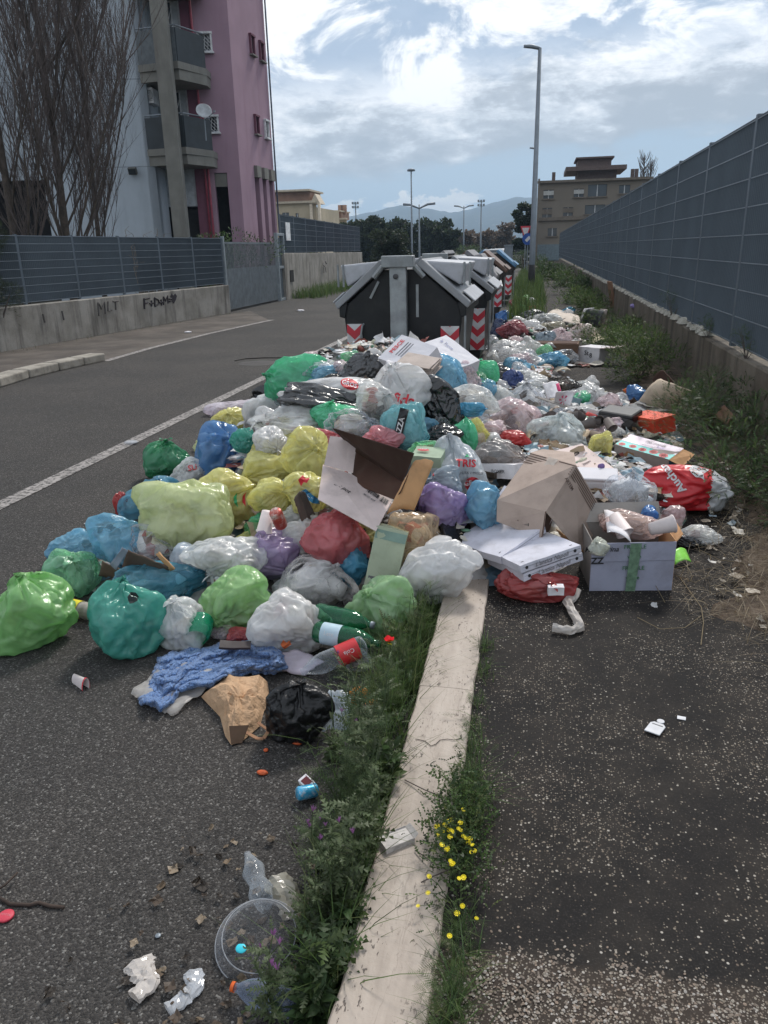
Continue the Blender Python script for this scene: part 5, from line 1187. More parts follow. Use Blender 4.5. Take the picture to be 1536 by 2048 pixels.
bag(1022,845,104,78,F_PINKW,'large pinkish see-through bag of food waste right of the crest',ears=False,spike=0,lift=.14,facet=12)
bag(1052,808,76,66,F_CLEAR,'clear bag holding red and orange packets',knot=(0,-.2,1),spike=.25,lift=.10)
bag(990,800,70,52,F_WHITE2,'white bag with ruffled edge left of the packet-filled clear bag',ears=False,spike=0,lift=.08)
bag(985,870,60,44,F_PINKW,'small pinkish bag below the large pinkish one',ears=False,spike=0,lift=.08)
bag(1030,877,52,26,film('film_bright_red',c('#d02424',1.1),.0,.1,.25),'bright red bag scrap behind the striped grey sack',ears=False,spike=0,lift=.10)
bag(1102,858,40,30,film('film_bright_red2',c('#c83a38',1.1),.1,.2,.25),'red net of vegetables beside the pointed clear bag',ears=False,spike=0,lift=.08)
bag(1004,912,108,60,film('film_striped_grey',c('#8c8684',1.),.25,.85,.22,[(0,c('#2c2829')),(.4,c('#b5aea9')),(.6,c('#3b3637')),(1,c('#cfcac6'))],7,.2,.9),'grey stretched sack with dark streaks between the crest and the long box',ears=False,spike=0,lift=.14,facet=10,fold=.1)
bag(1118,872,106,76,film('film_milky',c('#c3ccd0',1.15),.3,.5,.22),'milky clear bag with a tall pointed top, behind the tent-like cardboard',knot=(.0,-.1,1.),spike=.6,ears=False,lift=.10,facet=8)
bag(1200,900,40,56,F_YEL,'crumpled yellow bag left of the pink and turquoise carton',ears=False,spike=0,lift=.06,crum=.09)
# --- middle
o=bag(918,935,98,118,film('film_shop_white',c('#b9c0c6',1.15),.1,.3,.3,PW),'white shop bag printed in orange and red, right of the opened cardboard flap',ears=False,spike=.1,knot=(-.4,0,1),lift=.14,facet=9,crum=.03,p=9)
bagprint(o,932,927,'TRIS',RP,21,rot=-2,bold=.03); bagprint(o,934,912,'',GP,5,shape=[(-1,-.5),(0,1),(1,-.4)],name='print'); bagprint(o,938,946,'QUALITA\' E PREZZI',GYP,6.5,rot=-2)
bagprint(o,945,968,'',RP,14,rot=6,shape=[(1.15*math.cos(t),math.sin(t)) for t in np.linspace(0,6.1,20)],name='print'); bagprint(o,946,966,'GROS',WP,14,rot=4,off=.011)
o=bag(884,965,64,52,F_GREYB,'grey-blue bag with a small red print above the purple bag',ears=False,spike=0,lift=.18); bagprint(o,866,948,'a',RP,12)
bag(890,1018,98,96,film('film_purple',c('#9a84b8',1.1),.1,.3,.2,[(0,c('#4a3a6a')),(.5,c('#b49ad0')),(1,c('#d0c2e0'))]),'shiny violet bag below the grey-blue bag',ears=False,spike=0,lift=.10,fold=.09,facet=9,roll=35)
bag(862,1012,60,70,film('film_navy',(.04,.04,.10),.0,.2),'dark navy bag hidden left of the shiny violet bag',ears=False,spike=0,lift=.05)
bag(972,1015,72,84,film('film_sky_blue',c('#5fa9c9',1.1),.1,.35,.24),'sky blue bag left of the tent-like cardboard',knot=(.6,-.1,.8),spike=.15,ears=False,lift=.12,facet=9)
# --- far scatter
F=[(1012,703,64,34,F_WHITE,'plump white bag lying on grass beside the second container'),(1030,664,60,34,film('film_red_pattern',c('#a8575f',1.),.05,.75,.5,[(0,c('#e0b8bc')),(.3,c('#9f4a55')),(.75,c('#9f4a55')),(1,c('#e8ccd0'))],26),'dusty red bag with pale flower pattern'),(1005,668,40,44,film('film_navy2',c('#3a4a6a',1.),.1,.3),'dark navy bag left of the flower-patterned one'),(1013,637,38,26,F_BLUES,'strong blue bag beside the third container'),(1068,638,60,26,F_DGREY,'long dark grey sack on the far pavement'),(1040,646,30,20,F_WHITE2,'small white bag between the blue bag and the flower-patterned bag'),(1066,652,34,20,F_WHITE,'small white bag with dark side, right of the flower-patterned one'),(1108,660,52,34,film('film_dirty_cream',c('#b5b09c',1.),.1,.5,.3),'dirty cream bag with dark folds on the far pavement'),(1120,678,44,34,F_PINKW,'tied cream bag on the brown crate'),(1163,670,52,38,film('film_white_red',c('#c9c0bc',1.1),.15,.7,.3,[(0,c('#b83a3a')),(.4,c('#e0dad6')),(.7,c('#c96a60')),(1,c('#efecea'))],8),'white bag showing red packets, right of the tied cream bag'),(1090,682,36,30,F_GREYB,'pale green-grey bag in the grass left of the brown crate'),(1098,720,66,20,F_BLUEL,'light blue and white bag on a cardboard sheet'),(996,755,70,40,F_BLACK,'crumpled black bags right of the sea green knotted bag'),(1024,762,40,34,film('film_royal',c('#2b4f96',1.),.05,.3,.2),'royal blue bag beside the black bags'),(1118,770,60,26,film('film_mesh_black',(.07,.06,.055),.1,.6,.3),'black and cream net bag behind the white star-marked box'),(1148,778,40,30,F_BLACK,'shredded black bag right of the net bag'),(1178,798,54,42,F_WHITE,'white bag left of the dark trousers'),(1216,805,44,30,F_LILAC if False else F_PINKW,'pale lilac bag behind the dark clothing'),(1033,607,26,20,film('film_magenta',c('#c83a66',1.),0,.2),'magenta bag by the fourth container'),(1048,608,22,26,F_LIME2,'lime and dark green bag next to the magenta one'),(1042,619,24,16,F_GREENC,'small pale green bag under the lime one'),(1064,608,24,18,F_WHITE,'white bag with a red lump below it, farthest in the litter'),(1066,617,18,10,film('film_bright_red',c('#d02424')),'red bag under the farthest white bag'),(1138,622,26,12,F_CYAN,'small cyan bag on the far pavement'),(1162,800,30,26,F_GREEN,'aqua-green wrapper on the star-marked box'),(985,690,30,30,F_CLEAR,'clear wrap strewn at the foot of the second container'),(985,722,24,40,F_WHITE2,'dirty white bag against the second container'),(1095,640,70,24,F_WHITE2,'long white sheet bag behind the dark grey sack')]
for (px,py,w,h,mt_,lb) in F:
    bag(px,py,w*.98,h*1.02,mt_,lb,lift=.07,ears=False,sub=3 if w<50 else 4,spike=.12 if w>35 else 0,crum=.07)
# extra unlabelled-in-photo fill: smaller bags packed between the named ones
rng=random.Random(21); fills=[F_WHITE,F_WHITE2,F_CLEAR,F_PINKW,F_BLUEL,F_GREENC,F_BLACK,F_YEL,F_WHITE2,F_WHITE]
nf=['plain white','thin white','clear','pinkish clear','light blue','green-tinted clear','black','yellow','thin white','plain white']
for i in range(126):
    if i<26 or i>=90: px,py=rng.uniform(540,1000),rng.uniform(735,905)
    elif i<44: px,py=rng.uniform(960,1200),rng.uniform(770,900)
    elif i<70: px=rng.uniform(330,900); py=rng.uniform(860,1130)
    else: px=rng.uniform(200,760); py=rng.uniform(1020,1160)
    if HZ(*hit(px,py)[:2])<.11: continue
    zone='on the crest below the containers' if i<26 or i>=90 else 'in the litter on the pavement side' if i<44 else 'in the middle slope of the heap' if i<70 else 'low on the road side of the heap'; k=rng.randrange(10); sc_=1 if i<44 else 1.35
    bag(px,py,rng.uniform(38,64)*sc_,rng.uniform(26,42)*sc_,fills[k],nf[k]+' bag squashed '+zone,group='bags squashed in the gaps of the heap',ears=False,spike=0,lift=-.01,sub=3,crum=.09,fill=False)

for i in range(30):
    px=rng.uniform(985,1235); py=rng.uniform(772,880); k=rng.choice([0,1,2,3,8,9,2,1])
    bag(px,py,rng.uniform(26,50),rng.uniform(20,34),fills[k],nf[k]+' crumpled bag lying in the pavement litter between the crest and the weeds',group='crumpled bags in the pavement litter',ears=False,spike=0,lift=.02,sub=3,crum=.14,fill=False)

for i in range(46):
    if i<16: px,py=rng.uniform(600,760) if i<9 else rng.uniform(850,950),rng.uniform(716,750); zone='piled against the nearest container'
    else: px,py=rng.uniform(985,1150),rng.uniform(625,780); zone='packed beside the row of containers'
    k=rng.choice([0,1,2,3,8,9,4,5,0,6]); q=1. if i<16 or py>700 else .62
    if i>=16 and ((hit(px,py)[0]-.7)/.5)**2+((hit(px,py)[1]-9.5)/1.2)**2<1: continue
    bag(px,py,rng.uniform(34,56)*q,rng.uniform(24,36)*q,fills[k],nf[k]+' bag '+zone,group='bags '+zone,ears=False,spike=0,lift=.03,sub=3,crum=.10,fill=False)
# ================================================================ cardboard, cartons and single things
def card(name,hx,k=1.,dirtc=(.10,.08,.06)): return mat(name,c(hx,k),.8,.2,var=.09,vs=5,bs=60,bstr=.15,dirt=dirtc,dirtamt=.25)
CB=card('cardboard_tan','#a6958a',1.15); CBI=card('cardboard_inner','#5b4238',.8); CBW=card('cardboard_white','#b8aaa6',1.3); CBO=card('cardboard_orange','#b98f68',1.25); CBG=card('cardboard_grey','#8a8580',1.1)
WBX=card('white_carton','#c9c6c8',1.25); BBX=card('blue_grey_carton','#8b8d9c',1.15); EDGE=card('board_edge','#c9a782',1.1)
EPS=mat('polystyrene',c('#c2c0c4',1.2),.7,.3,var=.04,bs=120,bstr=.2)
def panel(b,pts,t=.004,mi=0):
    v=[Vector(p) for p in pts]; n=(v[1]-v[0]).cross(v[-1]-v[0]).normalized()
    if n.dot(Vector(CAMP)-v[0])<0: n=-n
    return b.prism([p for p in v],-n*t,mi)
def P(px,py,z): return Vector(G(px,py,z))
def sheet(name,pts4,mt,parent=None,n=10,bend=0.,wob=.004,t=.003,bdir=(0,0,1),seed=0,curlend=0):
    """a bent sheet between four corner points (going round)"""
    a,b_,c_,d_=[Vector(p) for p in pts4]; vs=[];fs=[]
    for j in range(n+1):
        for i in range(n+1):
            u,v=i/n,j/n; p=(a*(1-u)+b_*u)*(1-v)+(d_*(1-u)+c_*u)*v
            p=p+Vector(bdir)*(bend*4*u*(1-u))+Vector(bdir)*wob*fbm(u*4+seed,v*4,seed)
            vs.append(p)
    for j in range(n):
        for i in range(n): fs.append((j*(n+1)+i,j*(n+1)+i+1,(j+1)*(n+1)+i+1,(j+1)*(n+1)+i))
    o=MB().add(vs,fs).build(name,mt,parent,True); m_=o.modifiers.new('t','SOLIDIFY'); m_.thickness=t; m_.offset=0; return o
def carton(label,pos,dims,rot,mt,name='carton',cat='carton',lid=True,bev=.004,group=None):
    o=MB().softbox(dims,.0035,7,pos[0]*3).build(name,mt,None,smooth=False); o.location=pos; o.rotation_euler=[math.radians(a) for a in rot]; setp(o,label,cat,group); return o
def face_text(o,s,mt,size,loc,xd,yd,name='print',bold=0.01,shear=0): 
    loc=Vector(loc)+Vector(xd).cross(Vector(yd)).normalized()*.004
    return text(s,name,mt,size,o,loc,basis(xd,yd),bold=bold,shear=shear)
def PB_(px,py,z): return P(px,py,z+.085)
# --- large open cardboard box in the middle: dark inside, white outer flaps, brown torn flap
r=empty('cardboard_box',tuple(PB_(745,980,.3))); setp(r,'large opened cardboard box with dark brown inside and white outer flaps, middle of the heap','cardboard box')
def inl(o,fn):
    fn.parent=o; fn.matrix_parent_inverse=Matrix.Translation(-Vector(o.location)); return fn
zt=.74
A=PB_(665,857,.70);B_=PB_(828,908,.66); C_=PB_(806,965,.48); D_=PB_(708,948,.46); E1=PB_(697,967,.42)
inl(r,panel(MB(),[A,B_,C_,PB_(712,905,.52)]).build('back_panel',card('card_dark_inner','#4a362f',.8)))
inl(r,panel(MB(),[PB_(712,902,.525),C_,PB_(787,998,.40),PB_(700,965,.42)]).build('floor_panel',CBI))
inl(r,panel(MB(),[PB_(660,872,.64),PB_(713,878,.62),PB_(706,946,.46),PB_(648,930,.50)]).build('flap',CBW))
inl(r,panel(MB(),[PB_(646,929,.50),PB_(703,948,.455),PB_(784,1000,.37),PB_(752,1062,.30),PB_(636,998,.40)]).build('front_flap',CBW))
inl(r,sheet('flap',[PB_(826,926,.60),PB_(867,925,.62),PB_(828,1022,.36),PB_(772,1030,.32)],CBO,None,8,.02,.008))
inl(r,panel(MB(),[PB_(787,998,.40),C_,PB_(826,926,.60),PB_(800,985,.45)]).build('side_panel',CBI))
inl(r,panel(MB(),[PB_(810,958,.485),PB_(822,960,.48),PB_(820,966,.465),PB_(808,964,.47)]).build('tab',CBW))
b=MB(); rng=random.Random(4)
n0=(PB_(784,1000,.37)-PB_(703,948,.455))
def onquad(q,u,v,off=.004):
    p=(q[0]*(1-u)+q[1]*u)*(1-v)+(q[3]*(1-u)+q[2]*u)*v; n=(q[1]-q[0]).cross(q[3]-q[0]).normalized()
    if n.dot(Vector(CAMP)-p)<0: n=-n
    return p+n*off,n
q=[PB_(703,948,.455),PB_(784,1000,.37),PB_(752,1062,.30),PB_(640,985,.42)]
def barcode(parent,q,u0,u1,v0,v1,nb=16,mt_=None,name='barcode',seed=1):
    b=MB(); rg=random.Random(seed); u=u0
    while u<u1:
        w_=(u1-u0)/nb*rg.choice([.3,.5,.8]); b.add([onquad(q,u,v0)[0],onquad(q,u+w_,v0)[0],onquad(q,u+w_,v1)[0],onquad(q,u,v1)[0]],[(0,1,2,3)]); u+=(u1-u0)/nb
    return inl(parent,b.build(name,mt_ or KP))
def ptext(parent,s,q,u,v,size,mt_,bold=.01,flip=False,name='print',shear=0,down=False):
    p,n=onquad(q,u,v,.005); xd=(q[1]-q[0]).normalized(); yd=(q[0]-q[3]).normalized()
    if flip: xd=-xd; yd=-yd
    R_=basis(xd,yd)
    if (R_@Vector((0,0,1))).dot(n)<0: R_=basis(-xd,yd)
    o=text(s,name,mt_,size,None,(0,0,0),R_,bold=bold,shear=shear); o.matrix_world=Matrix.Translation(p)@R_.to_4x4(); 
    bpy.context.view_layer.update(); w_=o.matrix_world.copy(); o.parent=parent; o.matrix_parent_inverse=Matrix.Translation(-Vector(parent.location)) if parent.rotation_euler[2]==0 and parent.rotation_euler[0]==0 else parent.matrix_world.inverted(); return o
barcode(r,q,.50,.74,.10,.22,9); barcode(r,q,.80,.95,.08,.24,9,seed=3)
ptext(r,'magic pot',q,.10,.52,.038,KP)
ptext(r,'MOD 404',q,.62,.33,.02,GYP)
# --- tent-like beige carton
r=empty('cardboard_carton',tuple(P(1100,1010,.35))); setp(r,'beige carton collapsed into a tent shape with dark printed stripes along its ridge','cardboard box')
z0=.30
L1=P(994,1000,.44);L2=P(1092,1023,.42);R1=P(1062,905,.62);R2=P(1152,930,.62); b1=P(993,1043,.34);b2=P(1084,1078,.28)
FR=P(1213,1035,.32); FB=P(1160,1105,.20)
roofq=[R1,R2,L2,L1]
def insub(a,b_,c_,d_): return [a,b_,c_,d_]
inl(r,panel(MB(),roofq,.006).build('top_panel',CB)); inl(r,panel(MB(),[L1,L2,b2,b1],.006).build('end_panel',CB))
sideq=[R2,FR,FB,L2]
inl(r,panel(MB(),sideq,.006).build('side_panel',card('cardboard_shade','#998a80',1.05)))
inl(r,panel(MB(),[L2,b2,P(1100,1060,.24),P(1105,1040,.30)],.004).build('inner_panel',CBI))
inl(r,sheet('flap',[P(1112,1058,.30),P(1160,1100,.22),P(1178,1110,.17),P(1125,1078,.24)],CBO,None,6,.01,.004))
SB=mat('stripe_brown',c('#4e3c33'),.75)
for k in range(5):
    v=.02+k*.045; b=MB(); s0,s1=(.0,.42) if k>0 else (.0,.38)
    for (u0,u1) in ((s0,s1),(.66,1.)): b.add([onquad(roofq,u0,v,.003)[0],onquad(roofq,u1,v,.003)[0],onquad(roofq,u1,v+.018,.003)[0],onquad(roofq,u0,v+.018,.003)[0]],[(0,1,2,3)])
    inl(r,b.build('stripe',SB))
    b=MB(); u=.03+k*.055; b.add([onquad(sideq,u*.55,0.,.003)[0],onquad(sideq,u*.55+.012,0.,.003)[0]]+[onquad(sideq,u*.0+.0,0,.003)[0]]*0,[]) 
    v0=.035+k*.04; b.add([onquad(sideq,.02,v0,.003)[0],onquad(sideq,.97,v0*1.15,.003)[0],onquad(sideq,.97,v0*1.15+.014,.003)[0],onquad(sideq,.02,v0+.016,.003)[0]],[(0,1,2,3)])
    inl(r,b.build('stripe',SB))
ptext(r,'STRAUTO',roofq,.66,.30,.028,SB,name='print'); ptext(r,'ARTEMIS',sideq,.10,.33,.026,SB,name='print')
endq=[L1,L2,b2,b1]; barcode(r,endq,.50,.68,.45,.72,8); ptext(r,'CARTONI',endq,.36,.48,.014,SB); ptext(r,'NUMERO 45',endq,.36,.64,.012,SB)
b=MB(); b.add([onquad(roofq,.42,-.0,.006)[0],onquad(roofq,.64,-.0,.006)[0],onquad(roofq,.60,.24,.006)[0],onquad(roofq,.44,.24,.006)[0]],[(0,1,2,3)]); inl(r,b.build('tape',film('tape_clear',c('#c9c0b4',1.1),.15,.1,.2)))
inl(r,panel(MB(),[P(1085,898,.63),P(1148,905,.635),R2,R1],.004).build('flap',CB))
# --- white box with green tape and the things in it
r=empty('open_carton',(.5,3.62,SWZ)); setp(r,'white grey carton with green tape down its front, overflowing with cups and wrappers','cardboard box')
xa,xb=.31,.693; yf=3.50; zt=SWZ+.235
q=[Vector((xa,3.47,zt+.01)),Vector((xb,3.53,zt+.015)),Vector((xb,3.53,SWZ+.003)),Vector((xa,3.47,SWZ+.003))]
inl(r,panel(MB(),q,.004).build('front_panel',BBX))
off=Vector((-.03,.30,0))
inl(r,panel(MB(),[p+off for p in q],.004).build('back_panel',CBG))
inl(r,panel(MB(),[q[1]+Vector((-.002,.006,0)),q[1]+off,q[2]+off,q[2]+Vector((-.002,.006,0))],.004).build('side_panel',CBO))
inl(r,panel(MB(),[q[0]+Vector((.004,.006,0)),q[0]+off,q[3]+off,q[3]+Vector((.004,.006,0))],.004).build('side_panel',CBG))
inl(r,panel(MB(),[q[1]+Vector((-.002,.005,0)),q[1]+Vector((.03,.03,.03)),q[1]+Vector((.02,.20,.04)),q[1]+Vector((-.01,.2,0))],.004).build('flap',CBO))
inl(r,panel(MB(),[q[0]+off*.98,q[1]+off*.98,q[1]+off*1.2+Vector((0,0,.08)),q[0]+off*1.2+Vector((0,0,.08))],.004).build('flap',CBG))
inl(r,panel(MB(),[q[0]+Vector((.0,-.001,0)),q[1]+Vector((.0,-.001,0)),q[1]+Vector((.0,-.004,-.09)),q[0]+Vector((.0,-.004,-.09))],.003).build('front_flap',BBX))
TG=mat('tape_green',c('#66806a',1.0),.35,.5,var=.3,vs=40)
b=MB(); b.add([onquad(q,.45,.0,.012)[0],onquad(q,.58,.0,.012)[0],onquad(q,.55,.995,.009)[0],onquad(q,.43,.995,.009)[0]],[(0,1,2,3)]); inl(r,b.build('tape',TG))
TG2=mat('tape_print',c('#3f6a48'),.5)
for v in (.08,.28,.52,.72):
    ptext(r,'FRAGILE' if v in(.08,.52) else 'verde',q,.51,v,.028,TG2)
b=MB(); b.tube([onquad(q,.08,.02,.012)[0],onquad(q,.10,.09,.012)[0],onquad(q,.12,.13,.012)[0],onquad(q,.13,.21,.012)[0]],.003,4); inl(r,b.build('handwriting',KP))
ptext(r,'Mascherina',q,.11,.12,.035,KP,shear=.3).rotation_euler.rotate(Euler((0,0,0))); ptext(r,'ZZ',q,.07,.36,.045,KP,bold=.03)
top=zt
bag(1262,1048,130,66,film('film_pinkclear',c('#cfb8b2',1.1),.35,.6,.2),'clear pinkish wrap piled in the taped white carton',ears=False,spike=0,z=top+.02,crum=.08,cat='plastic wrap',name='plastic_wrap')
bag(1196,1092,44,46,film('film_napkin',c('#c2c6b8',1.1),.1,.2,.4),'white-green knotted bag at the corner of the taped carton',ears=False,spike=.1,z=top+.0)
bag(1298,1027,36,30,F_BLUES,'crumpled bright blue film on top of the taped carton',ears=False,spike=0,z=top+.05,crum=.12,name='plastic_wrap',cat='plastic wrap')
bag(1232,1040,60,50,F_REDD,'dark red wrapper beside the tent-shaped carton',ears=False,spike=0,z=top-.01,crum=.1,name='wrapper',cat='wrapper')
bag(1345,1030,46,46,film('film_silver_red',c('#bfa6a8',1.1),.1,.8,.2,[(0,c('#c23038')),(.3,c('#e8e6e6')),(.6,c('#9fa6b0')),(.8,c('#d6454c')),(1,c('#f0f0f0'))],14),'silver and red snack wrapper on the taped carton',ears=False,spike=0,z=top+.01,crum=.12,name='wrapper',cat='wrapper')
def cup(px,py,z,rot,s,mt_,label,mi=None):
    o=MB().lathe([(0,0),(.028,0),(.040,.105),(.044,.107),(.044,.112),(.039,.110),(.026,.006)],20).build('drink_cup',mt_,None,True); o.location=P(px,py,z); o.rotation_euler=[math.radians(a) for a in rot]; o.scale=[s]*3; setp(o,label,'cup'); return o
cw=mat('cup_white',c('#cfc4c2',1.15),.5,var=.12)
cup(1300,1058,top+.07,(0,78,12),1.0,cw,'white drinking cup lying on its side with open dark mouth, on the taped carton'); cup(1228,1030,top+.09,(20,130,-30),1.0,cw,'white drinking cup tipped upside down at the back of the taped carton')
tr=sheet('food_tray',[P(1208,1020,top+.06),P(1250,1045,top+.05),P(1262,1085,top+.02),P(1215,1065,top+.04)],WBX,None,6,.02,.004); setp(tr,'folded white food tray standing in the taped carton','food tray')
# --- pizza boxes
def pizza(label,pos,rot,dims=(.33,.33,.038),txt=True):
    o=MB().softbox(dims,.0022,8,pos[0]*5).build('pizza_box',card('pizza_white','#b9b9c2',1.2),None); o.location=pos; o.rotation_euler=[math.radians(a) for a in rot]; setp(o,label,'pizza box')
    x,y,z=[a/2 for a in dims]
    MB().box((0,-y-.0006,.004),(dims[0]*.985,.001,.0014)).build('lid_seam',GYP,o)
    b=MB()
    for s in (-.8,.8): b.lathe([(0,0),(.008,0),(.008,.002),(0,.002)],10,T=TR((s*x,-y+.0005,0),(90,0,0)))
    for s,t in ((-.85,-.8),(.85,-.8),(-.85,.8),(.85,.8)): b.box((s*x*.95,t*y,z+.0006),(.014,.004,.001))
    b.build('vent_hole',KP,o)
    if txt: face_text(o,"L'antica Napoli",GYP,.030,(0,-y-.0018,0),(1,0,0),(0,0,1),'lettering',shear=.4)
    return o
pizza('upper pizza box of the front pair, white with script lettering on its edge',(.035,3.52,.262),(-6,-8,33))
pizza('lower pizza box of the front pair, directly on the red bag',(.045,3.53,.218),(-6,-8,34))
pizza('white pizza box leaning behind the front pair, nearer the white bag',(-.13,3.66,.272),(-2,-14,50),txt=False)
pizza('white pizza box at the back, propped up against the sky blue bag',(-.045,3.86,.30),(8,-34,58),txt=False)
b=MB(); 
# --- boxes fitted in place
ob=carton('long white flat carton lying behind the tent-shaped one, with a black oval mark',(.376,4.728,.30),(.26,.62,.09),(11.6,-8.8,26.9),card('pale_pink_carton','#c4b4ae',1.3)); 
face_text(ob,'ALL.ME',KP,.05,(-.03,.22,.047),(1,0,0),(0,1,0),bold=.02)
b=MB(); n_=24; vs=[(.085*math.cos(t)*a_-.03,.035*math.sin(t)*a_+.22,.0462) for a_ in (1,.88) for t in np.linspace(0,2*math.pi,n_,endpoint=False)]; b.add(vs,[(i,(i+1)%n_,n_+(i+1)%n_,n_+i) for i in range(n_)]).build('oval_mark',KP,ob)
ob=carton('low white carton marked with small symbols, between the shop bag and the tent-shaped carton',(-.099,4.632,.36),(.25,.40,.086),(-8,-6,-26),WBX); face_text(ob,'BOXER',GYP,.028,(.02,-.2015,0),(1,0,0),(0,0,1))
b=MB(); b.box((0,0,0),(.24,.14,.075)); ob=b.build('foam_tub',EPS,None,bevel=.02); ob.location=(.395,4.50,.335); ob.rotation_euler=(math.radians(12),0,math.radians(-3)); setp(ob,'white foam food tub with rounded lid beside the tent-shaped carton','food tub')
MB().box((0,0,.042),(.25,.15,.018)).build('lid',EPS,ob,bevel=.008)
vp=MB().lathe([(0,0),(.016,0),(.016,.03),(0,.03)],14,T=Matrix.Identity(4)).build('bottle_cap',mat('cap_violet',c('#7a6398'),.4),None,True); vp.location=P(1200,933,.40); vp.rotation_euler=(1.2,0,.4); setp(vp,'small violet bottle cap on the long white flat carton','cap')
# pink and turquoise carton
ob=carton('product carton printed turquoise and pink with red flowers, open towards the wall',tuple(P(1296,908,.21)),(.42,.22,.12),(10,6,-34),card('carton_grey_side','#8f8580',1.2)); 
TQ=mat('print_turquoise',c('#45b3ae',1.1),.5); PKP=mat('print_palepink',c('#d6c6d2',1.15),.5)
MB().box((0,.045,.0605),(.418,.128,.001)).build('print',PKP,ob); MB().box((0,-.062,.0605),(.418,.092,.001)).build('print',TQ,ob); face_text(ob,'Pharmasoft',GYP,.034,(.02,.06,.0625),(1,0,0),(0,1,0),shear=.3); face_text(ob,'baby',mat('print_violet',c('#7d6fa8'),.5),.034,(.08,.02,.0625),(1,0,0),(0,1,0),shear=.3)
for k in range(5):
    b=MB(); x=-.17+k*.08
    for q_ in range(6):
        a=q_*math.pi/3; b.lathe([(0,0),(.012+.002*k,0)],8,T=Matrix.Translation((x+.014*math.cos(a),-.075+.014*math.sin(a)+.01*(k%2),.0625)))
    b.build('flower_print',RP,ob)
MB().box((.2105,0,0),(.001,.21,.115)).build('print',BP,ob)
fp=panel(MB(),[(.21,-.11,.06),(.21,.10,.06),(.30,.09,.05),(.30,-.08,.02)],.004).build('flap',CBO,ob)
ob=carton('bright orange-red shoe box lying near the weeds',tuple(P(1302,846,.26)),(.33,.21,.13),(6,-4,-58),mat('shoebox_orange',c('#c8412a',1.05),.6,var=.06)); MB().box((0,0,.06),(.335,.215,.02)).build('lid',mat('shoebox_lid',c('#d04d30',1.1),.6),ob,bevel=.003)
ob=carton('white box marked with a scrawl, its lid flap sticking out, on the far pavement',(.86,11.25,.20),(.34,.30,.22),(0,0,-38),WBX); face_text(ob,'St',KP,.09,(-.03,-.152,.03),(1,0,0),(0,0,1)); face_text(ob,'8',KP,.09,(.04,-.152,.0),(1,0,0),(0,0,1)); panel(MB(),[(.17,-.15,.11),(.17,.15,.11),(.42,.18,.15),(.42,-.10,.13)],.005).build('flap',CBW,ob)
ob=carton('small white and blue printed box on the dark bags',tuple(P(1066,752,.34)),(.22,.16,.12),(8,4,8),WBX); MB().box((0,-.081,-.035),(.218,.001,.04)).build('print',mat('print_deepblue',c('#2a4a86'),.5),ob); b=MB()
for i in range(5): b.box((-.06+i*.03,-.0815,.015),(.003,.001,.06))
for i in range(3): b.box((0,-.0815,-.01+i*.025),(.14,.001,.003))
b.build('print',BP,ob)
ob=carton('brown wooden crate holding the tied cream bag on the far pavement',tuple(P(1112,697,.27)),(.62,.35,.17),(0,0,-6),card('crate_brown','#6e5647',1.)); MB().box((0,0,.08),(.58,.31,.02)).build('inside',CBI,ob)
ob=carton('foam tray box with red print leaning on the nearest container, left of the newspapers',tuple(P(820,718,.80)),(.42,.30,.14),(35,10,-38),EPS); face_text(ob,'PESCE',RP,.06,(-.14,.02,.0715),(0,1,0),(-1,0,0),bold=.02); 
b=MB(); [b.box((-.08+i*.03,.02,.0712),(.008,.16,.001)) for i in range(3)]; b.build('print',GYP,ob)
ob=carton('white foam box leaning at the corner of the nearest container, blue lettered',tuple(P(896,716,.74)),(.46,.32,.11),(12,24,-40),EPS); face_text(ob,'la Torre',mat('print_deepblue2',c('#3a4f8a'),.5),.05,(-.1,.06,.0565),(1,0,0),(0,1,0),bold=.01)
# newspapers / pallet lump
b=MB(); rg=random.Random(2)
for k in range(7): b.box((rg.uniform(-.01,.01),rg.uniform(-.01,.01),k*.011),(.26,.18,.008),R=Matrix.Rotation(rg.uniform(-.08,.08),3,'Z'))
ob=b.build('newspaper_bundle',card('newsprint','#a89c94',1.2)); ob.location=tuple(P(838,738,.84)); ob.rotation_euler=(.3,.1,-.25); setp(ob,'bundle of folded newspapers between the two foam boxes','newspapers')
ob=sheet('paper_sheet',[P(773,722,.88),P(808,737,.86),P(815,754,.80),P(768,747,.82)],WBX,None,8,.02,.01); setp(ob,'crumpled printed white paper under the left foam box','paper')
# bent cardboard sheets
def bsheet(lb,pts,mt_,bend=.05,n=12,cat='cardboard sheet',nm='cardboard_sheet',wob=.01):
    o=sheet(nm,pts,mt_,None,n,bend,wob,.005); setp(o,lb,cat); return o
bsheet('beige bent cardboard sheet arching up beside the weeds at the wall',[P(1266,822,.20),P(1322,758,.48),P(1388,784,.44),P(1348,826,.18)],card('sheet_beige','#a99a88',1.25),.06)
bsheet('brown curled cardboard standing behind the beige arched sheet',[P(1305,760,.30),P(1330,745,.48),P(1352,768,.42),P(1330,790,.20)],CBI,.05)
bsheet('dark underside of a torn carton in front of the orange box',[P(1258,810,.26),P(1290,812,.30),P(1350,822,.24),P(1262,838,.22)],CBG,.02)
bsheet('grey flat cardboard between the weeds and the taped road-side litter',[P(1210,842,.26),P(1285,800,.28),P(1300,818,.26),P(1250,850,.24)],card('sheet_grey','#7f7f80',1.1),.02)
bsheet('tan cardboard propped against the base of the concrete wall',[P(1402,850,.14),P(1402,822,.30),P(1470,838,.30),P(1462,870,.12)],card('sheet_brown','#6f5747',1.1),.03)
bsheet('torn brown cardboard flap over the sheet at the wall base',[P(1430,835,.30),P(1450,812,.40),P(1472,835,.32),P(1455,850,.26)],card('sheet_brown2','#7a5f4f',1.1),.03)
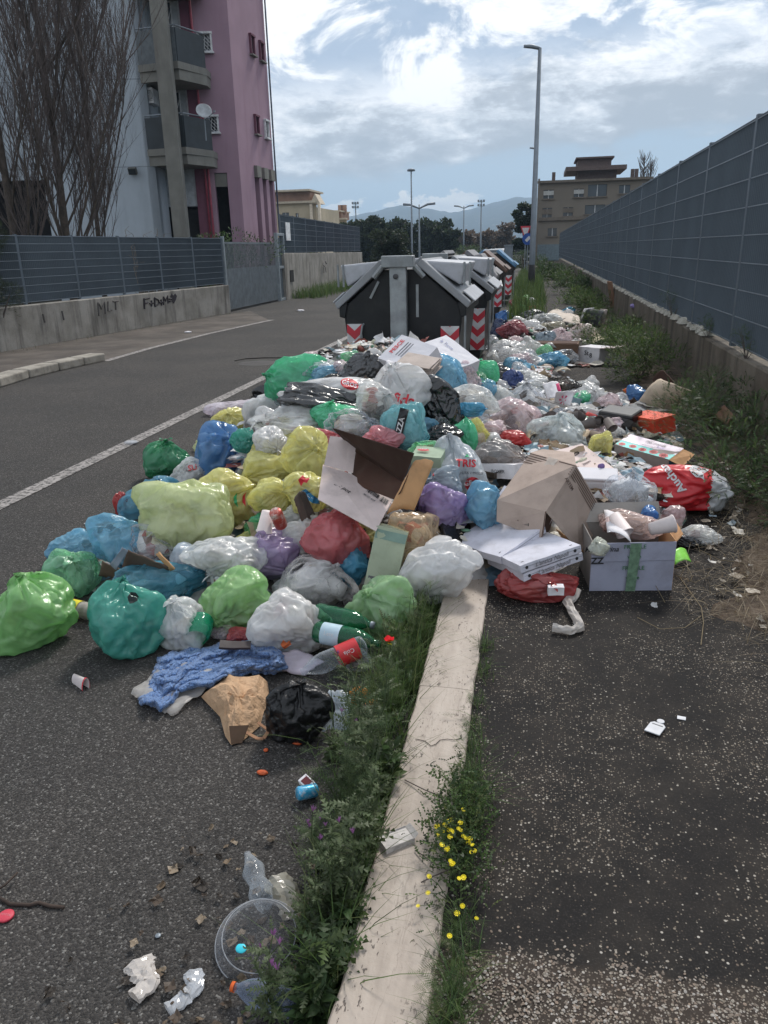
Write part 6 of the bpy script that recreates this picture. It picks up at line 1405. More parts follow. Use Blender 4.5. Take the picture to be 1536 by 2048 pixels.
bsheet('pale cardboard curl on the pavement beyond the blue and white bag',[P(1060,722,.10),P(1125,718,.13),P(1132,730,.10),P(1070,735,.10)],card('sheet_pale','#b3a796',1.25),.05)
bsheet('second pale cardboard curl, with its end rolled under',[P(1088,738,.10),P(1128,730,.18),P(1143,742,.16),P(1105,752,.10)],card('sheet_pale','#b3a796'),.05)
bsheet('long white torn card between the two pale curls and the net bag',[P(1075,770,.10),P(1105,748,.14),P(1125,752,.14),P(1085,788,.10)],WBX,.03)
bsheet('broad pale carton lid lying across the far pavement',[P(1085,636,.14),P(1115,618,.2),P(1158,632,.18),P(1160,650,.12)],card('sheet_pale2','#bcb0a4',1.25),.05)
bsheet('cream carton flap in the weeds past the red-packet bag',[P(1180,655,.14),P(1196,668,.16),P(1212,680,.14),P(1185,688,.10)],card('sheet_cream','#c2b79c',1.25),.03)
bsheet('white and pink star-marked open carton in the pavement litter',[P(1085,770,.44),P(1117,765,.48),P(1120,800,.36),P(1095,800,.34)],WBX,.02)
ob=bsheet('white carton panel with a pink star of triangles, next to the aqua wrapper',[P(1112,785,.46),P(1150,783,.44),P(1140,812,.34),P(1108,806,.34)],WBX,.01)
MG=mat('print_magenta',c('#c93c6c'),.5); q=[P(1112,785,.46),P(1150,783,.44),P(1140,812,.34),P(1108,806,.34)]
for k in range(6):
    a=k*math.pi/3; b=MB(); 
    def uv(rr_,aa): return onquad(q,.42+.28*rr_*math.cos(aa)*.9,.5+.42*rr_*math.sin(aa),.02)[0]
    b.add([uv(.25,a),uv(.95,a-.28),uv(1.0,a+.28)],[(0,1,2)]).build('star_print',MG,ob)
bsheet('magenta-edged card standing by the star-marked panel',[P(1112,768,.50),P(1118,766,.51),P(1122,782,.46),P(1116,783,.45)],MG,.0,4)
bsheet('white flat cardboard under the blue towel and the front bags',[P(500,1330,.012),P(600,1300,.05),P(650,1325,.03),P(610,1352,.008)],card('card_lilac','#a8a0aa',1.2),.01)
bsheet('light plank of board lying over the pavement litter',[P(1070,795,.40),P(1073,792,.41),P(1135,812,.34),P(1133,816,.33)],CBG,.0,4,'board','board',.0)
# dark crate wheel-arch like black plastic piece by the wall, leaning brown plank, lilac cloth on the wall
ob=sheet('curved_cover',[P(1160,650,.10),P(1180,618,.42),P(1215,622,.40),P(1195,655,.10)],mat('black_plastic',(.02,.02,.022),.35),None,10,.10,.004); setp(ob,'curved black plastic cover leaning in the weeds on the far pavement','cover')
ob=sheet('curved_cover',[P(1161,640,.15),P(1170,617,.38),P(1192,615,.42),P(1180,636,.2)],WBX,None,8,.06,.004); setp(ob,'white curved cover resting against the black plastic cover','cover')
ob=carton('pale upright box top behind the black plastic cover',tuple(P(1205,632,.28)),(.14,.1,.26),(0,8,-10),CBW)
p=AX(1224,598,1.80); ob=MB().box((0,0,.1),(.05,.42,.62)).build('wood_board',card('wood_old','#7f6350',1.1),None,bevel=.01); ob.location=p; ob.rotation_euler=(0,-.2,.1); setp(ob,'old brown wooden board leaning against the concrete wall below the fence','board')
p=AX(1240,590,1.9); ob=MB().box((0,0,0),(.06,.2,.5)).build('wood_board',card('grey_board','#6b6a66',1.)); ob.location=p; ob.rotation_euler=(.5,.1,.1); setp(ob,'grey weathered board tilted beside the brown one on the wall','board')
vs,fs=ico(3); kv=vs*np.array([.07,.22,.045])*(1+.25*ridged(vs,np.random.default_rng(4),7.,4)[:,None]); ob=link('cloth_rag',npmesh('cloth_rag',kv,fs,mat('cloth_lilac',c('#8679a8',1.1),.9),True),None,AX(1268,612,1.84)); setp(ob,'lilac rag lying on top of the concrete wall','rag')
# black box / radio, toilet roll, blue bottle pack, orange bottle, mesh
ob=MB().box((0,0,0),(.30,.22,.14)).build('plastic_crate',mat('black_plastic',(.02,.02,.022)),None,bevel=.02); ob.location=P(1240,836,.29); ob.rotation_euler=(.1,.05,-.5); setp(ob,'black plastic box behind the toilet roll','plastic box')
MB().box((0,-.111,0),(.22,.004,.08)).build('vent_plate',mat('dark_grey_plastic',(.08,.08,.085),.5),ob)
roll=empty('toilet_roll',tuple(P(1240,855,.24)),0,(.15,.1,0)); setp(roll,'white toilet roll standing in front of the black plastic box','toilet roll')
MB().lathe([(.018,-.05),(.058,-.05),(.060,-.045),(.060,.045),(.058,.05),(.018,.05)],24).build('paper',mat('tissue',c('#c9c5c5',1.2),.9,bs=80),roll,True); MB().lathe([(.018,-.05),(.018,.05),(.0165,.05),(.0165,-.05)],16).build('core',CBG,roll,True)
ob=bag(1272,792,38,34,film('film_pack_blue',c('#2f7fc0',1.05),.0,.5,.3,[(0,c('#2468b0')),(.5,c('#3f98d8')),(.8,c('#8fc43f')),(1,c('#2f7fc0'))],10),'blue and green printed pack standing by the orange bottle',spike=0,ears=False,lift=.1,name='printed_pack',cat='pack')
def bottle(px,py,z,axis,L,r_,mt_,label,cap,band=None,name='plastic_bottle',crush=0.,cat='bottle',bandr=(.35,.6),txt=None):
    """bottle lying with its cap end towards axis"""
    prof=[(0,0),(.35,.0),(.85,.02),(1,.06),(1,.16),(.93,.20),(1,.24),(1,.36),(.94,.4),(1,.44),(1,.62),(.92,.70),(.62,.82),(.34,.90),(.30,.91),(.30,.95)]
    root=empty(name,tuple(P(px,py,z))); R_=Vector(axis).normalized().to_track_quat('Z','Y'); root.rotation_mode='QUATERNION'; root.rotation_quaternion=R_; setp(root,label,cat)
    n=20; vs=[];fs=[]; rg=np.random.default_rng(int(px))
    for a,t in prof:
        for k in range(n):
            th=2*math.pi*k/n; rr_=a*r_; x,y=rr_*math.cos(th),rr_*math.sin(th); 
            if crush: x*=1-crush*abs(math.sin(t*9+1)); y*=1+crush*.3*math.sin(t*7+2)
            vs.append((x,y,(t-.5)*L))
    for i in range(len(prof)-1):
        for k in range(n): fs.append((i*n+k,i*n+(k+1)%n,(i+1)*n+(k+1)%n,(i+1)*n+k))
    v=np.array(vs); 
    if crush: v*=1+.06*crush*ridged(v*30,rg,1.2,4)[:,None]*8*.4
    link('body',npmesh('body',v,np.array(fs),mt_,True),root)
    if cap is not None: MB().lathe([(r_*.34,.45*L),(r_*.34,.50*L),(0,.50*L)],16).build('cap',cap,root,True)
    if band is not None: 
        b=MB().lathe([(r_*1.02,(bandr[0]-.5)*L),(r_*1.02,(bandr[1]-.5)*L)],20).build('label_band',band,root,True)
        if txt:
            to=text(txt,'lettering',WP,r_*.55,root,(0,0,0)); 
            dl=R_.to_matrix().inverted()@(Vector(CAMP)-Vector(root.location)).normalized(); zz=Vector((dl.x,dl.y,0)).normalized(); yy=Vector((0,0,1)).cross(zz); 
            Rm=Matrix((Vector((0,0,1)),zz.cross(Vector((0,0,1))),zz)).transposed()
            to.matrix_local=Matrix.Translation(zz*r_*1.05+Vector((0,0,((bandr[0]+bandr[1])/2-.5)*L)))@Rm.to_4x4()
    return root
def pet(nm,col,op=.35):
    m,g,o=newmat(nm); v=ocoord(g); h=g.noise(v,26,4,.5,1.,'RIDGED_MULTIFRACTAL')
    p=princ(g,col,.08,.7,0,bumpn(g,h,.6,.006)); tr=g.n('ShaderNodeBsdfTransparent'); g.put(tr.inputs[0],tuple(.6+.4*x/max(col) for x in col))
    f=g.n('ShaderNodeLayerWeight').outputs['Facing']; fac=g.m('ADD',g.m('MULTIPLY',g.m('POWER',f,1.6),.75),g.m('ADD',op,g.m('MULTIPLY',g.ss(h,.5,.9),.3)),clamp=True)
    mx=g.n('ShaderNodeMixShader'); g.link(fac,mx.inputs[0]); g.link(tr.outputs[0],mx.inputs[1]); g.link(p.outputs[0],mx.inputs[2]); g.link(mx.outputs[0],o.inputs[0]); return m
PETC=pet('pet_clear',c('#aeb4ba'),.12); PETG=pet('pet_green',c('#145c3c'),.55); PETT=pet('pet_teal_green',c('#0e7a58'),.6)
bottle(156,1218,.045,(-1,.25,.0),.24,.042,pet('pet_frosted',c('#a8a096'),.6),'bottle with a yellow label lying on the road between the lime and teal bags',GREYL,mat('label_yellow',c('#d2c32c',1.1),.5),bandr=(.40,.72),txt='Limone')
bottle(664,1318,.09,(-.9,-.55,-.25),.30,.044,PETC,'clear plastic bottle with a red label, lying just above the weeds',None,mat('label_red',c('#c22f35',1.05),.45),bandr=(.12,.42),txt='Cola',crush=.12)
bottle(694,1275,.12,(1.,-.15,-.05),.30,.046,PETG,'green bottle with a pale blue and white label, between the white front bag and weeds',PETG,mat('label_ice',c('#a9bfca',1.1),.5),bandr=(.14,.42),txt='Lete')
bottle(688,1238,.15,(1.,-.2,-.05),.28,.046,PETG,'plain green bottle lying just above the labelled green one',GREYL)
bottle(512,1755,.04,(-.55,.8,.05),.20,.036,PETC,'crushed clear bottle without cap lying on the road left of the weeds',None,None,crush=.35)
bottle(528,1992,.036,(-1,.12,.02),.165,.034,pet('pet_bluish',c('#8c98ac',.9),.2),'crushed bottle with orange neck and white sport cap at the bottom edge',mat('cap_orange',c('#d4612a',1.1),.45),None,crush=.25)
bottle(1260,781,.20,(-1,.3,0),.16,.03,mat('orange_plastic',c('#d0662c',1.05),.4),'small orange bottle lying on the litter near the beige arched cardboard',GREYL)
bottle(592,806,.62,(.3,.2,.9),.2,.035,PETC,'clear bottle with a violet ribbon in the crest of the heap',mat('cap_violet',c('#7a6398')))
# green bowl seen end-on, next to the lime bag
ob=MB().lathe([(0,.03),(.03,.03),(.038,.022),(.05,.01),(.056,0),(.060,.0),(.060,.01),(.064,.05),(.060,.10),(.05,.12)],28).build('green_bowl',PETT,None,True); ob.location=P(404,1241,.10); ob.rotation_euler=(math.radians(75),math.radians(8),math.radians(-8)); 
ob.rotation_euler=(math.radians(108),0,math.radians(8)); ob.scale=(.9,.9,.9); setp(ob,'dark green plastic bottle base pointing at the viewer between the white tied and lime bags','bottle')
# black pot and tray
ob=MB().lathe([(0,0),(.10,0),(.12,.02),(.12,.1),(.125,.105),(.118,.105),(.112,.02),(0,.012)],28).build('black_pot',mat('pot_black',(.015,.015,.016),.25),None,True); ob.location=P(852,1048,.30); ob.rotation_euler=(.6,.5,.3); setp(ob,'dark cooking pot tipped among cream film right of the large open box','pot')
MB().tube([(.12,0,.06),(.2,0,.07),(.28,0,.06)],[.012,.014,.012],8).build('handle',mat('pot_black',(0,0,0)),ob,True)
ob=MB().box((0,0,0),(.22,.34,.03)).build('black_tray',mat('pot_black',(0,0,0)),None,bevel=.008); ob.location=P(908,1048,.30); ob.rotation_euler=(.5,.5,.6); setp(ob,'shiny black tray leaning against the violet bag','tray')
ob=carton('black cardboard box corner between the tray and the white lying bag',tuple(P(890,1075,.22)),(.3,.2,.08),(20,20,30),mat('matt_black',(.02,.017,.016),.7))
# carton inside beige bag, and pale green pack
ob=carton('pale green tall carton standing in the beige see-through bag',(-.66,3.42,.225),(.155,.10,.31),(-12,12,2),card('carton_pale_green','#a2aa94',1.15)); MB().box((0,-.051,.12),(.15,.001,.045)).build('print',mat('print_sage',c('#7f978c'),.6),ob); b=MB(); b.box((-.04,-.051,-.11),(.05,.001,.04)); b.build('print',GYP,ob)
ob=carton('pale green flat pack with a red oval, beside the white printed shop bag',tuple(P(858,915,.55)),(.17,.13,.07),(12,0,-8),card('pack_pale_green','#a3b39c',1.05)); MB().lathe([(0,0),(.035,0)],18,T=TR((-.03,-.0,.046))@Matrix.Diagonal((1,.4,1,1))).build('print',RP,ob); face_text(ob,'Lenti',WP,.02,(-.03,0,.048),(1,0,0),(0,1,0))
bag(848,905,60,40,F_GREENC,'thin clear film over the pale green flat pack',ears=False,spike=.1,lift=.16,name='plastic_wrap',cat='plastic wrap')
# cardboard held in the sea blue bag
bsheet('brown cardboard panel stuck upright in the sea blue bag, the nearer one',[P(198,1152,.10),P(205,1122,.22),P(262,1148,.18),P(258,1160,.12)],card('card_dull','#6b5c52',1.),.0)
bsheet('brown cardboard panel behind it in the sea blue bag, pointed top',[P(238,1148,.14),P(256,1100,.30),P(340,1135,.22),P(336,1150,.16)],card('card_dull2','#5f5148',1.),.0)
bsheet('tan cardboard strip edge sticking out of the sea blue bag',[P(312,1108,.28),P(318,1104,.30),P(350,1138,.22),P(342,1142,.20)],CBO,.0,4)
bsheet('silvery carton panel beside the upright brown cardboard',[P(220,1128,.24),P(245,1095,.33),P(256,1102,.30),P(232,1140,.22)],card('card_silver','#7c8591',1.1),.0,4)
# newspapers spilling from torn yellow bag, white cup, can
bsheet('folded newspaper sticking out of the torn yellow bag',[P(588,1000,.46),P(606,985,.50),P(622,1040,.34),P(604,1046,.32)],card('newsprint_dark','#5e544e',1.1),.02)
bsheet('second dark newspaper fold inside the torn yellow bag',[P(600,990,.49),P(612,990,.49),P(630,1030,.38),P(618,1040,.35)],card('newsprint_dark2','#413a37',1.1),.02)
cup(535,1022,.40,(170,10,0),1.0,cw,'white paper cup upside down in the mouth of the torn yellow bag')
ob=MB().lathe([(0,0),(.03,0),(.033,.005),(.033,.10),(.028,.11),(0,.108)],20).build('drink_can',mat('can_red',c('#a84436'),.35,metal=.3,dirt=c('#cfc8c0'),dirtamt=.9,vs=16),None,True); ob.location=P(563,1052,.33); ob.rotation_euler=(.4,-.3,.4); setp(ob,'red and white patterned can below the torn yellow bag','can')
bag(520,1048,44,34,F_GREEN,'green film scrap below the yellow swoosh bag',ears=False,spike=0,lift=.03,name='plastic_wrap',cat='plastic wrap')
# carton piece in pizza bag knot, red cloth near towel, black sole
ob=carton('small white torn carton caught in the knot of the flattened red bag',tuple(P(1111,1180,.17)),(.07,.03,.04),(10,0,10),WBX)
bag(488,1268,60,32,film('film_red_small',c('#c03a3f',1.1),.05,.2,.25),'small bright red bag scrap between the lime bag and the towel',ears=False,spike=0,ground=True)
bag(447,1268,44,30,F_PINKW,'pale printed wrapper under the lime bag by the towel',ears=False,spike=0,ground=True)
bag(715,1325,50,50,F_CLEAR,'crumpled clear film on the ground by the weeds, right of the red-label bottle',ears=False,spike=0,ground=True,crum=.12,name='plastic_wrap',cat='plastic wrap')
# --- red shopping bag lying on its side with white base
o=bag(1362,978,172,96,mat('shopper_red',c('#b9252c',1.15),.33,.5,var=.1,vs=4,bs=12,bstr=.35,bd=.012),'large red reusable shopping bag lying on its side with white bird logo',spike=0,ears=False,ground=True,facet=6,crum=.0,sub=5,roll=8,p=14,neck=.35,knot=(.9,-.2,.1),name='shopping_bag',cat='shopping bag')
def shopper():
    me=o.data; me.materials.append(mat('shopper_white',c('#b4b6b8',1.2),.35,.5,var=.08,vs=4,bs=26,bstr=.5,bd=.012))
    n=len(me.polygons); cx_=np.zeros(n*3); me.polygons.foreach_get('center',cx_); cx_=cx_.reshape(-1,3); mxx=cx_[:,0].max(); mi=(cx_[:,0]>mxx*.56).astype(np.int32); me.polygons.foreach_set('material_index',mi)
shopper()
bagprint(o,1345,955,'Auchan',WP,24,rot=128,bold=.03)
bagprint(o,1398,945,'',WP,15,rot=-10,shape=[(-1.4,.2),(-1.1,.8),(-.4,.9),(.3,.6),(1.,.9),(1.5,.8),(1.1,.4),(.6,-.1),(.9,-.9),(.3,-.6),(-.3,-.7),(-.9,-.3)],name='print')
bag(1255,985,90,76,F_CLEAR,'clear crinkled film bag between the tent-shaped carton and the red shopping bag',ears=False,spike=.1,lift=.2,crum=.09,facet=16)
bag(1225,945,70,40,F_WHITE2,'thin white film lying over the foam food tub',ears=False,spike=0,z=.28)
bag(1395,1072,80,36,F_WHITE2,'flattened white and green wrapper on the soil right of the taped carton',ears=False,spike=0,ground=True,crum=.12)
bag(1372,1082,50,26,F_DGREY,'shredded dark film right of the taped carton',ears=False,spike=0,ground=True,crum=.12)
ob=sheet('plastic_plate',[P(1345,1105,.14),P(1372,1100,.13),P(1383,1125,.10),P(1350,1130,.10)],mat('lime_plastic',c('#86cf55',1.1),.3),None,8,.02,.002); setp(ob,'bright lime plastic plate piece on the soil right of the taped carton','plate')
# --- ground items
ob=sheet('plastic_sheet',[P(262,1388,.012),P(345,1318,.02),P(470,1340,.015),P(345,1432,.012)],film('film_sheet_white',c('#bcb8b4',1.1),.25,.2,.3),None,16,.01,.02,.002); setp(ob,'thin whitish plastic sheet lying under the blue towel on the road','plastic sheet')
def towel():
    """blue terry towel: a wide piece thrown down in soft folds"""
    nx,ny=150,90; top=[(316,1316),(352,1304),(400,1296),(450,1286),(500,1280),(545,1284),(572,1306)]; bot=[(282,1408),(322,1424),(352,1388),(420,1376),(470,1352),(530,1345),(570,1336)]
    def at(L_,u):
        t=u*(len(L_)-1); k=min(int(t),len(L_)-2); f=t-k; return L_[k][0]*(1-f)+L_[k+1][0]*f,L_[k][1]*(1-f)+L_[k+1][1]*f
    vs=[]
    for j in range(ny):
        v=j/(ny-1)
        for i in range(nx):
            u=i/(nx-1); a,b_=at(top,u),at(bot,u); px=a[0]*(1-v)+b_[0]*v; py=a[1]*(1-v)+b_[1]*v
            ed=min(1,min(u,1-u)*14,min(v,1-v)*9)
            px+=7*fbm(u*5,v*4,3.)*(1.3-ed)+4*fbm(u*9,v*7,5.); py+=7*fbm(u*6,v*3,8.)*(1.3-ed)+4*fbm(u*9,v*6,2.)
            w1=u*5.2-v*3.1+1.5*fbm(u*2.2,v*1.6,4.); w2=u*2.+v*6.5+1.3*fbm(u*2.5,v*2.,9.)
            hgt=.006+ed**.5*(.008+.036*(1-abs(math.sin(w1)))**1.5*(.5+.8*u)+.024*(1-abs(math.sin(w2)))**1.6+.035*sm(.4,.9,u)*math.sin(math.pi*v)+.012*abs(fbm(u*8,v*6,1.)))
            p=G(px,py,hgt); vs.append((p[0],p[1],hgt))
    f=[(j*nx+i,j*nx+i+1,(j+1)*nx+i+1,(j+1)*nx+i) for j in range(ny-1) for i in range(nx-1)]
    m,g,o_=newmat('terry_blue'); v=ocoord(g); n=g.noise(v,170,3,.6); cc=g.mix(g.ss(n,.35,.65),c('#435f8c',.85),c('#7393c4',1.))
    p=princ(g,cc,.95,.1,0,bumpn(g,g.m('ADD',n,g.m('MULTIPLY',g.noise(v,60,3),1.)),1.,.006)); p.inputs['Sheen Weight'].default_value=.3; g.link(p.outputs[0],o_.inputs[0])
    o=link('towel',npmesh('towel',vs,np.array(f),m,True)); md=o.modifiers.new('t','SOLIDIFY'); md.thickness=.005; setp(o,'crumpled blue terry towel lying on the road in front of the heap','towel')
towel()
ob=carton('flat black shoe sole lying on the blue towel',tuple(P(470,1290,.11)),(.13,.05,.01),(10,5,15),mat('rubber',(.03,.02,.022),.6),name='shoe_sole',cat='shoe sole',bev=.004)
def paperbag():
    q=[P(405,1392,.03),P(455,1352,.05),P(535,1365,.05),P(540,1430,.04)]; 
    r=empty('paper_bag',tuple(P(478,1415,.0))); setp(r,'crumpled brown paper carrier bag with handle, lying open towards the viewer','paper bag')
    PB=mat('kraft',c('#a88a6d',1.2),.75,.25,var=.1,vs=8,bs=14,bstr=.9,bd=.03)
    nx=16; ol=[P(402,1392,.01),P(450,1353,.01),P(535,1362,.01),P(541,1408,.01),P(528,1420,.01),P(520,1450,.01),P(483,1482,.01),P(462,1488,.01),P(450,1470,.01),P(440,1432,.01)]
    bm_v=[];n=len(ol); cen=sum(ol,Vector())/n; rings=7; 
    for k in range(rings+1):
        t=k/rings
        for i in range(n*3):
            a=ol[i//3];b_=ol[(i//3+1)%n]; e_=a.lerp(b_,(i%3)/3); p=cen.lerp(e_,1-t*.98); hz_=.075*(1-(1-t)**3)*(1+.5*fbm(p.x*16,p.y*16,1.))+.012*fbm(p.x*50,p.y*50)*min(1,t*4)
            bm_v.append((p.x,p.y,.006+max(0,hz_)))
    m_=n*3; f=[(k*m_+i,k*m_+(i+1)%m_,(k+1)*m_+(i+1)%m_,(k+1)*m_+i) for k in range(rings) for i in range(m_)]
    o=link('sack',npmesh('sack',bm_v,[np.array(f)],PB,False)); inl(r,o)
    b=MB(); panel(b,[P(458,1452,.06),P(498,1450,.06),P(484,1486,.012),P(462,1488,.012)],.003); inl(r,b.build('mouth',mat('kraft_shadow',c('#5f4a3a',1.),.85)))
    b=MB(); hp=[P(486,1462,.03),P(515,1478,.012),P(527,1478,.012),P(538,1462,.015),P(516,1446,.04)]
    for a,d in zip(hp[:-1],hp[1:]):
        dd=(d-a).normalized(); nn=Vector((-dd.y,dd.x,0))*.007; b.prism([a+nn,a-nn,d-nn,d+nn],(0,0,.003))
    inl(r,b.build('handle',mat('kraft_handle',c('#8f6a50',1.1),.8)))
paperbag()
o=bag(598,1424,124,124,mat('sack_black_matt',(.009,.009,.010),.34,.45,var=.2,bs=14,bstr=1.,bd=.02),'black knotted sack with loop ears standing on the road beside the brown paper bag',knot=(0,-.05,1),spike=.42,ground=True,facet=7,crum=.025,fold=.09,sub=5)
q=[P(655,1388,.10),P(702,1398,.10),P(700,1470,.012),P(612,1476,.012)]
ob=sheet('plastic_bag_flat',q,film('film_print_ice',c('#b0bcc6',1.15),.1,.3,.3,[(0,c('#3f4f6a')),(.3,c('#cfd8df')),(.6,c('#c9b8d8')),(.85,c('#6fae8f')),(1,c('#dfe4ea'))],11),None,12,.03,.02,.002); setp(ob,'flat pale blue printed bag leaning on the black knotted sack','plastic bag')
barcode_q=[Vector(a) for a in q]
# orange peel / slippers, leaves
OR=mat('orange_foam',c('#d88a3c',1.15),.6,bs=40)
def blob(lb,px,py,z,r3,mt_,nm,cat,rot=(0,0,0),cr=.12):
    vs,fs=ico(3); v=vs*(1+cr*ridged(vs,np.random.default_rng(int(px)),4.,4)[:,None])*np.array(r3); o=link(nm,npmesh(nm,v,fs,mt_,True),None,P(px,py,z)); o.rotation_euler=rot; setp(o,lb,cat); return o
blob('orange foam piece standing upright between the printed bag and the weeds',718,1393,.05,(.045,.012,.05),OR,'foam_piece','foam piece',(.2,.3,.2))
blob('second orange foam piece lower down in the weeds',742,1412,.03,(.045,.015,.03),OR,'foam_piece','foam piece',(.2,.1,.8))
OC=mat('peel_orange',c('#b5532c',1.15),.6,bs=40)
blob('orange peel right under the black knotted sack',595,1484,.008,(.022,.014,.008),OC,'orange_peel','peel',cr=.3); blob('tiny orange peel left of the one under the sack',532,1500,.006,(.009,.008,.006),OC,'orange_peel','peel',cr=.3); blob('orange peel alone on the road below the brown bag',525,1545,.007,(.02,.011,.008),OC,'orange_peel','peel',cr=.3)
# small carton/can at 620,1570 ; cigarette packet ; tag ; etc
ob=MB().box((0,0,0),(.05,.035,.02)).build('juice_carton',WBX,None,bevel=.003); ob.location=P(614,1566,.02); ob.rotation_euler=(.3,.2,-.6); setp(ob,'small white and red drink carton on the road at the edge of the weeds','carton'); MB().box((.0,-.0,.0105),(.03,.025,.001)).build('print',mat('print_darkred',(.10,.01,.015),.5),ob)
ob=MB().lathe([(0,0),(.02,0),(.022,.004),(.022,.06),(.018,.066),(0,.066)],18).build('tin_can',mat('can_blue',c('#3a9fc8',1.1),.3,metal=.3,dirt=c('#e0e0e0'),dirtamt=.8,vs=30),None,True); ob.location=P(633,1580,.022); ob.rotation_euler=(1.4,0,-.9); setp(ob,'little blue and white can beside the small red drink carton','can')
ob=empty('cigarette_packet',tuple(P(792,1684,.10)),math.radians(38)); setp(ob,'battered white cigarette packet lying on the kerb, its end open','cigarette packet')
WP2=mat('packet_white',c('#b3aeaa',1.15),.6,var=.15,vs=30,dirt=(.2,.19,.18),dirtamt=.5)
b=MB(); b.box((0,0,.012),(.088,.055,.0015)); b.box((0,0,.0),(.088,.055,.0015)); b.box((0,.027,.006),(.088,.0015,.022)); b.box((0,-.027,.006),(.088,.0015,.022)); b.box((-.044,0,.006),(.0015,.055,.022)); b.build('case',WP2,ob,bevel=.001)
MB().box((.036,0,.006),(.012,.05,.010)).build('inside',mat('foil_dark',(.05,.035,.03),.6),ob); MB().prism([(.044,-.0275,.013),(.044,.0275,.013),(.058,.024,.022),(.058,-.024,.022)],(0,0,.001)).build('flap',WP2,ob)
ob=empty('plastic_tag',tuple(P(1311,1457,SWZ+.006)),math.radians(-22)); ob.rotation_euler=(0,0,math.radians(-28)); setp(ob,'white plastic label holder with round tab lying on the dark pavement','plastic tag')
TGM=mat('tag_white',c('#a9abb0',1.2),.4); b=MB(); b.prism([(-.026,-.035,0),(.026,-.035,0),(.026,.022,0),(.016,.034,0),(-.016,.034,0),(-.026,.022,0)],(0,0,.004)); b.lathe([(0,0),(.013,0),(.013,.004),(0,.004)],16,T=Matrix.Translation((.0,.048,.0))); b.build('plate',TGM,ob,bevel=.001)
MB().box((0,.018,.0045),(.036,.004,.001)).build('slot',mat('tag_grey',(.12,.12,.13),.5),ob)
ob=MB().box((0,0,0),(.028,.02,.002)).build('paper_bit',TGM); ob.location=P(1363,1436,SWZ+.005); ob.rotation_euler=(0,0,-.2); setp(ob,'tiny white rectangular chip next to the plastic label holder','paper bit')
# crumpled tissue on the pavement below red bag
def strip(lb,pts,z,w_,mt_,nm,cat,th=.02):
    b=MB(); pp=[P(x,y,z) for x,y in pts]; rg=random.Random(len(pts)*7)
    path=[]; 
    for a,d in zip(pp[:-1],pp[1:]):
        for k in range(5): path.append(a.lerp(d,k/5))
    path.append(pp[-1]); n=14; vs=[];fs=[]
    for i,p in enumerate(path):
        t=i/(len(path)-1); d=(path[min(i+1,len(path)-1)]-path[max(0,i-1)]).normalized(); s_=d.cross(Vector((0,0,1))).normalized(); ww=w_[0]*(1-t)+w_[1]*t
        for k in range(n):
            a=2*math.pi*k/n; rr_=ww*(1+.4*fbm(i*.6,k*1.1,2.)); h_=th*(1+.5*fbm(i*.5,k*.8,6.)); vs.append(p+s_*math.cos(a)*rr_+Vector((0,0,max(-.6*th,math.sin(a)*h_))))
    for i in range(len(path)-1):
        for k in range(n): fs.append((i*n+k,i*n+(k+1)%n,(i+1)*n+(k+1)%n,(i+1)*n+k))
    o=b.add(vs,fs).build(nm,mt_,None,False); setp(o,lb,cat); return o
TIS=film('tissue_dirty',c('#bcb3ab',1.1),.0,.35,.6,None,14,.2,.8)
strip('dirty crumpled tissue trailing over the dark pavement below the red bag',[(1152,1182),(1135,1205),(1150,1232),(1162,1255),(1140,1262),(1105,1257)],SWZ+.018,(.024,.011),TIS,'tissue','tissue')
strip('dirty white paper rag on the road, bottom left of the weeds',[(275,1925),(285,1945),(300,1965),(268,1995)],.012,(.035,.02),TIS,'tissue','tissue',.012)
strip('thin torn clear film beside the orange-capped bottle',[(385,1945),(390,1975),(365,2000),(335,2020)],.01,(.022,.018),F_CLEAR,'film_scrap','plastic scrap',.01)
strip('dirty cream film half hidden in the weeds right of the crushed bottle',[(550,1762),(575,1790),(585,1830)],.02,(.035,.03),film('film_cream_dirty',c('#b4ae9c',1.),.2,.4,.4),'film_scrap','plastic scrap',.02)
# clear lid / bowl
r=empty('clear_bowl',tuple(P(520,1885,.012))); setp(r,'clear round plastic cake lid with a cyan sticker, lying on the road by the weeds','plastic lid'); r.rotation_euler=(math.radians(14),math.radians(6),0)
CL2=pet('clear_lid',c('#9a9ca0'),.06)
MB().lathe([(0,.045),(.075,.045),(.086,.042),(.092,.03),(.097,.012),(.108,.010),(.112,.004),(.108,.0),(.098,.002)],40).build('dome',CL2,r,True)
RM=mat('lid_rim',c('#9c9ea2',1.),.2,.6,var=.2,vs=30)
b=MB()
for rr_,z in ((.110,.006),(.091,.036)): b.tube([(rr_*math.cos(t),rr_*math.sin(t),z) for t in np.linspace(0,2*math.pi,41)],.0016,5,cap=False)
b.build('rim',RM,r,True)
blob('x',0,0,0,(.014,.012,.003),mat('sticker_cyan',c('#2fb7c9',1.2),.4),'sticker','x'); s_=bpy.data.objects['sticker']; del s_['label']; del s_['category']; s_.parent=r; s_.location=(-.03,-.045,.045)
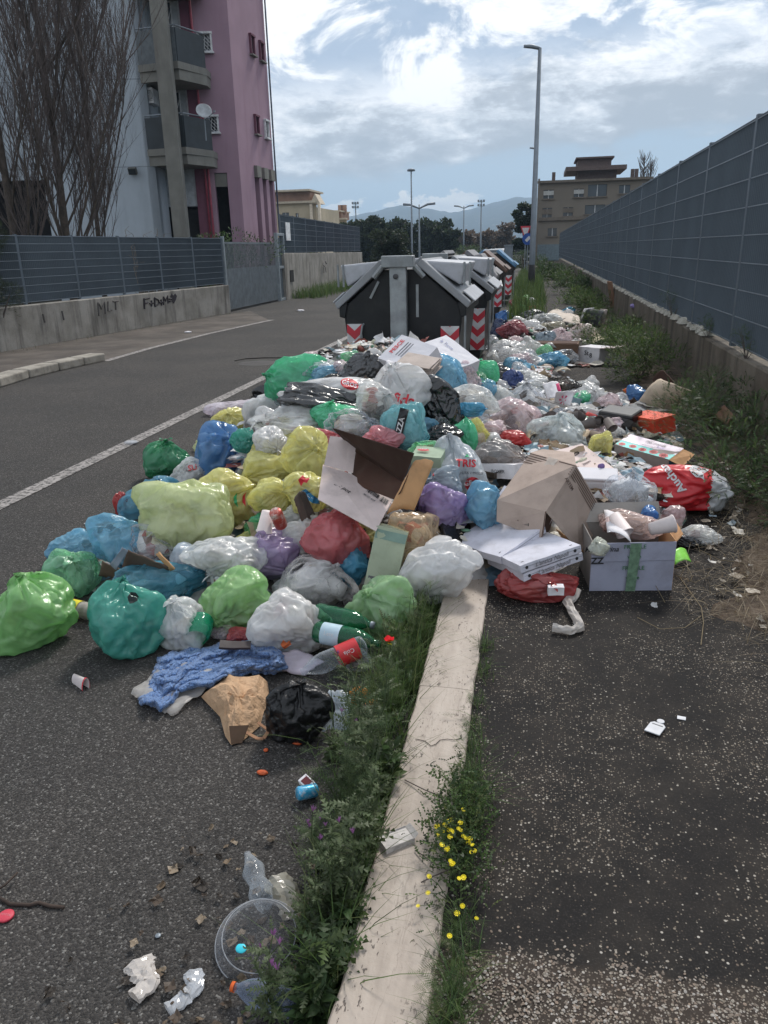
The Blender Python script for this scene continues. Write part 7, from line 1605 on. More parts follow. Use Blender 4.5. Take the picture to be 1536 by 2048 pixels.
# flat red cap, wire, litter cup
ob=MB().lathe([(0,.006),(.018,.006),(.021,.004),(.021,0),(0,0)],24).build('bottle_cap',mat('cap_red',c('#b83a4a',1.1),.5),None,True); ob.location=P(12,1833,.004); setp(ob,'round red embossed lid lying on the road at the photo\'s left border','cap'); text('VOTTA','lettering',mat('cap_pale',c('#d88a92'),.5),.009,ob,(0,0,.0068))
b=MB(); b.tube([P(-20,1790,.01),P(10,1770,.03),P(35,1745,.02)],.003,6); b.tube([P(-10,1790,.008),P(20,1808,.006),P(60,1810,.006),P(78,1805,.006),P(100,1812,.006),P(128,1815,.004)],.005,6); ob=b.build('twig',mat('twig_dark',(.05,.035,.028),.9),None,True); setp(ob,'dry dark twig and seed pod on the road by the left border','twig')
ob=cup(148,1358,.012,(90,10,60),.62,cw,'flattened small paper cup with a red rim, alone on the road'); ob.scale=(.35,.85,.85)
MB().lathe([(.0445,.104),(.0455,.114)],20).build('rim',RP,ob,True)
ob=blob('small crushed white film lying on the parking line',262,884,.02,(.07,.05,.015),F_CLEAR,'film_scrap','plastic scrap',cr=.3)
ob=blob('tiny white scrap on the road above the light blue bags',176,1047,.01,(.03,.015,.004),F_WHITE,'film_scrap','plastic scrap',cr=.3)
blob('white scrap on the brown verge near the graffiti wall',376,664,.02,(.09,.06,.02),WBX,'paper_bit','paper bit',cr=.3); blob('small white scrap on the road near the gate',601,621,.02,(.12,.08,.03),WBX,'paper_bit','paper bit',cr=.3)
blob('metal ring pull on the road',316,1871,.004,(.008,.008,.003),GREYL,'ring_pull','ring pull')
# ================================================================ vegetation
LEAFM=vcmat('leaf',.45,.45,.3,var=.15,vs=20); BLADE=vcmat('blade',.5,.35,.3,var=.1,vs=20); BARK=mat('bark',(.075,.06,.048),.9,var=.3,vs=8,bs=25,bstr=.6)
TWIG=mat('twig_brown',(.105,.085,.078),.85,var=.25)
GRN=[(.06,.11,.028),(.08,.14,.035),(.045,.085,.024),(.10,.16,.05),(.13,.16,.06)]
GRD=[(.045,.085,.028),(.06,.11,.04),(.032,.06,.022),(.085,.13,.045)]
def bladesmesh(name,pos,h,w,lean,pal,rng,mt=None,seg=4,curl=1.):
    n=len(pos); a=rng.uniform(0,2*np.pi,n); d=np.stack([np.cos(a),np.sin(a),np.zeros(n)],1); s=np.stack([-np.sin(a),np.cos(a),np.zeros(n)],1)
    ln=rng.uniform(.15,1.,n)*lean; V_=[]
    for k in range(seg+1):
        t=k/seg; c_=pos+d*(ln*h*(t**1.8)*curl)[:,None]+np.array([0,0,1.])*(h*(t-.35*ln*t*t))[:,None]; ww=w*(1-t)**.7 if k<seg else w*.02
        V_.append(c_-s*(ww/2)[:,None]); V_.append(c_+s*(ww/2)[:,None])
    V_=np.stack(V_,1); m_=2*(seg+1); base=(np.arange(n)*m_)[:,None]
    F_=np.concatenate([base+np.array([[2*k,2*k+1,2*k+3,2*k+2]]) for k in range(seg)],0)
    cols=pick(pal,n,.2,rng); cols=np.tile(cols,(seg,1))
    return npmesh(name,V_.reshape(-1,3),F_,mt or BLADE,True,cols)
# leaf templates
def jag(L=1.,W=.5,n=5):
    """thistle-like lobed leaf along +x, bent"""
    v=[];f=[]
    for i in range(n+1):
        t=i/n; z=.10*math.sin(t*3)-.18*t*t; v.append((t*L,0,z))
    for i in range(n):
        t=(i+.5)/n; ww=W*math.sin(math.pi*min(1,t*.85+.12))
        for s in (-1,1):
            k=len(v); v.append(((t+.10)*L,s*ww*.5,-.10*t+.05)); 
            f.append((i,k,i+1) if s<0 else (i,i+1,k))
    k=len(v); return v,f
def oval(L=1.,W=.4):
    v=[(0,0,0),(.35*L,-W/2,.05),(.35*L,W/2,.05),(.5*L,0,.0),(.75*L,-W*.35,.0),(.75*L,W*.35,.0),(L,0,-.12)]
    f=[(0,1,3),(0,3,2),(1,4,3),(3,5,2),(4,6,3),(3,6,5)]; return v,f
def fern(L=1.,n=9):
    v=[];f=[]
    for i in range(n):
        t=(i+.6)/n; ln=.34*L*math.sin(math.pi*min(1,t*.9+.08)); z=-.15*t*t
        for s in (-1,1):
            k=len(v); v+=[(t*L,0,z),(t*L+.03*L,0,z),(t*L+ln*.6,s*ln,z-.02)]; f.append((k,k+1,k+2) if s>0 else (k+1,k,k+2))
    k=len(v); v+=[(0,-.008,0),(0,.008,0),(L,0,-.15)]; f.append((k,k+2,k+1)); return v,f
def rotdirs(az,el,roll):
    """rotation taking +x to direction(az,el), arrays"""
    ca,sa=np.cos(az),np.sin(az); ce,se=np.cos(el),np.sin(el); X=np.stack([ca*ce,sa*ce,se],1); Y=np.stack([-sa,ca,np.zeros_like(az)],1); Z=np.cross(X,Y)
    cr,sr=np.cos(roll)[:,None],np.sin(roll)[:,None]; Y2=Y*cr+Z*sr; Z2=np.cross(X,Y2); return np.stack([X,Y2,Z2],2)
def weed(name,label,base,h,stems,tpl,lsize,pal,rng,cat='weed',nl=14,flowers=None,lean=.35,group=None,el=(.1,.9),stemr=.003):
    r=empty(name,tuple(base)); setp(r,label,cat,group); b=MB(); L=[];az=[];el_=[];sz=[]; tips=[]
    for s in range(stems):
        a=rng.uniform(0,6.28); le=rng.uniform(.2,1)*lean; hh=h*rng.uniform(.6,1.05); path=[]
        for k in range(6):
            t=k/5; path.append((math.cos(a)*le*hh*t**1.4+.01*rng.normal(),math.sin(a)*le*hh*t**1.4+.01*rng.normal(),hh*t))
        b.tube(path,[stemr*(1-.6*k/5) for k in range(6)],5,cap=False); tips.append(path[-1])
        for q in range(nl):
            t=rng.uniform(.05,1.)**.9*5; k=min(4,int(t)); f=t-k; p=np.array(path[k])*(1-f)+np.array(path[k+1])*f
            L.append(p); az.append(rng.uniform(0,6.28)); el_.append(rng.uniform(*el)); sz.append(lsize*rng.uniform(.5,1.1)*(1.15-.5*t/5))
    b.build('stem',mat('stem_green',(.06,.085,.035),.7),r,True)
    n=len(L); me=scatter(tpl[0],tpl[1],np.array(L),rotdirs(np.array(az),np.array(el_),rng.normal(0,.5,n)),np.array(sz),'leaves',LEAFM,pick(pal,n,.22,rng))
    link('leaves',me,r)
    if flowers:
        kind,mt_,fr,prob=flowers
        for t in tips:
            if rng.random()<prob:
                b=MB()
                if kind=='daisy':
                    for k in range(9):
                        a=k*2*math.pi/9; b.add([(0,0,.0),(fr*math.cos(a-.25),fr*math.sin(a-.25),.002),(fr*1.15*math.cos(a),fr*1.15*math.sin(a),.0),(fr*math.cos(a+.25),fr*math.sin(a+.25),.002)],[(0,1,2,3)])
                    b.lathe([(fr*.35,0),(fr*.2,fr*.3),(0,fr*.35)],8)
                else:
                    for k in range(11):
                        a=rng.uniform(0,6.28); b.add([(0,0,0),(fr*.5*math.cos(a-.3),fr*.5*math.sin(a-.3),fr),(fr*.9*math.cos(a),fr*.9*math.sin(a),fr*1.6),(fr*.5*math.cos(a+.3),fr*.5*math.sin(a+.3),fr)],[(0,1,2,3)])
                o=b.build('flower',mt_,r); o.location=t; o.rotation_euler=(rng.uniform(-.8,.1),rng.uniform(-.4,.4),0)
    return r
rg=np.random.default_rng(11)
JG=jag(); OV=oval(); FE=fern(); TH=jag(1.,.36,6)
YF=mat('petal_yellow',c('#e8cf1c',1.15),.5,var=.05); PF=mat('petal_purple',c('#8a5a88',1.1),.6); RF=mat('petal_red',c('#e01020',1.1),.5,var=.04)
GREYG=[(.09,.125,.06),(.12,.16,.08),(.07,.10,.045),(.15,.19,.10)]
# weeds in the gutter left of the kerb: (pixel base, height, kind)
GU=[ # px,py,h,stems,template,leafsize,nl,pal,flower,label
 (685,1850,.40,6,TH,.085,16,GREYG,('tuft',PF,.009,.25),'tall bristly thistle clump with purple heads, nearest of the big thistles'),
 (715,1760,.36,6,TH,.085,16,GREYG,('tuft',PF,.008,.2),'thick thistle clump behind the nearest one, beside the cigarette packet'),
 (692,1690,.40,5,FE,.10,18,GRD,None,'feathery tall weed left of the cigarette packet'),
 (722,1650,.42,6,TH,.09,16,GREYG,('tuft',PF,.009,.4),'thistle rising before the flat pale blue bag'),
 (715,1585,.44,7,FE,.10,18,GRD,('tuft',PF,.008,.2),'dense feathery weed next to the little blue can'),
 (748,1525,.40,5,TH,.085,16,GREYG,('tuft',PF,.008,.2),'thistle with pink heads beside the orange foam pieces'),
 (765,1600,.22,7,OV,.075,11,GRD,None,'broad-leaved weed spilling over the kerb edge above the cigarette packet'),
 (775,1450,.26,6,FE,.09,14,GRN,None,'soft green feathery weed behind the thistles'),
 (805,1380,.28,6,FE,.09,14,GRN,('daisy',YF,.010,.1),'green feathery weed level with the red-label bottle'),
 (790,1330,.22,5,TH,.08,12,GRN,None,'small lobed weed in front of the pale green bag'),
 (835,1300,.26,6,FE,.09,13,GRN,None,'bushy green weed by the long white bag'),
 (745,1900,.14,8,OV,.08,12,GRD,None,'low broad-leaved weed hanging over the lower kerb'),
 (690,1990,.18,6,JG,.10,12,GRD,None,'dark lobed weed beside the orange-necked bottle'),
 (630,2045,.11,6,OV,.07,14,GRD,None,'brighter leafy weed at the bottom edge left of the kerb'),
 (612,1880,.20,3,TH,.07,13,GREYG,None,'thin grey-green weed leaning over the clear round lid'),
 (640,1745,.20,3,FE,.08,14,GREYG,('tuft',PF,.008,.4),'slim weed at the road side of the thistles, by the crushed bottle'),
 (668,1520,.14,3,OV,.05,7,GREYG,None,'sparse weed under the flat pale blue bag'),
 (540,2040,.20,3,TH,.07,9,GREYG,('tuft',PF,.010,.9),'thin thistle at the bottom left with dull purple heads'),
]
for (px,py,h,st_,tp,ls,nl,pal,fl,lb) in GU:
    b_=G(px,py,0.0)
    if b_[0]>-.385: b_[0]=-.40
    weed('weed',lb,b_,h*1.08,st_+2,tp,ls,pal,rg,nl=nl+4,flowers=fl,lean=.30,group='weeds in the gutter beside the kerb')
# poppy
r=empty('poppy',tuple(P(778,1330,.0))); setp(r,'single red poppy above the grass in front of the pale green bag','poppy'); t=P(778,1284,.22)-P(778,1330,.0)
MB().tube([(0,0,0),tuple(t*.5+Vector((.01,0,0))),tuple(t)],.0018,5).build('stem',mat('stem_green',(.06,.085,.035)),r)
b=MB()
for k in range(4):
    a=k*math.pi/2+.4; vs=[(0,0,0)]+[(.020*math.cos(a+q)*(1 if abs(q)<.7 else .85),.020*math.sin(a+q),.016+.004*math.cos(q*4)) for q in np.linspace(-.95,.95,7)]; b.add(vs,[(0,i,i+1) for i in range(1,7)])
o=b.build('petals',RF,r); o.location=t
# grass among them
def strip_pos(pts,n,spread,z,rng,zz=None):
    P_=[]; 
    for _ in range(n):
        t=rng.uniform(0,len(pts)-1.001); k=int(t); f=t-k; px=pts[k][0]*(1-f)+pts[k+1][0]*f; py=pts[k][1]*(1-f)+pts[k+1][1]*f; sp=pts[k][2]*(1-f)+pts[k+1][2]*f
        P_.append(G(px+rng.normal(0,sp),py+rng.normal(0,6),z))
    return np.array(P_)
pp=strip_pos([(650,2040,30),(700,1850,36),(735,1700,36),(760,1550,38),(790,1420,42),(815,1330,36),(845,1230,26)],1000,1,0.,rg); pp=pp[pp[:,0]<-.372]
n=len(pp); o=link('gutter_grass',bladesmesh('gutter_grass',pp,rg.uniform(.10,.32,n),rg.uniform(.003,.006,n),1.,GRN,rg)); setp(o,'long grass blades growing between the thistles in the gutter','grass',kind='stuff')
pp=strip_pos([(790,1420,30),(815,1330,36),(845,1230,30),(862,1205,14)],1500,1,0.,rg); pp=pp[pp[:,0]<-.372]; n=len(pp)
o=link('gutter_grass',bladesmesh('gutter_grass',pp,rg.uniform(.08,.20,n),rg.uniform(.003,.005,n),1.1,GRN,rg)); setp(o,'bright dense grass at the upper end of the gutter before the white bag','grass',kind='stuff')
# low ground weeds fill
n=800; pp=strip_pos([(635,2040,34),(700,1850,36),(730,1650,34),(770,1500,40),(800,1350,36)],n,1,0.01,rg); pp=pp[pp[:,0]<-.375]; n=len(pp); pp[:,2]+=rg.uniform(0,.12,n)
o=link('gutter_leaves',scatter(TH[0],TH[1],pp,rotdirs(rg.uniform(0,6.28,n),rg.uniform(-.1,.8,n),rg.normal(0,.5,n)),rg.uniform(.03,.075,n),'gutter_leaves',LEAFM,pick(GRD+GREYG,n,.2,rg))); setp(o,'low tangled leaves filling the gutter under the thistles','undergrowth',kind='stuff')
# brown debris in the gutter, bottom left
scraps('gutter_debris',170,(-1.25,-.42,.9,1.75),.008,.03,'brown leaf litter and crumbs in the gutter at the bottom of the photo',[c('#4a3c30'),c('#2f2822'),c('#6a5a48'),c('#8a7a66'),c('#3a3026')],.004,31,dens=lambda x,y:max(.05,1-abs(x+.6)/.5))
# tufts on the right edge of the kerb
TU=[(950,1290,.10,26,'small tuft by the top of the kerb under the white lying bag'),(945,1345,.10,22,'second small tuft down the right kerb edge'),(935,1400,.06,14,'thin tuft level with the flat pale blue bag'),(930,1450,.08,20,'tuft beside the kerb crack'),(925,1500,.10,26,'tuft just below the kerb crack'),(915,1580,.14,90,'full green tuft above the yellow flowers'),(915,1640,.12,60,'grassy tuft behind the yellow flowers'),(895,1880,.10,60,'spiky tuft near the lower kerb'),(885,1990,.12,60,'grass tuft at the bottom of the kerb'),(870,2040,.12,40,'grass tuft cut by the bottom border')]
for i,(px,py,h,n,lb) in enumerate(TU):
    p=G(px+12,py+8,SWZ); p[0]=max(p[0],KR+.005); r=empty('grass_tuft',tuple(p)); setp(r,lb,'grass tuft','tufts along the pavement side of the kerb')
    n2=int(n*1.8); q=np.c_[rg.normal(0,.018+.0002*n,n2),rg.normal(0,.03+.0003*n,n2),np.zeros(n2)]; q[:,0]=np.abs(q[:,0])-.004; link('blades',bladesmesh('blades',q,rg.uniform(.4,1.,n2)*h,rg.uniform(.002,.004,n2),1.3,GRN+GRD,rg),r)
    m_=int(n*1.3); L=np.c_[rg.normal(.0,.024,m_),rg.normal(0,.04,m_),rg.uniform(.0,h*.5,m_)]; link('leaves',scatter(FE[0],FE[1],L,rotdirs(rg.uniform(0,6.28,m_),rg.uniform(0,.9,m_),rg.normal(0,.5,m_)),rg.uniform(.022,.05,m_),'leaves',LEAFM,pick(GRN,m_,.2,rg)),r)
# yellow-flowered plant
p=G(925,1735,SWZ); p[0]=max(p[0],KR+.03); r=empty('flowering_weed',tuple(p)); setp(r,'low weed covered in small yellow daisy flowers at the right edge of the kerb','flowering weed')
m_=1100; L=np.c_[rg.normal(-.015,.04,m_),rg.normal(.09,.12,m_),rg.uniform(0,.10,m_)]; L[:,2]+=.02*(L[:,0]+p[0]<KR); TG2_=jag(1.,.30,4); link('leaves',scatter(TG2_[0],TG2_[1],L,rotdirs(rg.uniform(0,6.28,m_),rg.uniform(0,1.2,m_),rg.normal(0,.5,m_)),rg.uniform(.02,.045,m_),'leaves',LEAFM,pick(GRD+GRN,m_,.25,rg)),r)
FL=[(927,1619),(903,1640),(897,1643),(890,1650),(895,1653),(898,1660),(887,1662),(903,1663),(874,1653),(876,1670),(921,1646),(917,1657),(922,1661),(884,1690),(894,1698),(901,1722),(900,1674),(926,1672),(932,1676),(940,1678),(937,1686),(945,1690),(943,1704),(949,1702),(905,1728),(927,1755),(918,1757),(856,1786),(925,1812),(836,1812),(914,1827),(899,1872),(953,1837),(858,1753)]
b=MB(); fm=None
for i,(x,y) in enumerate(FL):
    z=SWZ+(.10 if y<1760 else .05)+rg.uniform(-.01,.01); w=P(x,y,z)-Vector(p); g0=Vector((w.x*.75+.004,w.y*.75,0))
    if g0.x+p[0]<KR+.005: g0.x=KR+.01-p[0]
    b.tube([g0,(g0+w)/2+Vector((0,0,.01)),w],.0011,4,cap=False)
    if fm is None:
        fb=MB(); fr=.0068
        for k in range(10):
            a=k*2*math.pi/10; fb.add([(0,0,.0),(fr*math.cos(a-.22),fr*math.sin(a-.22),.002),(fr*1.1*math.cos(a),fr*1.1*math.sin(a),.0),(fr*math.cos(a+.22),fr*math.sin(a+.22),.002)],[(0,1,2,3)])
        fb.lathe([(fr*.38,0.002),(fr*.25,fr*.3),(0,fr*.35)],8); o=fb.build('flower',YF,r); fm=o.data
    else: o=link('flower',fm,r)
    o.location=w; o.rotation_euler=(rg.uniform(.0,.5),rg.uniform(-.3,.3),0); s_=rg.uniform(.7,1.15); o.scale=(s_,s_,s_)
b.build('stem',mat('stem_green',(.06,.085,.035)),r)
# dry stalks and twigs
def stalks(nm,lb,cat,segs,r_,mt_,z=.1,z2=.13):
    b=MB()
    for s in segs:
        b.tube([P(x,y,z+(z2-z)*math.sin(math.pi*i/(len(s)-1))) for i,(x,y) in enumerate(s)],r_,5,cap=False)
    o=b.build(nm,mt_,None,True); setp(o,lb,cat); return o
DRYM=mat('dry_stalk',(.20,.155,.09),.85,var=.2)
for lb,sg_,r_,m_,za,zb in [
 ('long pale dry stalk hanging down over the pavement margin',[(1360,1155),(1385,1190),(1403,1215),(1407,1245),(1402,1290)],.0019,DRYM,.09,.105),
 ('bowed pale stalk meeting the long one on the dark pavement',[(1275,1235),(1320,1258),(1370,1255),(1402,1232)],.0015,DRYM,.09,.10),
 ('brown twig on the kerb just below the cigarette packet',[(830,1700),(870,1728),(915,1735)],.0018,TWIG,.105,.115),
 ('brown twig crossing the one below the cigarette packet',[(842,1765),(868,1752),(905,1737)],.0018,TWIG,.105,.115),
 ('thin dry stem lying over the kerb above the cigarette packet',[(810,1560),(850,1580),(905,1602)],.0018,TWIG,.105,.115),
 ('forked brown twig on the dark pavement beside the full green tuft',[(955,1535),(985,1580),(970,1600)],.0018,TWIG,.09,.10),
 ('dead stem at the edge of the straw, beside the silver wrappers',[(1400,1100),(1440,1120),(1500,1128)],.0016,DRYM,.10,.12),
 ('curled dead stem in front of the taped carton side',[(1330,1205),(1300,1150),(1380,1130)],.0016,DRYM,.10,.12),
 ('dead stem lying in the straw near the right border',[(1430,1175),(1490,1190),(1530,1230)],.0016,DRYM,.10,.12),
 ('short dead stem across the straw, nearest the taped carton',[(1350,1150),(1390,1165),(1420,1150)],.0016,DRYM,.10,.12)]:
    stalks('fallen_twig' if m_ is TWIG else 'dry_stalk',lb,'twig',[sg_],r_,m_,za,zb)
pp=np.array([ (x,y,SWZ+.015+.02*rg.random()) for x,y in zip(rg.uniform(.65,1.75,4200),rg.uniform(2.6,5.6,4200)) if x+.12*rg.normal()>.78+(min(.42,max(0,y-3.3)*.3) if y>3.3 else (3.3-y)*.75)]); n=len(pp)
o=link('dry_grass',bladesmesh('dry_grass',pp,rg.uniform(.03,.10,n),rg.uniform(.002,.004,n),4.,[(.20,.15,.09),(.26,.21,.13),(.13,.10,.06)],rg,curl=1.)); setp(o,'flattened dry grass and straw on the brown margin right of the taped carton','grass',kind='stuff')
scraps('margin_scraps',170,(.75,1.75,2.7,6.0),.015,.06,'dirty paper fragments on the brown margin by the wall',[c('#c9c2b6'),c('#b0a596'),c('#8f8373'),c('#d6d2cc'),c('#5f5245')],.02,33,dens=lambda x,y:1 if x>(.85 if y>3.1 else 1.15) else .1)
# weeds on the right margin, along the wall
def bush(name,label,base,w,h,n,ls,tpl,pal,rng,cat='bush',stem=True,group=None,flat_=1.):
    r=empty(name,tuple(base)); setp(r,label,cat,group)
    k=14; cc_=np.c_[rng.normal(0,w*.28,k),rng.normal(0,w*.28*flat_,k),rng.uniform(.15,.85,k)*h]; cr=rng.uniform(.16,.34,k)*w
    idx=rng.integers(0,k,n); d=rng.normal(0,1,(n,3)); d/=np.linalg.norm(d,axis=1)[:,None]; L=cc_[idx]+d*(cr[idx]*rng.uniform(.5,1.,n)**.5)[:,None]; L[:,2]=np.abs(L[:,2])
    az=np.arctan2(d[:,1],d[:,0])+rng.normal(0,.6,n); el=np.clip(np.arcsin(d[:,2])*.5+.4+rng.normal(0,.4,n),-.6,1.4)
    link('foliage',scatter(tpl[0],tpl[1],L,rotdirs(az,el,rng.normal(0,.6,n)),rng.uniform(.6,1.2,n)*ls,'foliage',LEAFM,pick(pal,n,.25,rng)),r)
    if stem:
        b=MB()
        for q in cc_[:9]: b.tube([(0,0,-.03),tuple(q*[.5,.5,.5]),tuple(q)],[.012*h,.008*h,.004*h],5,cap=False)
        b.build('stem',TWIG,r,True)
    return r
WD='weeds growing along the foot of the concrete wall'
BU=[(1.5,5.0,.75,.42,900,.06,TH,GRD,'dense dark weeds at the right border beyond the dry margin'),(1.62,4.2,.5,.28,500,.055,TH,GREYG,'grey-green weeds nearest the viewer at the right border'),
 (1.45,5.9,.7,.42,900,.06,FE,GRD,'dark weed mass right of the red shopping bag'),(1.62,6.8,.55,.40,700,.06,TH,GRD,'weeds in front of the propped tan cardboard'),(1.6,7.7,.45,.40,500,.06,FE,GREYG,'tall loose weeds beside the orange shoe box'),
 (1.6,3.6,.4,.25,350,.05,TH,GREYG,'small dark weed low at the right border'),
 (1.30,9.8,.75,.62,1400,.06,TH,GRN,'big leafy bush by the wall just past the white scrawled box'),(1.45,10.9,.6,.62,900,.06,FE,GRN,'taller feathery bush behind the big leafy one'),(1.12,12.6,.7,.42,900,.06,TH,GRN,'bright low weeds past the black plastic panel'),
 (1.5,14.0,.7,.50,900,.07,TH,GRD,'weeds against the wall below the lilac rag'),(1.3,16.5,.9,.45,900,.08,FE,GRN,'weeds lining the far pavement, third clump along the wall'),(1.25,19.5,1.0,.5,900,.09,TH,GRN,'bright weeds narrowing the far pavement'),(1.3,23.,1.2,.5,900,.10,TH,GRN,'weeds further along the wall beyond the bright clump'),(1.4,27.5,1.4,.6,900,.12,TH,GRD,'dark weeds opposite the tall street lamp'),(1.3,33.,1.5,.65,900,.14,TH,GRN,'weeds past the tall street lamp on the wall side'),(1.0,40.,1.8,.8,900,.18,TH,GRD,'farthest weed clump on the wall side of the pavement')]
for (x,y,w,h,n,ls,tp,pal,lb) in BU: bush('roadside_weed',lb,(x,y,SWZ),w*(1.1 if y<12 else .8),h*(1.2 if y<9 else .95 if y<12 else .72),int(n*1.7),ls*1.1,tp,pal,rg,'weed clump',group=WD)
# grass between the containers and the far pavement, grass tufts in litter
for (px,py,s,n,h,lb) in [(1075,690,.26,260,.13,'grass tuft between the flower-patterned bag and the brown crate'),(985,740,.25,160,.10,'grass patch at the foot of the second container'),(1000,685,.2,160,.1,'grass tuft under the navy bag'),(1045,700,.2,140,.09,'grass by the plump white bag')]:
    p=G(px,py,SWZ); r=empty('grass_tuft',tuple(p)); setp(r,lb,'grass tuft'); n2=n*3; q=np.c_[rg.normal(0,s*.6,n2),rg.normal(0,s,n2),np.zeros(n2)]; link('blades',bladesmesh('blades',q,rg.uniform(.4,1.,n2)*h,rg.uniform(.003,.006,n2),.9,GRN,rg),r)
n=9000; x=rg.uniform(-.75,.35,n); y=rg.uniform(17,48,n); k=(x+.25*rg.normal(size=n)<.02+.004*y)&(~((x<-.55)&(y<27))); x,y=x[k],y[k]; n=len(x)
o=link('verge_grass',bladesmesh('verge_grass',np.c_[x,y,np.full(n,.05)],rg.uniform(.2,.65,n),rg.uniform(.012,.025,n),.6,GRN,rg,seg=3)); setp(o,'tall green grass around the foot of the street lamp and blue container','grass',kind='stuff')
n=5000; x=rg.uniform(-9.1,-7.2,n); y=rg.uniform(28.5,47,n); k=x<-8.3-(y-28)*.03+.8*rg.random(n); x,y=x[k],y[k]; n=len(x)
o=link('verge_grass',bladesmesh('verge_grass',np.c_[x,y,np.zeros(n)],rg.uniform(.2,.6,n),rg.uniform(.015,.03,n),.7,GRN,rg,seg=3)); setp(o,'green grass at the foot of the pale wall beyond the gate','grass',kind='stuff')
n=1500; x=rg.uniform(-9.6,-6.5,n); y=rg.uniform(10,22,n); pp=np.c_[x,y,np.full(n,.004)]; k=[(q[0]+9.75-(q[1]-13)*.1)<.35 for q in pp]; pp=pp[k]; n=len(pp)
o=link('dry_grass',bladesmesh('dry_grass',pp,rg.uniform(.03,.12,n),rg.uniform(.004,.008,n),1.,[(.10,.085,.05),(.07,.08,.03)],rg,seg=3)); setp(o,'thin dry grass at the foot of the graffiti wall','grass',kind='stuff')
# wall-top weeds at the near fence
for (y,w,h,lb) in [(7.3,.22,.36,'weed growing up the near tall fence from the wall top'),(8.9,.18,.26,'small weed on the wall top below the tall fence'),(11.2,.3,.42,'bushy weed on the wall top halfway along the tall fence')]:
    bush('fence_weed',lb,(WX+.03,y,.68),w,h,260,.05,FE,GRD,rg,'weed clump',group='weeds rooted on top of the concrete wall')
# bushes behind left fences
for (x,y,w,h,lb) in [(-9.75,23.6,1.4,2.4,'green shrub just behind the driveway gate'),(-9.6,26.3,1.5,2.5,'green shrub at the far end of the driveway gate'),(-10.3,37.5,1.,2.6,'climbing plant poking through the far grating fence')]:
    bush('garden_shrub',lb,(x,y,0),w,h,1500,.10,OV,GRD,rg,group='shrubs behind the boundary fences')
bush('garden_hedge','dark conifer pushing through the fence of the graffiti wall at the left border',(-9.93,13.25,.3),1.15,2.1,4500,.11,FE,[(.018,.03,.012),(.025,.04,.018),(.03,.05,.02)],rg,'conifer')
# bare shrub with pruned white twigs over the fence
r=empty('bare_shrub',(-9.45,18.6,0)); setp(r,'bare pruned shrub with pale cut twigs poking over the graffiti-wall fence','shrub'); b=MB(); rr=random.Random(9)
for k in range(60):
    x=rr.uniform(-.15,.1); y=rr.uniform(-.9,1.1); z=rr.uniform(1.2,2.3); b.tube([(x*.3,y*.6,.6),(x,y,z),(x+rr.uniform(-.15,.15),y+rr.uniform(-.2,.2),z+rr.uniform(0,.12))],[.012,.007,.004],4,cap=False)
b.build('twig',mat('twig_pale',(.20,.17,.14),.85),r)
bush('x','x',(-9.45,18.6,0),1.,2.2,10,.05,OV,GRD,rg)
for o in [x for x in COL.objects if x.get('label')=='x']:
    for ch in list(o.children): bpy.data.objects.remove(ch)
    bpy.data.objects.remove(o)
# ---- poplars, bare
def poplar(label,x,y,h,spread,n0,seed,th=.26):
    rr=random.Random(seed); r=empty('poplar_tree',(x,y,0)); setp(r,label,'tree'); b=MB(); fine=[]
    lean=rr.uniform(-.03,.03)
    b.tube([(0,0,0),(lean*2,0,2.0),(lean*4,.1,4.5),(lean*6,.1,8),(0,0,h)],[th,th*.85,th*.65,th*.4,.03],9)
    b.build('trunk',BARK,r,True); b=MB()
    def branch(p,d,L,rad,lev):
        pts=[p]; q=p.copy(); dd=d.copy(); seg=4 if lev<2 else 3
        for k in range(seg):
            dd=(dd+Vector((rr.uniform(-.10,.10),rr.uniform(-.10,.10),.16 if lev<2 else .10))).normalized(); q=q+dd*L/seg; pts.append(q.copy())
        b.tube(pts,[rad*(1-.75*k/seg) for k in range(seg+1)],5 if lev<2 else 3,cap=False,mi=0 if lev<1 else 1)
        if lev<3:
            m_={0:12,1:7,2:5}[lev]
            for k in range(m_):
                t=rr.uniform(.15,1.)*seg; i=min(seg-1,int(t)); pp_=pts[i].lerp(pts[i+1],t-i)
                nd=(dd*.75+Vector((rr.uniform(-.6,.6),rr.uniform(-.6,.6),rr.uniform(.0,.6)))).normalized(); branch(pp_,nd,L*rr.uniform(.30,.55),rad*.45,lev+1)
    for k in range(n0):
        z=rr.uniform(.3,h*.62); a=rr.uniform(0,6.28); tilt=rr.uniform(.22,.55)*spread; d=Vector((math.cos(a)*tilt,math.sin(a)*tilt,1)).normalized()
        branch(Vector((lean*z,0,z)),d,rr.uniform(.35,.6)*(h-z)*.75+1.2,.022+.018*rr.random(),0)
    b.build('branches',[BARK,TWIG],r); return r
p=AY(130,470,19.5); poplar('bare poplar with many upright branches, in front of the pale end wall',p[0],p[1],12.5,1.35,22,5,.13)
p=AY(45,470,18.5); poplar('second bare poplar at the left border of the photo',p[0]-.2,p[1],12.,1.1,17,8,.12)
p=AY(205,470,21.5); poplar('slender bare poplar nearest the balconies',p[0]-.2,p[1],11.,1.0,13,15,.08)
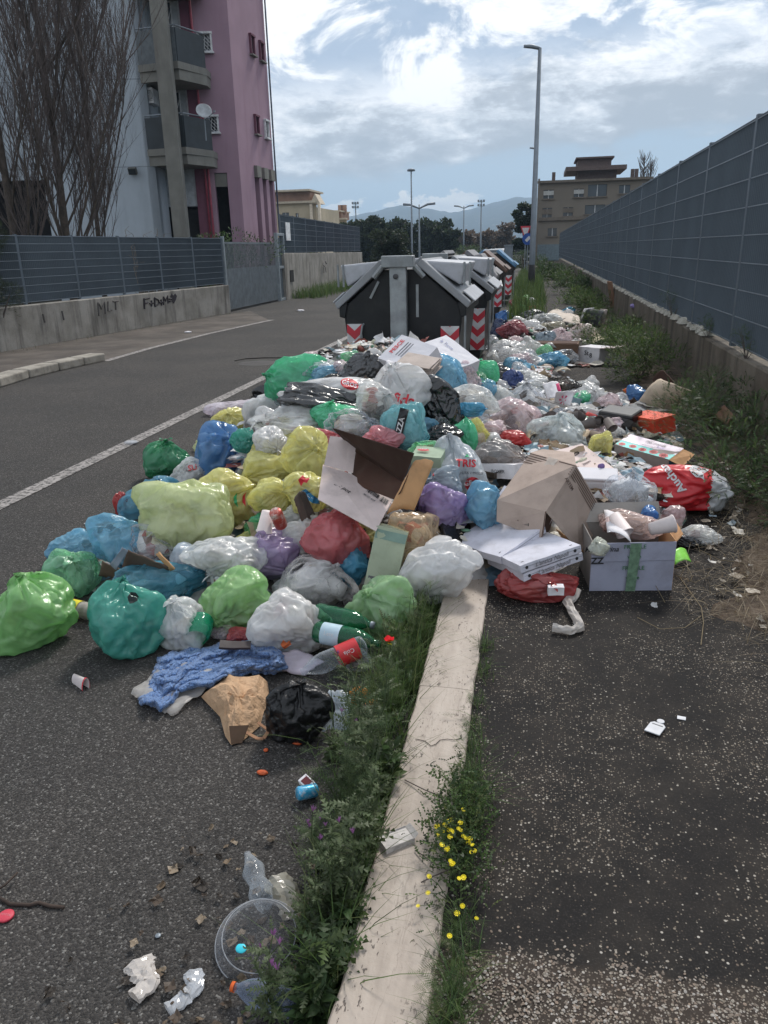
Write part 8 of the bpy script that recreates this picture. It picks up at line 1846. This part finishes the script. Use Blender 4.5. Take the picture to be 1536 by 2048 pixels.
# ---- distant trees
DK=[(.020,.034,.016),(.03,.05,.022),(.014,.024,.012),(.04,.06,.028)]
def tree(label,px,py,Y,ytop,wpx,pal=DK,n=2600,name='pine_tree',trunk=.35,cf=.62,ls=None,group=None):
    p=AY(px,py,Y); top=AY(px,ytop,Y)[2]; w=wpx/FPX*Y; h=top; r=empty(name,(p[0],p[1],0)); setp(r,label,'tree',group); rng=rg
    k=26; ch=h*cf; cc_=np.c_[rng.uniform(-.36,.36,k)*w,rng.uniform(-.3,.3,k)*w,h-ch+ch*rng.uniform(.1,.84,k)]; cc_[:,2]-=(cc_[:,0]/w*2)**2*ch*.22; sc_=1; cr=rng.uniform(.13,.22,k)*w
    idx=rng.integers(0,k,n); d=rng.normal(0,1,(n,3)); d/=np.linalg.norm(d,axis=1)[:,None]; L=cc_[idx]+d*(cr[idx]*rng.uniform(.55,1.05,n))[:,None]*[1,1,.7]; L[:,2]=np.clip(L[:,2],.2,h)
    sz=rng.uniform(.7,1.4,n)*(ls or w*.035)
    link('crown',scatter(OV[0],OV[1],L,rotdirs(rng.uniform(0,6.28,n),rng.uniform(-.5,1.3,n),rng.normal(0,.9,n)),np.stack([sz,sz*1.6,sz],1),'crown',LEAFM,pick(pal,n,.25,rng)),r)
    b=MB(); b.tube([(0,0,0),(0.1,0,h-ch*.8),(0,0,h-ch*.3)],[trunk*w*.08+.05,.05*w*.5+.03,.03],7)
    for q in cc_[:8]: b.tube([(0,0,h-ch*.9),tuple(q)],[.02*w,.008*w],4,cap=False)
    b.build('trunk',BARK,r,True); return r
TG_='trees beyond the junction'
tree('broad dark shrub standing in front of the others at the end of the pale wall',780,515,60,452,92,name='round_shrub',n=8000,cf=.98,ls=.16)
for a in [('umbrella pine just right of the cream buildings',708,505,105,430,66),('umbrella pine beside the tall mast',745,505,100,428,70),('dark pine between the mast and the double-armed lamp',800,505,110,434,80),('wide pine right of the double-armed lamp',868,505,115,432,84),('lower dark tree at the end of the pine row',893,505,108,442,50),('small evergreen below the pedimented cream house',600,505,80,470,60)]:
    tree(*a,n=7000,group=TG_,cf=.92,ls=.42*1.)
tree('tall dark tree hugging the tan building, left of the street lamp',1050,505,82,388,54,n=9000,cf=.9,ls=.22)
BRW=[(.12,.085,.06),(.16,.12,.085),(.09,.065,.05)]
for a in [('bare brownish tree in the far middle distance',965,505,150,455,50),('orange-brown bare tree left of the street lamp',1012,505,150,440,44),('dull brown scrub tree right of the pine row',925,505,140,462,50),('brown leafless tree by the floodlight mast',990,505,170,458,46)]:
    tree(*a,pal=BRW,n=1500,name='bare_tree',group='leafless trees far down the road',cf=.9,ls=.55)
for a in [('grey-green scrub far beyond the containers',940,505,95,488,60),('low green hedge where the road bends',1045,505,58,496,46),('green scrub at the end of the pavement under the sign',1075,508,50,500,40)]:
    tree(*a,pal=GRD,n=1500,name='scrub_bush',cf=.98,group='scrub at the end of the road')
for px,yt,lb in ((1275,310,'thin bare tree top showing above the tan building, taller one'),(1288,322,'thin bare tree top right beside the taller one above the tan building')):
    p=AY(px,505,110); h=AY(px,yt,110)[2]; r=empty('bare_tree',(p[0],p[1],0)); setp(r,lb,'tree'); b=MB(); rr=random.Random(px); b.tube([(0,0,0),(0,0,h*.6),(0,0,h)],[.25,.12,.03],6); b.build('trunk',BARK,r); b=MB()
    for k in range(90):
        z=h*rr.uniform(.55,.95); a=rr.uniform(0,6.28); l=rr.uniform(.5,1.6); b.tube([(0,0,z),(math.cos(a)*l*.4,math.sin(a)*l*.4,z+l*.5),(math.cos(a)*l*.6,math.sin(a)*l*.6,z+l*1.1)],[.04,.03,.02],3,cap=False)
    b.build('branches',TWIG,r)
# low far wall closing the road end
wall('far_wall',(-11.5,64),(-1.2,72),.95,.95,.2,MATS['concrete_light'],'long low concrete wall across the end of the road behind the containers')
bpy.context.view_layer.update()
